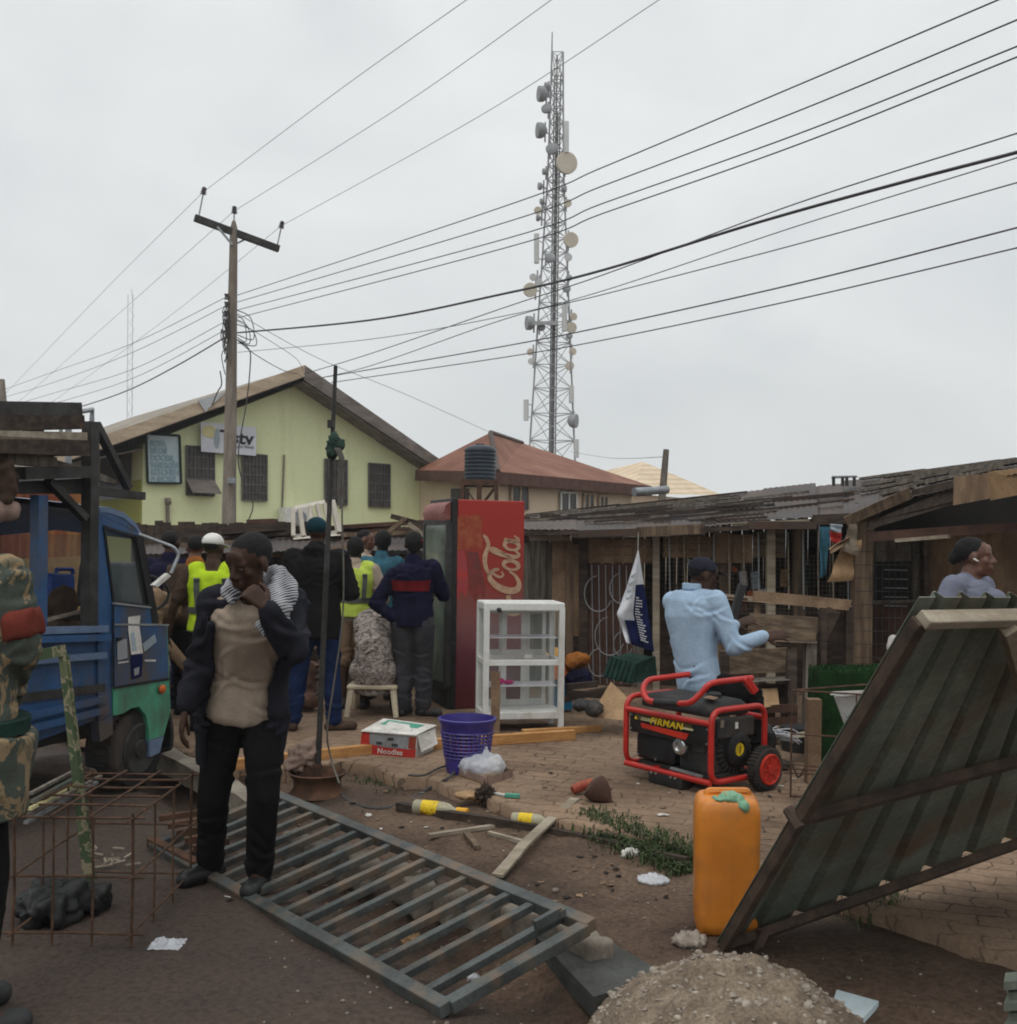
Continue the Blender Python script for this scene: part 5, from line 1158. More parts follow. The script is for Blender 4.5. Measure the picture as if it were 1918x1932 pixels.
# ================================================================== glass display cabinet
A = G(910,1382,PZ); th_ = math.radians(10); ux = V((math.cos(th_), math.sin(th_), 0)); uy = V((-math.sin(th_), math.cos(th_), 0)); CW, CD = .67, .42; CH = P(910,1139,A.y).z - PZ
def cpt(x, y, z): return A + ux*x + uy*y + V((0,0,z))
cb = thing('glass_cabinet', 'white aluminium glass display cabinet with two tiers in front of the red fridge', 'display cabinet', cpt(CW/2,CD/2,0))
s = .046
for x in (s/2, CW-s/2):
    for y in (s/2, CD-s/2): mb = MB(); mb.bar(cpt(x,y,0), cpt(x,y,CH-.03), s, s, uy); part(mb, 'post', m_white, cb)
for z, h in ((.13,.055),(.56,.045),(CH-.025,.07)):
    mb = MB()
    for y in (s/2, CD-s/2): mb.bar(cpt(0 if z>.9 else s,y,z), cpt(CW if z>.9 else CW-s,y,z), s*.9, h)
    for x in (s/2, CW-s/2): mb.bar(cpt(x,s,z), cpt(x,CD-s,z), s*.9, h)
    part(mb, 'rail', m_white, cb, bevel=.012 if z > .9 else .003)
mb = MB(); mb.poly([cpt(.03,.03,CH-.02),cpt(CW-.03,.03,CH-.02),cpt(CW-.03,CD-.03,CH-.02),cpt(.03,CD-.03,CH-.02)], (0,0,.012)); part(mb, 'top_panel', m_white, cb)
mb = MB(); mb.poly([cpt(s,s,.145),cpt(CW-s,s,.145),cpt(CW-s,CD-s,.145),cpt(s,CD-s,.145)], (0,0,.012)); part(mb, 'bottom_panel', m_white, cb)
for i, (x0, x1) in enumerate(((s+.0,.235),(.21,.42),(.42,.60))):
    mb = MB(); y = CD-s*.5-(.02*(i%2))
    for z0, z1 in ((.165,.54),(.585,CH-.06)):
        for x in (x0+.02, x1-.02): mb.bar(cpt(x,y,z0), cpt(x,y,z1), .045 if i < 2 else .03, .015, uy)
        mb.bar(cpt(x0,y,z0+.02), cpt(x1,y,z0+.02), .012,.05); mb.bar(cpt(x0,y,z1-.02), cpt(x1,y,z1-.02), .012,.05)
    part(mb, 'sliding_door_frame', m_white, cb)
mb = MB()
for y in (CD-.03,): mb.poly([cpt(s,y,.16),cpt(CW-s,y,.16),cpt(CW-s,y,CH-.05),cpt(s,y,CH-.05)], uy*.004)
part(mb, 'back_glass', m_glass, cb)
for x in (.012, CW-.016): mb = MB(); mb.poly([cpt(x,s,.16),cpt(x,CD-s,.16),cpt(x,CD-s,CH-.05),cpt(x,s,CH-.05)], ux*.004); part(mb, 'side_glass', m_glass, cb)
for z in (.36,.755): mb = MB(); mb.poly([cpt(s,.06,z),cpt(CW-s,.06,z),cpt(CW-s,CD-.05,z),cpt(s,CD-.05,z)], (0,0,.006)); part(mb, 'glass_shelf', m_bag, cb)
mb = MB(); mb.lathe([(.0,0),(.012,.0),(.02,.012),(0,.02)], cpt(.12,-.003,CH-.05), -uy, 10); mb.box(cpt(.12,0,CH-.045), (.035,.02,.02)); part(mb, 'corner_clip', m_black, cb)
mb = MB(); mb.ell(cpt(.15,.15,.395), .055,.05,.03); mb.ell(cpt(.24,.16,.385), .05,.03,.015); me = remesh(mb,.008,2); folds(me,.012,25,seed=3); solo(me, 'pink_cloth', m_pink, 'bright pink cloth lying on the lower glass shelf of the cabinet', 'cloth')
mb = MB(); mb.box(cpt(.40,.2,.595), (.05,.05,.03)); mb.lathe([(.02,0),(.016,.03),(0,.03)], cpt(.44,.24,.583), n=10); solo(mb, 'small_white_tub', m_whitep, 'small white tub standing on the middle rail shelf of the cabinet', 'tub')
# ================================================================== fridge with its door open
FA = G(858,1338,PZ); FY = FA.y; fs_ = V((.93,.365,0)).normalized(); ff = V((-.365,.93,0)).normalized()      # side direction (to the back), front face direction (away)
Fh = P(858,942,FY).z - PZ; fd_ = (onplane(990,1100,FA,V((fs_.y,-fs_.x,0)))-FA).length; fw_ = .68
fd2 = onplane(990,945,FA,V((fs_.y,-fs_.x,0)))-FA; fdl = V((fd2.x,fd2.y,0)).length
def fr_(s, f, z): return FA + fs_*s + ff*f + V((0,0,z))
fg = thing('drinks_fridge', 'tall faded red drinks fridge with cream script lettering and its glass door open', 'fridge', fr_(fdl/2, fw_/2, 0))
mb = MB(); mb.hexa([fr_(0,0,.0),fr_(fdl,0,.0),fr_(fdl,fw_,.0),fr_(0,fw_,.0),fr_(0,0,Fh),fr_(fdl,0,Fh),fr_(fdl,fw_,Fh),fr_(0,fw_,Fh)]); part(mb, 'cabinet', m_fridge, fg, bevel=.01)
mb = MB(); mb.hexa([fr_(-.055,-.012,.0),fr_(-.002,-.012,.0),fr_(-.002,fw_,.0),fr_(-.055,fw_,.0)]+[fr_(-.055,-.012,Fh+.01),fr_(-.002,-.012,Fh+.01),fr_(-.002,fw_,Fh+.01),fr_(-.055,fw_,Fh+.01)]); part(mb, 'front_frame', m_black, fg, bevel=.006)
mb = MB(); prf = [(-.06,0),(-.11,.03),(-.13,.10),(-.11,.17),(-.06,.205)]
pa = [fr_(x,.02,Fh-.225+z) for x, z in prf]; mb.poly(pa, ff*(fw_-.02)); part(mb, 'header_light', m_head, fg, smooth=True)
dn = (fs_*-.30 + ff*.954).normalized(); d0 = fr_(-.06,.02,.27); hD = Fh-.27-.235
dl0 = P(848,1285,FY-.02); dl1 = P(805,1285,FY+.62)
du = V((dl1.x-dl0.x, dl1.y-dl0.y, 0)); zb0 = P(848,1293,FY).z; zt0 = P(848,985,FY).z
q = [V((dl0.x,dl0.y,zb0)), V((dl0.x,dl0.y,zb0))+du, V((dl0.x,dl0.y,zt0))+du, V((dl0.x,dl0.y,zt0))]
o = V((-.9,-.35,0))
mb = MB(); mb.poly([p + o*.035 for p in q], o*.01); dg_ = part(mb, 'door_glass', m_doorglass, fg)
mb = MB(); 
for a, b in zip(q, q[1:]+q[:1]): mb.bar(a+o*.030, b+o*.030, .05, .05, o)
part(mb, 'door_frame', m_dsteel, fg)
mb = MB(); q2 = [fr_(-.058,.0,.02), fr_(-.058,fw_,.02), fr_(-.058,fw_,.27), fr_(-.058,.0,.27)]; mb.poly(q2, fs_*-.01); part(mb, 'kick_grille', m_blackm, fg)
# print on the side panel:  s = 0..fdl, z
def fp(px, py, e=.004): return onplane(px, py, FA - V((fs_.y,-fs_.x,0))*-e, V((fs_.y,-fs_.x,0)))
ns = V((fs_.y,-fs_.x,0))
def patch(pts, m, nm, e): mb = MB(); mb.add([fp(x,y,e) for x,y in pts], [tuple(range(len(pts)))]); part(mb, nm, m, fg, fix=False)
patch([(862,975),(872,970),(885,974),(900,972),(910,980),(908,1000),(911,1036),(862,1038)], m_frprint, 'printed_cap', .002)
patch([(862,1040),(874,1038),(880,1060),(884,1100),(878,1128),(870,1112),(862,1135)], m_frpink, 'printed_highlight', .003)
patch([(880,1040),(902,1042),(908,1075),(916,1105),(914,1128),(904,1118),(896,1136),(885,1110)], m_frdark, 'printed_bottle', .003)
def rib(pts, w, mb):      # flat brush stroke on the panel; pts in pixels (px, py), w pixel widths
    q = spline([V((x,y,0)) for x,y in pts], 7); n = len(q); ws = [w[min(len(w)-1,int(i/(n-1)*(len(w)-1)))]*(1-((i/(n-1)*(len(w)-1))%1)) + w[min(len(w)-1,int(i/(n-1)*(len(w)-1))+1)]*((i/(n-1)*(len(w)-1))%1) for i in range(n)]
    vs = []
    for i in range(n):
        t = (q[min(i+1,n-1)]-q[max(i-1,0)]).normalized(); s_ = V((-t.y,t.x,0))*ws[i]/2
        vs += [fp(q[i].x+s_.x, q[i].y+s_.y, .006), fp(q[i].x-s_.x, q[i].y-s_.y, .006)]
    mb.add(vs, [(2*i,2*i+1,2*i+3,2*i+2) for i in range(n-1)])
LT = MB()
def gl(pts, w):      # letter space: x reading direction (up the panel), y letter height (towards the left)
    q = []
    for x, y in pts: x = x + .16*y; q.append((978 - 52*y, 1118 - 41.5*x))
    rib(q, w, LT)
EL = lambda cx, cy, rx, ry, n=13, a0=0.0, tot=2*PI: [(cx+rx*math.cos(a0+tot*k/n), cy+ry*math.sin(a0+tot*k/n)) for k in range(n+1)]
gl([(.86,.62),(.70,.56),(.60,.70),(.72,.92),(.90,.90),(.94,.72),(.80,.98),(.50,1.04),(.18,.80),(.03,.40),(.12,.08),(.40,-.02),(.72,.10),(.92,.34)], [3,4,5,5,5,4,6,9,12,13,12,9,6,3])
gl([(.62,1.05),(1.0,1.20),(1.45,1.22),(1.95,1.10),(2.25,1.16),(2.42,1.28)], [5,8,9,7,8,3])
gl(EL(1.20,.27,.20,.27), [6,8,6,4,6,8,6])
gl([(1.38,.42),(1.50,.36)], [3,4])
gl([(1.46,.18),(1.66,.50),(1.86,.86),(1.84,1.02),(1.72,.92),(1.62,.50),(1.60,.16),(1.72,-.02),(1.90,.14)], [3,5,5,5,7,9,8,5,3])
gl(EL(2.10,.25,.20,.26), [6,8,6,4,6,8,6]); gl([(2.34,.52),(2.30,.20),(2.38,.0),(2.56,.16)], [6,8,6,3])
gl([(-.42,.34),(-.18,.38)], [9,9]); gl(EL(-.86,.25,.20,.26), [6,8,6,4,6,8,6]); gl([(-.62,.52),(-.66,.20),(-.58,.0),(-.44,.14)], [6,8,6,3])
part(LT, 'script_lettering', m_frlet, fg, fix=False)
mb = MB(); mb.box(fr_(-.03,-.02,.55), (.04,.05,.12)); part(mb, 'latch', m_black, fg)
# ================================================================== timbers on the yard
def timber(px, z, w, h, m, label, name='timber', cat='timber', up=(0,0,1)):
    a, b = [G(x, y, z) for x, y in px]; mb = MB(); mb.bar(a+V((0,0,h/2)), b+V((0,0,h/2)), w, h); mb.jit(.006, 3, len(label)); return solo(mb, name, m, label, cat, bevel=.004)
timber(((440,1452),(712,1420)), PZ, .06, .07, m_lumber, 'long yellow squared timber lying behind the tyre base of the thin pole')
timber(((700,1421),(1082,1395)), PZ, .06, .075, m_lumber, 'yellow squared timber lying between the purple basket and the glass cabinet')
timber(((985,1388),(1132,1379)), PZ, .05, .05, m_lumber, 'shorter yellow timber whose end pokes out right of the glass cabinet')
mb = MB(); a = G(934,1396,PZ); mb.bar(a, V((a.x-.005, a.y+.05, P(937,1268,a.y).z)), .07, .022, (0,1,0)); solo(mb, 'upright_plank', m_ply, 'short brown plank standing upright against the cabinet front', 'plank')
# ================================================================== purple basket
bb = G(880,1455,PZ); bk_ = bb.y/2000; br0, br1, bh = 38*bk_, 52*bk_, (1455-1352)*bk_*.98
bs = thing('laundry_basket', 'tall purple perforated plastic basket on the pavers', 'basket', bb)
NB = 30
def bp(t, z, e=0): r = br0+(br1-br0)*(z/bh)**.9 + e; return bb + V((r*math.cos(t), r*math.sin(t), z))
mb = MB(); za = bh*.76
for k in range(NB): t = 2*PI*k/NB; mb.bar(bp(t,bh*.30), bp(t,za), .014, .005, V((math.cos(t),math.sin(t),0)))
for k in range(8): z = bh*.30 + (za-bh*.30)*k/7; mb.tube([bp(2*PI*j/48, z) for j in range(48)], .006, 5, closed=True)
part(mb, 'lattice_wall', m_purple, bs)
mb = MB(); pr = lambda z: br0+(br1-br0)*(z/bh)**.9
mb.lathe([(0,.004),(pr(0),.0),(pr(bh*.15),bh*.15),(pr(bh*.30),bh*.30),(pr(bh*.3)-.004,bh*.3),(pr(0)-.006,.008),(0,.010)], bb, n=40); part(mb, 'base', m_purple, bs, smooth=True)
mb = MB(); mb.lathe([(pr(za),za),(pr(bh*.9),bh*.9),(pr(bh*.93)+.012,bh*.94),(pr(bh)+.012,bh),(pr(bh)-.002,bh+.004),(pr(za)-.005,za)], bb, n=48); part(mb, 'rim', m_purple, bs, smooth=True)
mb = MB(); mb.ell(bb+V((.0,0,bh*.4)), br0*.8,br0*.8,bh*.18); me = remesh(mb,.012,2); folds(me,.03,12,seed=8); solo(me, 'clothes_in_basket', m_pink, 'pinkish clothes lying inside the purple perforated basket', 'clothes')
# ================================================================== red and white carton
c0 = G(679,1421,PZ); c1 = G(783,1430,PZ); cu = c1-c0; ch_ = .155; cv = V((-cu.y, cu.x, 0)).normalized()*.34
cbx = thing('noodle_carton', 'white topped red carton with small lettering lying on the pavers', 'carton', (c0+c1+cv)/2)
tp_ = V((.012,0,ch_)); mb = MB(); mb.hexa([c0,c1,c1+cv,c0+cv,c0+tp_,c1+tp_,c1+cv+tp_,c0+cv+tp_]); part(mb, 'box', m_paper, cbx)
mb = MB(); o = cv.normalized()*-.003; zz = lambda u, z: c0 + cu*u + tp_*z + o
mb.poly([zz(0,0),zz(1,0),zz(1,.42),zz(.85,.37),zz(.5,.36),zz(.17,.46),zz(.14,1),zz(0,1)], o); part(mb, 'red_print', m_inkr, cbx)
mb = MB(); mb.poly([zz(.15,.48),zz(.5,.38),zz(.84,.39),zz(.86,.95),zz(.15,.98)], o); part(mb, 'grey_print', m_inkg, cbx)
mb = MB(); mb.poly([zz(.86,.42),zz(.99,.43),zz(.99,.95),zz(.87,.95)], o); part(mb, 'orange_print', m_frprint, cbx)
mb = MB()
for u0, z0 in ((.34,.55),(.62,.52),(.54,.78)): 
    for k in range(5): mb.bar(zz(u0-.05+.022*k,z0)+o*2, zz(u0-.05+.022*k+.015,z0)+o*2, .002, .02)
part(mb, 'small_print', m_ink, cbx, kind='stuff')
part(text_mb('Noodles', .055, .001, frame(zz(.55,.19)+o*2, cu, tp_), .0005, 'CENTER', 0, 1, 1.05), 'lettering', m_paper, cbx)
part(text_mb('70g x 40', .03, .001, frame(zz(.07,.72)+o*2, tp_, cu*-1), .001), 'side_lettering', m_paper, cbx) if False else None
lid = [c0+tp_*1.03-cv*.05, c1+tp_*1.03-cv*.05, c1+cv*1.02+tp_*1.12, c0+cv*1.02+tp_*1.25]
mb = MB(); mb.poly(lid, (0,0,.006)); part(mb, 'lid', m_paper, cbx)
L_ = lambda u, v: (lid[0]*(1-u)+lid[1]*u)*(1-v)+(lid[3]*(1-u)+lid[2]*u)*v + V((0,0,.009))
mb = MB(); mb.add([L_(.12,.55),L_(.82,.5),L_(.84,.85),L_(.13,.92)], [(0,1,2,3)]); part(mb, 'green_print', m_inkgr, cbx, fix=False)
mb = MB()
for k in range(7): u = .48+k*.05; mb.add([L_(u,.22),L_(u+.03,.22),L_(u+.03,.36),L_(u,.36)], [(0,1,2,3)])
part(mb, 'lid_lettering', m_inkgr, cbx, fix=False, kind='stuff')
mb = MB(); mb.poly([c1+tp_+cv*.0, c1+tp_+cv*.9, c1+cv*.85+tp_*.35+cu*.10, c1+cv*.1+tp_*.25+cu*.06], cu.normalized()*.004); part(mb, 'side_flap', m_paper, cbx)
# ================================================================== tray with a clear bag of something white
tr_ = G(908,1474,PZ); tk = tr_.y/2000
ty = thing('carton_tray', 'shallow pale carton tray on the pavers in front of the purple basket', 'tray', tr_)
q = [G(852,1458,PZ), G(918,1482,PZ), G(966,1466,PZ), G(905,1446,PZ)]
mb = MB(); mb.poly([p for p in q], (0,0,.008)); part(mb, 'base', m_card, ty)
mb = MB(); 
for a, b in zip(q, q[1:]+q[:1]): mb.hexa([a, b, b+V((.004,.006,0)), a+V((.004,.006,0)), a+V((0,0,.05)), b+V((0,0,.05)), b+V((.004,.006,.05)), a+V((.004,.006,.05))])
part(mb, 'side', m_sack, ty)
mb = MB(); c = (q[0]+q[2])/2; c.z = PZ+.06; mb.ell(c, .165,.14,.085); mb.ell(c+V((.01,.02,.09)), .035,.03,.05); mb.ell(c+V((-.06,0,.03)), .07,.07,.06); mb.ell(c+V((.07,-.02,.03)), .07,.07,.06); me = remesh(mb,.010,2); folds(me,.016,14,seed=21)
solo(me, 'clear_bag', m_bag, 'puffed clear plastic bag of white packets heaped on the carton tray', 'bag')
# ================================================================== rusty wheel base with the thin pole
wb = G(598,1500,0); wk = wb.y/2000
rim = thing('rusty_wheel_rim', 'rusty steel wheel rim lying flat as the foot of the thin pole', 'wheel rim', wb)
mb = MB(); Rw = 55*wk; mb.lathe([(Rw*.95,0),(Rw,.01),(Rw*.88,.03),(Rw*.80,.06),(Rw*.82,.11),(Rw*.95,.135),(Rw,.15),(Rw*.94,.155),(Rw*.82,.125),(Rw*.74,.10),(Rw*.70,.09),(0,.085)], wb, n=36); part(mb, 'rim', m_rust, rim, smooth=True)
mb = MB(); mb.tube([wb+V((.0,0,.06)), wb+V((0,0,.20))], .03, 10); part(mb, 'socket', m_rust, rim)
pp0 = wb + V((0,0,.085)); pp1 = P(633,690,wb.y+.05)
tpole = thing('thin_pole', 'tall thin dark steel pole leaning up from the rusty wheel rim', 'pole', pp0)
mb = MB(); mb.tube([pp0, pp0.lerp(pp1,.55), pp1], [.020,.017,.013], 8); part(mb, 'shaft', m_dsteel, tpole, smooth=True)
mb = MB(); c = P(624,800,wb.y+.02); mb.box(c, (.04,.04,.05)); part(mb, 'clamp', m_dsteel, tpole)
mb = MB(); c = P(630,838,wb.y); mb.ell(c, .045,.045,.09); mb.ell(c+V((.045,0,-.005)), .03,.03,.035); mb.ell(c+V((-.01,0,-.05)), .05,.04,.05); me = remesh(mb,.010,1); folds(me,.03,22,seed=4)
rg = solo(me, 'green_rag', m_rope, 'dark green rag knotted round the thin pole near its top', 'rag')
mb = MB()
for k in range(3): mb.tube(spline([P(632+k*4,845,wb.y-.03), P(642+k*3,870,wb.y-.04), P(638+k*2,905,wb.y-.03), P(640+k,940+k*10,wb.y-.03)],5), .008, 5)
mb.tube(spline([P(640,850,wb.y-.04), P(646,900,wb.y-.04), P(645,980,wb.y-.06), P(648,1080,wb.y-.08), P(645,1180,wb.y-.1), P(628,1300,wb.y-.15), P(617,1380,wb.y-.15), P(624,1430,wb.y-.1), P(640,1478,wb.y-.3)],6), .006, 5)
solo(mb, 'dangling_rope', m_rope2, 'thin cord hanging down from the green rag along the thin pole', 'cord', fix=False)
mb = MB(); c = P(574,1425,wb.y+.04); mb.ell(c, .105,.09,.095); mb.ell(c+V((-.05,-.01,-.05)), .09,.08,.06); mb.ell(c+V((.05,.0,.03)), .05,.06,.06); me = remesh(mb,.012,1); folds(me,.05,13,seed=12)
solo(me, 'dusty_sack', m_sack, 'crumpled dusty pink sack stuffed against the thin pole on the wheel rim', 'sack')
mb = MB(); pts = [G(640,1485,.03), G(652,1508,.02), G(690,1522,.02), G(730,1524,.02), G(770,1510,.03), G(815,1484,.06), G(845,1468,.14), G(858,1455,.14)]
mb.tube(spline(pts,6), .010, 6); mb.tube(spline([G(770,1462,.14), G(800,1462,.14), G(830,1448,.14), G(860,1440,.14)],5), .008, 5); solo(mb, 'black_hose', m_wire, 'thin dark cable looping over the mud from the pole foot to the basket', 'cable', fix=False)
# ================================================================== fallen steel gate
A1g = V((-1.33,6.13,.2)); A1g = G(523,1503,.2); A2g = G(1112,1746,.2); B1g = G(292,1596,.02); B2g = G(838,1902,.02)
gt = thing('fallen_gate', 'long grey green steel bar gate lying flat across the drain', 'gate', (A1g+B2g)/2)
def gp(u, v): return (A1g*(1-u)+A2g*u)*(1-v) + (B1g*(1-u)+B2g*u)*v
gnrm = (A2g-A1g).cross(B1g-A1g).normalized(); gnrm = gnrm if gnrm.z > 0 else -gnrm
for v, nm in ((0,'side_rail'),(1,'side_rail')): mb = MB(); mb.bar(gp(-.005,v), gp(1.005,v), .055, .05, gnrm); part(mb, nm, m_gate, gt, bevel=.004)
for u in (0,1): mb = MB(); mb.bar(gp(u,.03), gp(u,.97), .055, .046, gnrm); part(mb, 'end_rail', m_gate, gt, bevel=.004)
NBAR = 17
for k in range(1, NBAR):
    u = k/NBAR + RND.uniform(-.004,.004); mb = MB(); mb.bar(gp(u,.02)+gnrm*RND.uniform(-.003,.003), gp(u+RND.uniform(-.003,.003),.98), .036, .032, gnrm); part(mb, 'bar', m_gate, gt, bevel=.003)
mb = MB(); mb.bar(gp(.955,.05)+gnrm*.04, gp(.955,.24)+gnrm*.04, .022, .04, gnrm); mb.bar(gp(.955,.05)+gnrm*.02, gp(.955,.05)+gnrm*.05, .03, .03); part(mb, 'latch_bar', m_gate, gt)
# second, darker end of gate beyond the man (hinge pieces)
mb = MB()
for k in range(5): y = 1538+k*14; mb.bar(G(300+k*16,y+6,.12), G(392+k*10,y-8,.14), .03, .03)
mb.bar(G(285,1588,.03), G(372,1634,.03), .05, .05); solo(mb, 'rusty_grate', m_rust, 'rusty bar grate lying at the far end of the fallen gate behind the man', 'grate')
# ================================================================== tilted sheet metal panel with rusty frame
S00 = V((.88,4.34,0.03)); S01 = V((1.13,2.86,1.478)); S10 = G(1918,1590,.12); e_ = (S10-S00)
S00 = G(1366,1786,.03); S01 = P(1742,1160,2.95); bq = P(1918,1592,4.75); S10 = S00 + (bq-S00)*1.9; tq = P(1918,1157,3.15); S11 = S01 + (tq-S01)*3.6
def sp(u, v): return S00*(1-u)*(1-v)+S10*u*(1-v)+S11*u*v+S01*(1-u)*v
sn = (S10-S00).cross(S01-S00).normalized(); sn = sn if sn.y < 0 else -sn      # towards the viewer
pnl = thing('sheet_metal_panel', 'big grey green corrugated sheet panel on a rusty frame tipped towards the camera', 'metal panel', S00)
def prof_(u):      # trapezoidal ribs
    t = (u*13.0) % 1; return .022*(0 if t < .62 else min(1, (t-.62)/.07) if t < .84 else max(0, 1-(t-.84)/.07))
mb = MB(); NU = 13*16
def fnp(u, v): return sp(u*1.0, v*1.045-.03) - sn*(.04) + sn*-prof_(u) 
mb.surf(fnp, NU, 12, -sn*.003); part(mb, 'corrugated_sheet', m_panel, pnl)
for u0, u1, v, w, m, nm in ((-.003,1,.0,.05,m_rustd,'bottom_rail'),(-.003,1,.475,.05,m_rustd,'middle_rail')): mb = MB(); mb.bar(sp(u0,v), sp(u1,v), w*.75, .04, sn); part(mb, nm, m, pnl, bevel=.004)
for u in (0.0,.999): mb = MB(); mb.bar(sp(u,-.02), sp(u,.99), .038, .04, sn); part(mb, 'side_rail', m_rustd, pnl, bevel=.004)
mb = MB(); mb.bar(sp(-.004,.995)+sn*.01, sp(1,.995)+sn*.01, .032, .05, sn); part(mb, 'top_batten', m_pale, pnl, bevel=.004)
mb = MB(); mb.bar(sp(.235,.985)+sn*.03, sp(.42,.72)+sn*.03, .045, .05, sn); part(mb, 'diagonal_batten', m_pale, pnl, bevel=.003)
mb = MB(); mb.tube([sp(.0,.475)+sn*.03-(S10-S00).normalized()*.02, sp(.0,.475)-sn*.05-(S10-S00).normalized()*.02], .022, 8); mb.tube([sp(.03,.01)-V((0,0,.0)), sp(.05,-.04)], .02, 6); part(mb, 'hinge_pipe', m_rustd, pnl)
mb = MB(); mb.bar(sp(.06,.01), V((sp(.045,0).x, sp(.045,0).y-.02, .0)), .04, .04); part(mb, 'foot_bar', m_rustd, pnl); mb = MB(); mb.bar(sp(.50,.99), V((sp(.5,0).x+.6, 3.9, .1)), .05, .05); part(mb, 'prop', m_rustd, pnl)
# ================================================================== sand and gravel pile
pc = V((.62,3.42,0)); pr_x, pr_y, ph = .51, .58, .245
pc = G(1372,1935,0); pc = V((pc.x, 3.50, 0))
def pz(x, y):
    dx, dy = (x-pc.x)/pr_x, (y-pc.y)/pr_y; r = math.sqrt(dx*dx+dy*dy)
    q = V((x,y,0)); r = r*(1+.07*noise.noise(q*3.1)); h = ph*max(0, 1-r**1.9); return h*(1+.20*noise.noise(q*4.5)+.08*noise.noise(q*9)) + (.020*noise.noise(q*11)+.016*noise.noise(q*27))*min(1,h*9) - (.02 if r > .98 else 0) - (.35 if r > 1.03 else 0)
mb = MB(); N = 130; mb.add([V((pc.x+pr_x*1.15*(2*i/N-1), pc.y+pr_y*1.15*(2*j/N-1), pz(pc.x+pr_x*1.15*(2*i/N-1), pc.y+pr_y*1.15*(2*j/N-1)))) for j in range(N+1) for i in range(N+1)], [(j*(N+1)+i, j*(N+1)+i+1, (j+1)*(N+1)+i+1, (j+1)*(N+1)+i) for j in range(N) for i in range(N)])
solo(mb, 'gravel_pile', m_sand, 'round heap of sand and gravel in front of the tipped metal panel', 'gravel pile', smooth=False, fix=False)
mb = MB()
for k in range(520):
    a = RND.uniform(0, 2*PI); r = math.sqrt(RND.random())*.97; x, y = pc.x+pr_x*r*math.cos(a), pc.y+pr_y*r*math.sin(a); s = RND.uniform(.004,.013)*(1.6 if RND.random() < .08 else 1)
    st_ = MB(); st_.ell(V((x,y,pz(x,y)+s*.2)), s, s*RND.uniform(.5,1.2), s*RND.uniform(.35,.8), Matrix.Rotation(RND.uniform(0,3),3,'Z') @ Matrix.Rotation(RND.uniform(-.6,.6),3,'X'), 6, 4); st_.jit(s*.4, 60, k); mb.join(st_)
solo(mb, 'pile_stones', m_stone, 'loose pale stones scattered over the gravel heap', 'stones', kind='stuff', fix=False)
mb = MB()
for k in range(420):
    px, py = RND.uniform(480,1918), RND.uniform(1440,1930); p = G(px,py,.0); t = p.dot(NR)
    if t > 3.7: continue
    s = RND.uniform(.003,.010)*(2 if RND.random()<.05 else 1); p.z = gh(p.x,p.y)+s*.3
    st_ = MB(); st_.ell(p, s, s*RND.uniform(.5,1.2), s*RND.uniform(.35,.8), Matrix.Rotation(RND.uniform(0,3),3,'Z'), 6, 4); mb.join(st_)
solo(mb, 'ground_stones', m_conc, 'small stones and crumbs scattered on the brown earth', 'stones', kind='stuff', fix=False)
mb = MB(); q = [G(1560,1935,.02), G(1610,1952,.02), G(1657,1900,.02), G(1578,1878,.02)]; mb.poly(q, (0,0,.022)); solo(mb, 'white_board', m_signb, 'pale greenish board lying under the right side of the gravel heap', 'board')
mb = MB()
for k in range(5): q = [P(1896+k*2,1850+k*20,2.6), P(1990,1845+k*20,2.4), P(1990,1862+k*20,2.35), P(1893+(k%2)*9,1868+k*20,2.55)]; mb.poly(q, (0,0,.02))
solo(mb, 'corrugated_offcut', m_panel, 'pale green corrugated offcut at the lower right edge', 'sheet offcut')
# ================================================================== ground clutter
mb = MB(); q = [(938,1652),(968,1618),(985,1596),(1040,1545),(1084,1508)]; w_ = .030
pts = [G(x, y, gh(*G(x,y,0).xy)+.03+.012*i) for i,(x,y) in enumerate(q)]
for a, b in zip(pts, pts[1:]): mb.bar(a, b+(b-a)*.02, .058, .014)
solo(mb, 'bent_white_strip', m_pale, 'bent whitish wooden strip lying diagonally on the earth by the bottles', 'strip')
for k, (x0,y0,x1,y1,w,lb) in enumerate(((810,1577,941,1557,.025,'straight pale stick lying between the two bottles'),(921,1571,1002,1592,.02,'short pale stick lying in front of the smaller bottle'),(878,1572,901,1599,.025,'stubby brown stick lying between the pale sticks'))):
    a, b = G(x0,y0,.045), G(x1,y1,.045); mb = MB(); mb.bar(a, b, w*1.3, .02); mb.jit(.006,8,k); solo(mb, 'stick', m_pale if k < 2 else m_wood, lb, 'stick')
mb = MB(); pts = [G(750,1520,.05), G(840,1536,.06), G(930,1552,.06), G(1050,1570,.06), G(1180,1594,.07), G(1300,1632,.07)]
for a, b in zip(pts, pts[1:]): mb.bar(a, b, .05, .05)
mb.jit(.02, 4, 8); solo(mb, 'edge_board', m_woodd, 'dark half buried board along the edge of the earth strip', 'board')
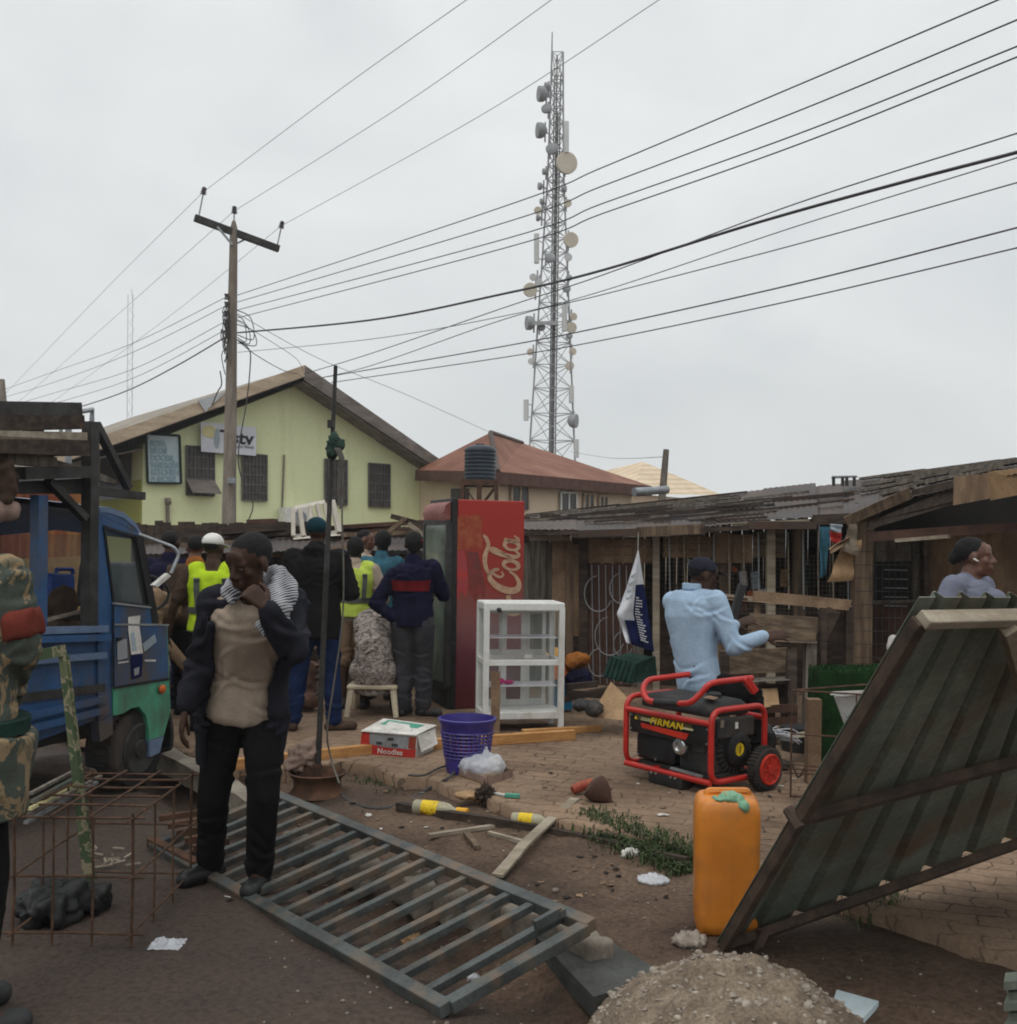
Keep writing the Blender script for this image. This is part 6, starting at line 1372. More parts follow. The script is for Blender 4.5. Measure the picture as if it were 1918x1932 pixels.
def bottle(x0,y0,x1,y1,R,label,capm=None):
    a, b = G(x0,y0,.0), G(x1,y1,.0); a.z = b.z = gh(a.x,a.y)+R; L = (b-a).length; ax = (b-a).normalized(); r = thing('glass_bottle', label, 'bottle', a)
    mb = MB(); mb.lathe([(0,.0),(R*.9,.0),(R,R*.25),(R,L*.56),(R*.82,L*.66),(R*.40,L*.74),(R*.36,L*.92),(R*.40,L*.93)], a, ax, 18); part(mb, 'glass', m_bottle, r, smooth=True)
    mb = MB(); mb.lathe([(R*1.015,L*.16),(R*1.015,L*.46)], a, ax, 18); part(mb, 'label', M('yellow_label', (.72,.50,.02), (.35,.16,.02), scale=18, lo=.42, hi=.5, rough=.6), r, smooth=True, fix=False)
    if capm: mb = MB(); mb.lathe([(R*.5,L*.80),(R*.5,L),(0,L)], a, ax, 14); part(mb, 'cap', capm, r, smooth=True)
    return r
bottle(782,1545,882,1556,.045,'larger clear bottle with a yellow label and yellow cap lying on the earth', m_yel)
bottle(966,1574,1050,1582,.036,'smaller open bottle with a yellow label lying beside the bent strip')
fn_ = thing('brown_funnel', 'brown plastic funnel lying on the pavers below the generator', 'funnel', G(1132,1512,PZ))
c = P(1128,1490,G(1130,1512,PZ).y); ax = (V((.62,-.15,-.55))).normalized(); kf = c.y/2000
mb = MB(); mb.lathe([(.0,-.05),(.03,-.06),(24*kf,-.045),(26*kf,-.03),(25*kf,.0),(18*kf,.05),(8*kf,.085),(4*kf,.10),(3*kf,.17),(0,.17)], c, ax, 22); part(mb, 'cone', m_plyr, fn_, smooth=True)
mb = MB(); c = G(1080,1500,PZ)+V((0,0,.03)); mb.tube(spline([c, c+V((.06,.03,.02)), c+V((.12,.05,.03))],4), [.024,.03,.032,.032,.032,.032,.034,.036,.036], 12); solo(mb, 'orange_plastic_piece', m_frprint, 'faded orange plastic piece lying beside the brown funnel', 'plastic scrap', smooth=True)
def litter(name, x, y, w, m, label, z=0, th=.02, cat='litter', seed=0):
    p = G(x, y, z); p.z = (gh(p.x,p.y) if z == 0 else z); k = p.y/2000; mb = MB(); mb.ell(p+V((0,0,th*.4)), w*k/2, w*k*.42, th); me = remesh(mb, max(.006,w*k/16), 1); folds(me, th*.9, 16/max(.05,w*k*2), seed=seed); solo(me, name, m, label, cat)
litter('crumpled_bag', 1232,1674,66,m_bag,'crumpled clear bag on the earth left of the orange jerrycan',seed=1)
litter('paper_scrap', 1190,1634,32,m_paper,'white paper scrap at the edge of the grass tuft',th=.03,seed=2)
litter('paper_scrap', 776,1722,40,m_card,'tan paper scrap under the fallen gate bars',th=.03,seed=3)
litter('plastic_scrap', 892,1790,26,m_bag,'pale plastic scrap seen between the last gate bars',th=.02,seed=4)
litter('plastic_scrap', 1540,1735,64,m_bag,'greyish plastic scrap on the earth under the tipped panel',th=.035,seed=5)
litter('cardboard_scrap', 880,1502,50,m_card,'flat pale cardboard scrap on the broken edge of the pavers',z=PZ-.02,th=.02,seed=6)
litter('straw_clump', 918,1508,34,m_woodd,'dark clump of rotten straw at the broken paver edge',z=PZ-.03,th=.06,seed=7)
litter('plastic_scrap', 695,1545,14,m_paper,'tiny white scrap on the mud right of the wheel rim',th=.01,seed=8)
litter('mud_lump', 770,1475,60,m_conc,'flat broken paver lump on the mud left of the basket',z=.05,th=.03,seed=9)
litter('tinsel_scrap', 1300,1792,70,m_stone,'grey fibrous scrap at the foot of the tipped panel',th=.03,seed=10)
tb_ = thing('plastic_stick', 'little white and green plastic stick lying on the paver edge', 'plastic stick', G(960,1500,PZ))
mb = MB(); mb.bar(G(912,1492,PZ+.01), G(965,1502,PZ+.01), .016, .01); part(mb, 'handle', m_whitep, tb_); mb = MB(); mb.bar(G(952,1500,PZ+.014), G(980,1501,PZ+.014), .04, .018); part(mb, 'green_end', m_inkgr, tb_)
# small scraps of paper, plastic and leaf trodden into the earth and the pavers
for nm, m_, n_, sd_ in (('paper_scraps', m_paper, 45, 1), ('leaf_scraps', m_ply, 120, 2), ('dark_scraps', m_interior, 110, 3)):
    r_q = random.Random(sd_*9); mb = MB()
    for k in range(n_):
        px, py = r_q.uniform(420,1500), r_q.uniform(1440,1700)
        p = G(px, py, PZ); t = p.dot(NR)
        if t < 3.95: p = G(px, py, .03); p.z = gh(p.x,p.y)+.006
        else: p.z = PZ+.009
        s = r_q.uniform(.006,.020); a = r_q.uniform(0,PI); u = V((math.cos(a),math.sin(a),r_q.uniform(-.2,.2)))*s; w = V((-math.sin(a),math.cos(a),r_q.uniform(-.2,.2)))*s*r_q.uniform(.3,.9)
        mb.poly([p-u-w*.8, p+u*.9-w, p+u+w*.7, p-u*.8+w], (0,0,.002))
    solo(mb, nm, m_, {1:'tiny white paper scraps trodden into the earth',2:'little brown leaf and wood scraps on the ground',3:'small dark scraps on the ground'}[sd_], 'litter', kind='stuff', fix=False)
# grass
def grass(name, label, poly_, n, hmax, seed):
    r = random.Random(seed); mb = MB()
    for k in range(n):
        i = r.randrange(len(poly_)-1); t = r.random(); a = V(poly_[i]).lerp(V(poly_[i+1]), t); wd = r.gauss(0,.5)*poly_[i][3] if len(poly_[i]) > 3 else 0
        p = G(a.x, a.y, .02) ; p = p + NR*(r.gauss(0,1)*.075); p.z = gh(p.x,p.y)-.005
        if p.dot(NR) > 3.84: p.z = max(p.z, PZ-.03) if r.random() < .3 else p.z
        h = r.uniform(.25,1)*hmax; an = r.uniform(0,2*PI); le_ = r.uniform(.2,1.3); d = V((math.cos(an),math.sin(an),0)); s_ = V((-d.y,d.x,0))*r.uniform(.0025,.006)
        p1 = p + d*h*.35*le_ + V((0,0,h*.7)); p2 = p + d*h*.9*le_ + V((0,0,h*(1.0-.35*le_)))
        mb.add([p-s_, p+s_, p1+s_*.8, p1-s_*.8, p2], [(0,1,2,3),(3,2,4)])
    solo(mb, name, m_grassm, label, 'grass', kind='stuff', fix=False)
grass('grass', 'ragged tuft of green grass along the broken paver edge left of the jerrycan', [(1095,1562,0),(1150,1585,0),(1210,1610,0),(1260,1628,0),(1320,1652,0)], 5200, .085, 1)
grass('grass', 'dark grass tuft under the tipped metal panel', [(1560,1712,0),(1620,1728,0),(1690,1748,0)], 1300, .085, 2)
grass('grass', 'thin sprigs of grass at the paver edge by the carton', [(640,1462,0),(760,1500,0)], 120, .05, 3)
# ================================================================== wire frame stand, post, turf roll, white tray at the right
wf = thing('wire_frame_stand', 'thin rusty rod frame stand in front of the green turf roll', 'rod frame', G(1540,1500,PZ))
f0, f1 = G(1491,1505,PZ), G(1545,1512,PZ); zt_ = P(1489,1302,f0.y).z
f2 = V((2.85, 7.6, PZ)); mb = MB(); r_ = .006
tA, tB, tC = V((f0.x,f0.y,zt_)), V((f0.x+1.0,f0.y-.55,zt_+.02)), V((f0.x+1.1,f0.y+.5,zt_+.02))
for a in (f0,): part(MB().tube([a, V((a.x,a.y,zt_))], r_, 6), 'leg', m_rebar, wf)
part(MB().tube([tB, V((tB.x,tB.y,PZ))], r_, 6), 'leg', m_rebar, wf)
mb.tube([tA, tB], r_, 6); mb.tube([tA, tC], r_, 6); mb.tube([tB, tC], r_, 6); part(mb, 'top_rods', m_rebar, wf)
mb = MB(); mb.tube([f0+V((0,0,.012)), f0+V((.25,-.08,.012))], r_, 6)
zm = P(1490,1384,f0.y).z; mb.tube([V((f0.x,f0.y,zm)), V((f0.x+.9,f0.y-.3,zm))], r_, 6)
for k in range(3): mb.tube([P(1478,1440+k*9,f0.y+.1), P(1545,1447+k*7,f0.y-.05)], r_*.8, 5)
for k in (1,2): q = tA.lerp(tB,k/3); mb.tube([q, V((q.x,q.y,zm))], r_*.8, 5)
part(mb, 'lower_rods', m_rebar, wf)
mb = slab([(1493,1393,7.4),(1535,1388,7.6),(1528,1378,7.9),(1493,1386,7.6)], .02); solo(mb, 'scrap_board', m_pale, 'small pale board end resting inside the rod frame stand', 'board')
mb = MB(); a = G(1532,1478,PZ); mb.bar(a, V((a.x,a.y,P(1532,1318,a.y).z)), .085, .085, (0,1,0)); solo(mb, 'short_wood_post', m_ply, 'short brown wooden post standing left of the green turf roll', 'post')
tf = thing('turf_roll', 'dark green artificial turf folded over a box shape behind the rod frame', 'turf', P(1600,1440,7.6))
mb = slab([(1546,1452,7.6),(1700,1460,7.3),(1700,1262,7.3),(1546,1266,7.6)], .35); me_ = remesh(mb, .02, 2); folds(me_, .012, 12, seed=4); part(me_, 'turf', m_greenmat, tf)
mb = MB(); a, b = P(1546,1268,7.55), P(1690,1266,7.3); 
for k in range(500):
    t = RND.random(); p = a.lerp(b,t)+V((0,RND.uniform(0,.3),RND.uniform(-.01,.015))); mb.add([p, p+V((.006,0,0)), p+V((RND.uniform(-.01,.015),RND.uniform(-.01,.01),.022))], [(0,1,2)])
part(mb, 'pile_fringe', m_greenmat, tf, kind='stuff', fix=False)
wt_ = thing('white_plastic_bin', 'grey white tapered plastic bin with a bright rim in front of the turf', 'bin', P(1610,1400,6.9))
def bw(x, y, Y): return P(x,y,Y)
mb = MB(); mb.hexa([bw(1604,1400,6.9),bw(1660,1400,6.7),bw(1660,1400,7.0),bw(1604,1400,7.2),bw(1572,1312,6.9),bw(1680,1306,6.6),bw(1680,1306,7.0),bw(1572,1312,7.25)]); part(mb, 'body', m_dishw, wt_, bevel=.01)
mb = MB(); mb.bar(bw(1568,1308,6.88), bw(1684,1303,6.58), .03, .02); part(mb, 'rim', m_white, wt_)
mb = MB(); mb.tube([bw(1592,1345,6.86), bw(1594,1352,6.85), bw(1625,1350,6.8)], .006, 5); part(mb, 'moulded_line', m_dishg, wt_)
mb = MB(); mb.tube(spline([G(1490+k*9+RND.uniform(-4,4),1455+RND.uniform(-12,12),PZ+.01) for k in range(7)],4), .005, 4); solo(mb, 'dark_wire_scrap', m_dsteel, 'scribble of dark wire on the pavers by the short wooden post', 'wire scrap', fix=False)
mb = MB(); mb.lathe([(.0,0),(.13,0),(.15,.12),(.14,.2),(0,.2)], P(1508,1420,8.0), n=18); solo(mb, 'black_bucket', m_blackm, 'black bucket in the dark corner behind the short wooden post', 'bucket', smooth=True)
# ================================================================== blue pickup at the left, loaded with salvaged boards
TF = V((.3,.954,0)); TO = V((.954,-.3,0)); TS = V((-.377*6.6, 6.6, 0)); TWD = 1.35
def tr(px, py, off=0.0): return onplane(px, py, TS + TO*off, TO)
def tpan(pts, th=.05, off=0.0, mb=None): mb = mb or MB(); mb.poly([tr(x,y,off) for x,y in pts], TO*-th); return mb
def tbar(a, b, w, h, off=0.0, mb=None, off2=None): mb = mb or MB(); mb.bar(tr(*a,off), tr(*b,off if off2 is None else off2), w, h, TO); return mb
tk_ = thing('pickup_truck', 'battered small blue pickup with a green lower cab and a picture on its door', 'truck', (-2.6,6.3,0))
door = [(214,1136),(283,1144),(287,1176),(316,1181),(319,1280),(214,1297)]
dpt = part(tpan(door, .05, .012), 'door', m_blue, tk_, bevel=.008)
part(tbar((222,1206),(228,1205),.02,.02,.03), 'handle', m_black, dpt)
mb = MB(); tbar((215,1178),(318,1179),.012,.008,.016,mb); tbar((214,1138),(283,1146),.012,.02,.016,mb); part(mb, 'trim_strip', m_steel, dpt)
green = [(214,1298),(319,1281),(322,1340),(309,1388),(281,1396),(280,1374),(275,1349),(262,1333),(248,1336),(232,1346),(214,1350)]
part(tpan(green, .06, .01), 'lower_cab_panel', m_green, tk_)
part(tpan([(281,1397),(309,1389),(301,1420),(283,1428)], .3, .012), 'bumper', m_bluer, tk_)
part(tpan([(178,962),(190,960),(195,990),(213,1136),(213,1346),(186,1362),(186,1180)], .06, .0), 'rear_pillar', m_blue, tk_, bevel=.006)
part(tpan([(186,1362),(213,1347),(213,1385),(189,1400)], .06, .0), 'sill', m_blue, tk_)
part(tpan([(188,974),(195,974),(263,1006),(268,1010),(258,1013),(196,992)], .05, .0), 'roof_rail', m_blue, tk_)
rf_ = [(186,956),(206,957),(234,967),(256,986),(269,1009)]
mb = MB(); near = [tr(x,y,.0) for x,y in rf_]; n = len(near); far = [p - TO*TWD for p in near]; mid = [p - TO*TWD*.5 + V((0,0,.06)) for p in near]
vs_ = near + mid + far; mb.add(vs_ + [p+V((0,0,-.035)) for p in vs_], [(i,i+1,n+i+1,n+i) for i in range(n-1)] + [(n+i,n+i+1,2*n+i+1,2*n+i) for i in range(n-1)] + [(3*n+i,4*n+i,4*n+i+1,3*n+i+1) for i in range(n-1)] + [(4*n+i,5*n+i,5*n+i+1,4*n+i+1) for i in range(n-1)] + [(i,3*n+i,3*n+i+1,i+1) for i in range(n-1)])
part(mb, 'roof', m_bluer, tk_, smooth=True)
part(tpan([(186,958),(206,960),(236,972),(258,990),(268,1008),(262,1005),(196,974),(188,974)], .04, -.004), 'roof_side', m_blue, tk_)
part(tpan([(258,1012),(269,1008),(301,1176),(287,1177),(282,1144)], .05, .0), 'windscreen_pillar', m_black, tk_)
mb = MB(); wq = [(196,994),(257,1013),(282,1143),(214,1136)]
for a, b in zip(wq, wq[1:]+wq[:1]): tbar(a, b, .016, .012, .004, mb)
tbar((214,1140),(215,1297),.010,.006,.018,mb); tbar((215,1298),(319,1281),.012,.006,.018,mb); part(mb, 'rubber_seal', m_black, tk_)
mb = MB(); c = tr(306,1300,.02); mb.ell(c, .02,.05,.03); part(mb, 'side_lamp', m_org, tk_, smooth=True)
part(tpan([(196,993),(257,1013),(282,1143),(214,1136)], .004, -.02), 'side_window', glass('cab_glass', (.25,.3,.3), .05, .10), tk_)
mb = MB(); q0 = [tr(x,y,0) for x,y in ((316,1181),(319,1280),(322,1340),(309,1388))]
for a, b in zip(q0, q0[1:]): mb.hexa([a, b, b-TO*TWD, a-TO*TWD]+[p-TF*.05 for p in (a, b, b-TO*TWD, a-TO*TWD)])
part(mb, 'front_panel', m_green, tk_)
mb = MB(); a, b = tr(269,1010,0), tr(301,1176,0); mb.hexa([a,b,b-TO*TWD,a-TO*TWD]+[p-TF*.01 for p in (a,b,b-TO*TWD,a-TO*TWD)]); part(mb, 'windscreen', glass('windscreen_glass', (.2,.25,.27), .05, .18), tk_)
part(tpan(door, .05, -TWD), 'door', m_blue, tk_, label='far side door seen through the cab')
part(tpan([(258,1012),(269,1008),(301,1176),(287,1177)], .05, -TWD), 'windscreen_pillar', m_black, tk_)
part(tpan([(178,962),(190,960),(213,1136),(214,1345),(186,1362)], .06, -TWD), 'rear_pillar', m_blue, tk_)
part(tpan([(222,1146),(230,1062),(262,1060),(284,1150)], .35, -.25), 'seat', m_blackm, tk_, bevel=.02)
mb = MB(); c = tr(272,1120,-.4); mb.tube([c + V((.15*math.cos(t), .08*math.cos(t), .13*math.sin(t))) for t in [2*PI*k/20 for k in range(20)]], .012, 6, closed=True); part(mb, 'steering_wheel', m_black, tk_)
mb = MB(); mb.tube(rnd([tr(262,1008,.02), tr(328,1032,.22), tr(338,1046,.24), tr(322,1082,.22)], .05), .011, 8); mr = part(mb, 'mirror_arm', m_steel, tk_, smooth=True)
part(tpan([(289,1104),(317,1081),(324,1087),(298,1109)], .03, .22), 'mirror', m_white, tk_, bevel=.006)
# door picture
def dec(pts, m, nm, e): part(tpan(pts, .002, .016+e), nm, m, dpt)
dec([(242,1164),(265,1161),(263,1182),(270,1232),(248,1235),(242,1187)], m_paper, 'printed_tower', .002)
dec([(247,1195),(253,1192),(256,1210),(258,1228),(250,1228)], m_inkbl, 'printed_figure', .005)
dec([(247,1236),(270,1234),(267,1276),(249,1281)], m_flagb, 'printed_base', .002)
dec([(221,1209),(239,1205),(241,1241),(222,1246)], m_dishg, 'printed_block', .002)
mb = MB(); 
for k in range(7): tbar((271+k*3.3,1222-k*2.7),(273.4+k*3.3,1220-k*2.7),.055,.003,.02,mb)
part(mb, 'printed_words', m_inkbl, dpt)
mb = MB()
for k in range(8): tbar((273+k*2.6,1246+(k%2)),(275+k*2.6,1246),.012,.003,.02,mb)
for k in range(5): tbar((223+k*4,1251-k*.6),(226+k*4,1250-k*.6),.01,.003,.02,mb)
part(mb, 'small_print', m_paper, dpt, kind='stuff')
dec([(253,1262),(263,1258),(262,1272),(254,1275)], m_inkg, 'printed_crest', .004)
# cargo bed
L0, L1 = -140, 199
part(tpan([(L0,1200),(L1,1186),(L1,1352),(120,1380),(L0,1475)], .04, -.02), 'bed_side', m_blue, tk_)
for y0, y1, h, o, m in ((1196,1186,.05,.02,m_bluer),(1212,1202,.09,.012,m_blue),(1262,1236,.03,.015,m_bluer),(1395,1318,.03,.015,m_blue),(1424,1338,.05,.012,m_blue)):
    mb = tbar((L0,y0),(L1,y1),.04,h,o); part(mb, 'bed_rib', m, tk_)
mb = tpan([(L0,1200),(L1,1186),(L1,1352),(120,1380),(L0,1475)], .04, -TWD); part(mb, 'bed_side', m_blue, tk_, label='far side of the cargo bed')
a, b = tr(L0,1330,0), tr(L1,1290,0); mb = MB(); mb.poly([a, b, b-TO*TWD, a-TO*TWD], (0,0,-.05)); part(mb, 'bed_floor', m_dsteel, tk_)
a, b = tr(196,1186,-.02), tr(196,1352,-.02); mb = MB(); mb.hexa([a,b,b-TO*TWD,a-TO*TWD]+[p-TF*.04 for p in (a,b,b-TO*TWD,a-TO*TWD)]); part(mb, 'bed_front', m_blue, tk_)
mb = MB(); a, b = tr(L0,1420,-.25), tr(300,1350,-.25); mb.bar(a, b, .12, .12); a2, b2 = a-TO*.8, b-TO*.8; mb.bar(a2, b2, .12, .12); mb.box((a+b)/2-TO*.4, (.8,1.6,.14), Matrix.Rotation(math.atan2(TF.y,TF.x)-PI/2,3,'Z')); part(mb, 'chassis', m_blackm, tk_)
for off in (-.10, -TWD+.05):
    c = tr(243,1450,off); c.z = .27; w = part(wheel(c, TO, .27, .16), 'wheel', m_rubber, tk_, smooth=True)
    mb = MB(); mb.lathe([(.17,-.07),(.17,.085),(.155,.092),(.14,.086),(.06,.084),(.055,.10),(0,.105)], c, TO, 24); part(mb, 'rim', m_dsteel, w, smooth=True)
mb = MB(); c = tr(262,1395,-.09); mb.lathe([(.36,-.14),(.36,.02),(.33,.02),(.33,-.14)], V((c.x,c.y,.27)), TO, 30); 
mb.v = [p if p.z > .18 else V((p.x,p.y,.18)) for p in mb.v]; part(mb, 'wheel_arch', m_blackm, tk_)
# rack over the bed
part(tbar((171,796),(168,1186),.075,.07,.0), 'rack_post', m_dsteel, tk_)
part(tbar((74,934),(72,1190),.075,.06,-.05), 'rack_post', m_blue, tk_, label='blue rack post')
part(tbar((180,799),(242,921),.04,.05,-.02), 'rack_brace', m_dsteel, tk_); part(tbar((90,906),(160,978),.04,.05,.01), 'rack_brace', m_dsteel, tk_)
part(tbar((177,926),(268,936),.05,.055,.0), 'rack_beam', m_dsteel, tk_); part(tbar((38,893),(168,890),.07,.075,.03), 'rack_beam', m_dsteel, tk_)
mb = MB(); mb.poly([tr(x,y,-.02) for x,y in ((-60,914),(166,902),(166,932),(-60,932))], TO*-.9); part(mb, 'rack_deck', m_blackm, tk_)
for k, o_ in enumerate((-TWD+.03,)):
    part(tbar((171,850),(168,1186),.075,.07,o_), 'rack_post', m_dsteel, tk_)
# things loaded on it: each its own
def load(mb, name, m, label, cat, **k): return solo(mb, name, m, label, cat, **k)
load(tpan([(16,846),(156,880),(156,889),(16,874)], .05, .05), 'pale_plank', m_woodg, 'pale grey plank lying along the truck rack behind the dark post', 'plank')
load(tpan([(181,889),(224,908),(224,915),(181,905)], .05, -.05), 'plank_end', m_woodg, 'pale plank end sticking out over the blue truck cab roof', 'plank')
for i, (y0, y1, h, m, lb) in enumerate(((776,775,.10,m_dsteel,'topmost dark slab of the stack on the truck rack'),(800,797,.09,m_woodd,'dark board under the top slab of the stack on the truck rack'),(822,823,.05,m_pale,'pale edged board in the middle of the stack on the truck rack'),(840,845,.10,m_woodd,'lowest dark board of the stack on the truck rack'))):
    mb = MB(); a, b = tr(-120,y0,-.2), tr(62+i*5,y1+2,-.2); mb.bar(a, b, .7, h*.9); load(mb, 'stacked_board', m, lb, 'board')
load(tpan([(43,771),(72,777),(100,866),(64,850)], .05, -.12), 'rusty_plate', m_rust, 'flat rusty pink brown steel plate leaning on the boards of the truck rack', 'steel piece')
mb = MB(); tbar((-40,830),(105,868),.03,.02,.0,mb); tbar((-30,838),(90,866),.02,.015,.01,mb); load(mb, 'split_stick', m_pale, 'thin pale split stick lying over the pale plank on the truck', 'stick')
sr_ = thing('pipe_railing', 'grey welded pipe railing standing up behind the boards on the truck', 'railing', tr(130,875,-1.0))
mb = MB(); o = -.9; mb.tube([tr(70,800,o), tr(132,780,o), tr(174,773,o), tr(173,800,o)], .019, 8); part(mb, 'top_pipe', m_steel, sr_, smooth=True)
for x, y0, y1, r in ((115,786,836,.014),(129,781,876,.024)): mb = MB(); mb.tube([tr(x,y0,o), tr(x,y1,o)], r, 8); part(mb, 'upright_pipe', m_steel, sr_, smooth=True)
mrc = M('rust_red_tin', (.34,.095,.035), (.19,.06,.028), scale=3, stretch=(5,5,.5), fscale=30, dirt=(.36,.19,.07), damt=.4)
mb = MB(); q = [tr(x,y,-TWD+.12) for x,y in ((-90,1186),(164,1178),(164,932),(-90,930))]; cor(mb, q[0], q[1], q[2], q[3], 16, .012); load(mb, 'rusty_sheet', mrc, 'rust red corrugated sheet standing along the far side of the truck bed', 'sheet', smooth=True)
mb = MB(); q = [tr(x,y,-TWD+.20) for x,y in ((-60,1190),(160,1180),(158,1050),(-60,1060))]; mb.poly(q, TO*-.02); mb.jit(.02,2,3); load(mb, 'ochre_board', M('ochre_board', (.40,.24,.09), (.24,.14,.06)), 'ochre brown board standing in front of the rusty sheet in the truck bed', 'board')
bj = thing('blue_jerrycan', 'blue plastic jerrycan with a moulded handle in the truck bed', 'jerrycan', tr(122,1150,-.5))
part(tpan([(97,1160),(143,1160),(143,1088),(138,1082),(103,1082),(98,1090)], .2, -.45), 'body', m_bluej, bj, bevel=.015, smooth=True)
mb = MB(); mb.tube(rnd([tr(106,1084,-.55), tr(106,1074,-.55), tr(137,1074,-.55), tr(137,1084,-.55)], .02), .014, 8); part(mb, 'handle', m_bluej, bj, smooth=True)
mb = MB(); mb.ell(tr(118,1142,-.35), .10,.12,.13); me = remesh(mb,.016,2); folds(me,.03,9,seed=31); load(me, 'brown_sack', m_brownc, 'dusty brown sack slumped before the blue jerrycan in the truck bed', 'sack')
mb = MB(); mb.ell(tr(-6,905,.03), .10,.11,.16); me = remesh(mb,.016,2); folds(me,.06,9,seed=32); load(me, 'hanging_bundle', m_brownc, 'brown bundle hanging from the truck rack at the left edge', 'bundle')
mb = MB(); mb.ell(tr(0,962,.03), .10,.10,.075); me = remesh(mb,.016,2); folds(me,.03,9,seed=33); load(me, 'pale_bundle', m_sack, 'pale cloth bundle under the brown bundle at the left edge', 'bundle')
for k, (x0,y0,x1,y1,m,w) in enumerate(((55,1178,182,1146,m_pale,.02),(50,1166,190,1166,m_woodd,.03),(60,1172,150,1178,m_ply,.05),(95,1186,195,1176,m_plyr,.10),(60,1158,140,1154,m_dsteel,.012),(110,1172,192,1160,m_plyr,.09))):
    load(tbar((x0,y0),(x1,y1),w,w*.7,-.15-.08*k), 'scrap_stick', m, 'scrap wood stick lying across the truck bed just above its blue side', 'stick', group='scrap sticks in the truck bed')
# camouflage painted steel stand
cs_ = thing('camouflage_stand', 'angle steel stand painted in camouflage between the soldier and the truck', 'stand', G(170,1700,0))
YC = 4.9
mb = MB(); a0 = P(-60,1262,YC+.1); a1 = P(118,1227,YC); mb.bar(a0, a1, .05, .055, (0,1,0)); part(mb, 'top_bar', m_camop, cs_)
mb = MB(); b1 = G(172,1702,0); mb.bar(P(120,1236,YC), b1, .045, .012, (0,1,0)); mb.bar(P(125,1240,YC), b1+V((.012,.02,0)), .012, .045, (0,1,0)); part(mb, 'leg', m_camop, cs_)
mb = MB(); mb.bar(P(-50,1262,YC+.1), G(-20,1702,0), .045, .012, (0,1,0)); part(mb, 'leg', m_camop, cs_)
# ================================================================== rebar cage
rc = thing('rebar_cage', 'box cage of rusty reinforcing rods standing on the ground before the man', 'rebar cage', (-1.75,4.65,0))
cx0, cx1, cy0, cy1, cz = -1.98,-1.50,4.28,5.08,.52
def rod(a, b, r=.0052, nm='rod'):
    mb = MB(); mid = V(a).lerp(V(b),.5)+V((RND.uniform(-.006,.006),RND.uniform(-.006,.006),RND.uniform(-.006,.006))); mb.tube([a, mid, b], r, 6); part(mb, nm, m_rebar, rc)
for x in (cx0,cx1):
    for y in (cy0,cy1): rod((x,y,.0),(x,y,cz+.02),.0065,'corner_rod')
for z in (.05,.28,cz):
    rod((cx0-.04,cy0,z),(cx1+.05,cy0,z)); rod((cx0-.04,cy1,z),(cx1+.05,cy1,z)); rod((cx0,cy0-.04,z),(cx0,cy1+.05,z)); rod((cx1,cy0-.06,z),(cx1,cy1+.06,z))
for y in (4.45,4.62,4.79,4.94): rod((cx0,y,cz+.006),(cx1,y,cz+.006))
for y in (4.55,4.81): rod((cx1,y,0),(cx1,y,cz)); rod((cx0,y,0),(cx0,y,cz))
for x in (cx0+.16,cx0+.32): rod((x,cy0,0),(x,cy0,cz)); rod((x,cy0-.03,cz+.012),(x,cy1+.02,cz+.012))
for k, (x0,y0,x1,y1,m) in enumerate(((48,1552,182,1476,m_steel),(58,1497,148,1450,m_woodg),(56,1526,150,1478,m_yel),(52,1538,190,1464,m_woodg),(60,1512,148,1464,m_panel))):
    mb = MB(); mb.bar(P(x0,y0,4.35), P(x1,y1,5.15), .018, .012); solo(mb, 'metal_strip', m if k != 2 else m_inkyp, ('grey metal strip','brownish strip furthest back','pale yellow strip','long thin brown strip','olive strip')[k] + ' on the left top edge of the rebar cage', 'strip')
mb = MB(); c = V((-1.95,4.6,.06)); mb.ell(c, .16,.16,.10); mb.ell(c+V((.12,.1,-.01)), .10,.1,.07); me = remesh(mb,.014,1); folds(me,.06,12,seed=41); solo(me, 'glossy_black_bag', m_black, 'glossy black plastic bag lying inside the rebar cage', 'bag')
def crum(name, c, w, d, h, m, label, seed, cat='plastic'):
    mb = MB(); n = 26
    vs_ = [V((c[0]+w*(i/n-.5)*(1+.2*noise.noise(V((j*.3,seed,0)))), c[1]+d*(j/n-.5)*(1+.2*noise.noise(V((i*.3,seed,5)))), max(.006, h*(.1+.9*abs(noise.noise(V((i*.11+seed,j*.11,seed)))))*min(1,3*min(i,n-i,j,n-j)/n)+h*.25*abs(noise.noise(V((i*.27,j*.27,seed))))))) for j in range(n+1) for i in range(n+1)]
    mb.add(vs_, [(j*(n+1)+i, j*(n+1)+i+1, (j+1)*(n+1)+i+1, (j+1)*(n+1)+i) for j in range(n) for i in range(n)]); solo(mb, name, m, label, cat, smooth=True, fix=False)
crum('striped_plastic', (-1.36,4.30,0), .13,.12,.07, m_bag, 'small clear striped plastic wrapper right of the rebar cage', 8)
mb = MB()
for k in range(16): a = G(RND.uniform(180,240),RND.uniform(1600,1632),.02); d = V((RND.uniform(-.08,.08),RND.uniform(-.08,.08),RND.uniform(0,.03))); mb.bar(a, a+d, .010, .006)
solo(mb, 'straw_scraps', m_pale, 'pale wood splinters on the ground inside the rebar cage', 'splinters', kind='stuff')
# tall leaning hazy details: concrete strip of the drain in the back, litter near the truck
litter('paper_scrap', 352,1440,30,m_paper,'white scrap on the ground behind the man hand near the truck bumper',th=.03,seed=51)
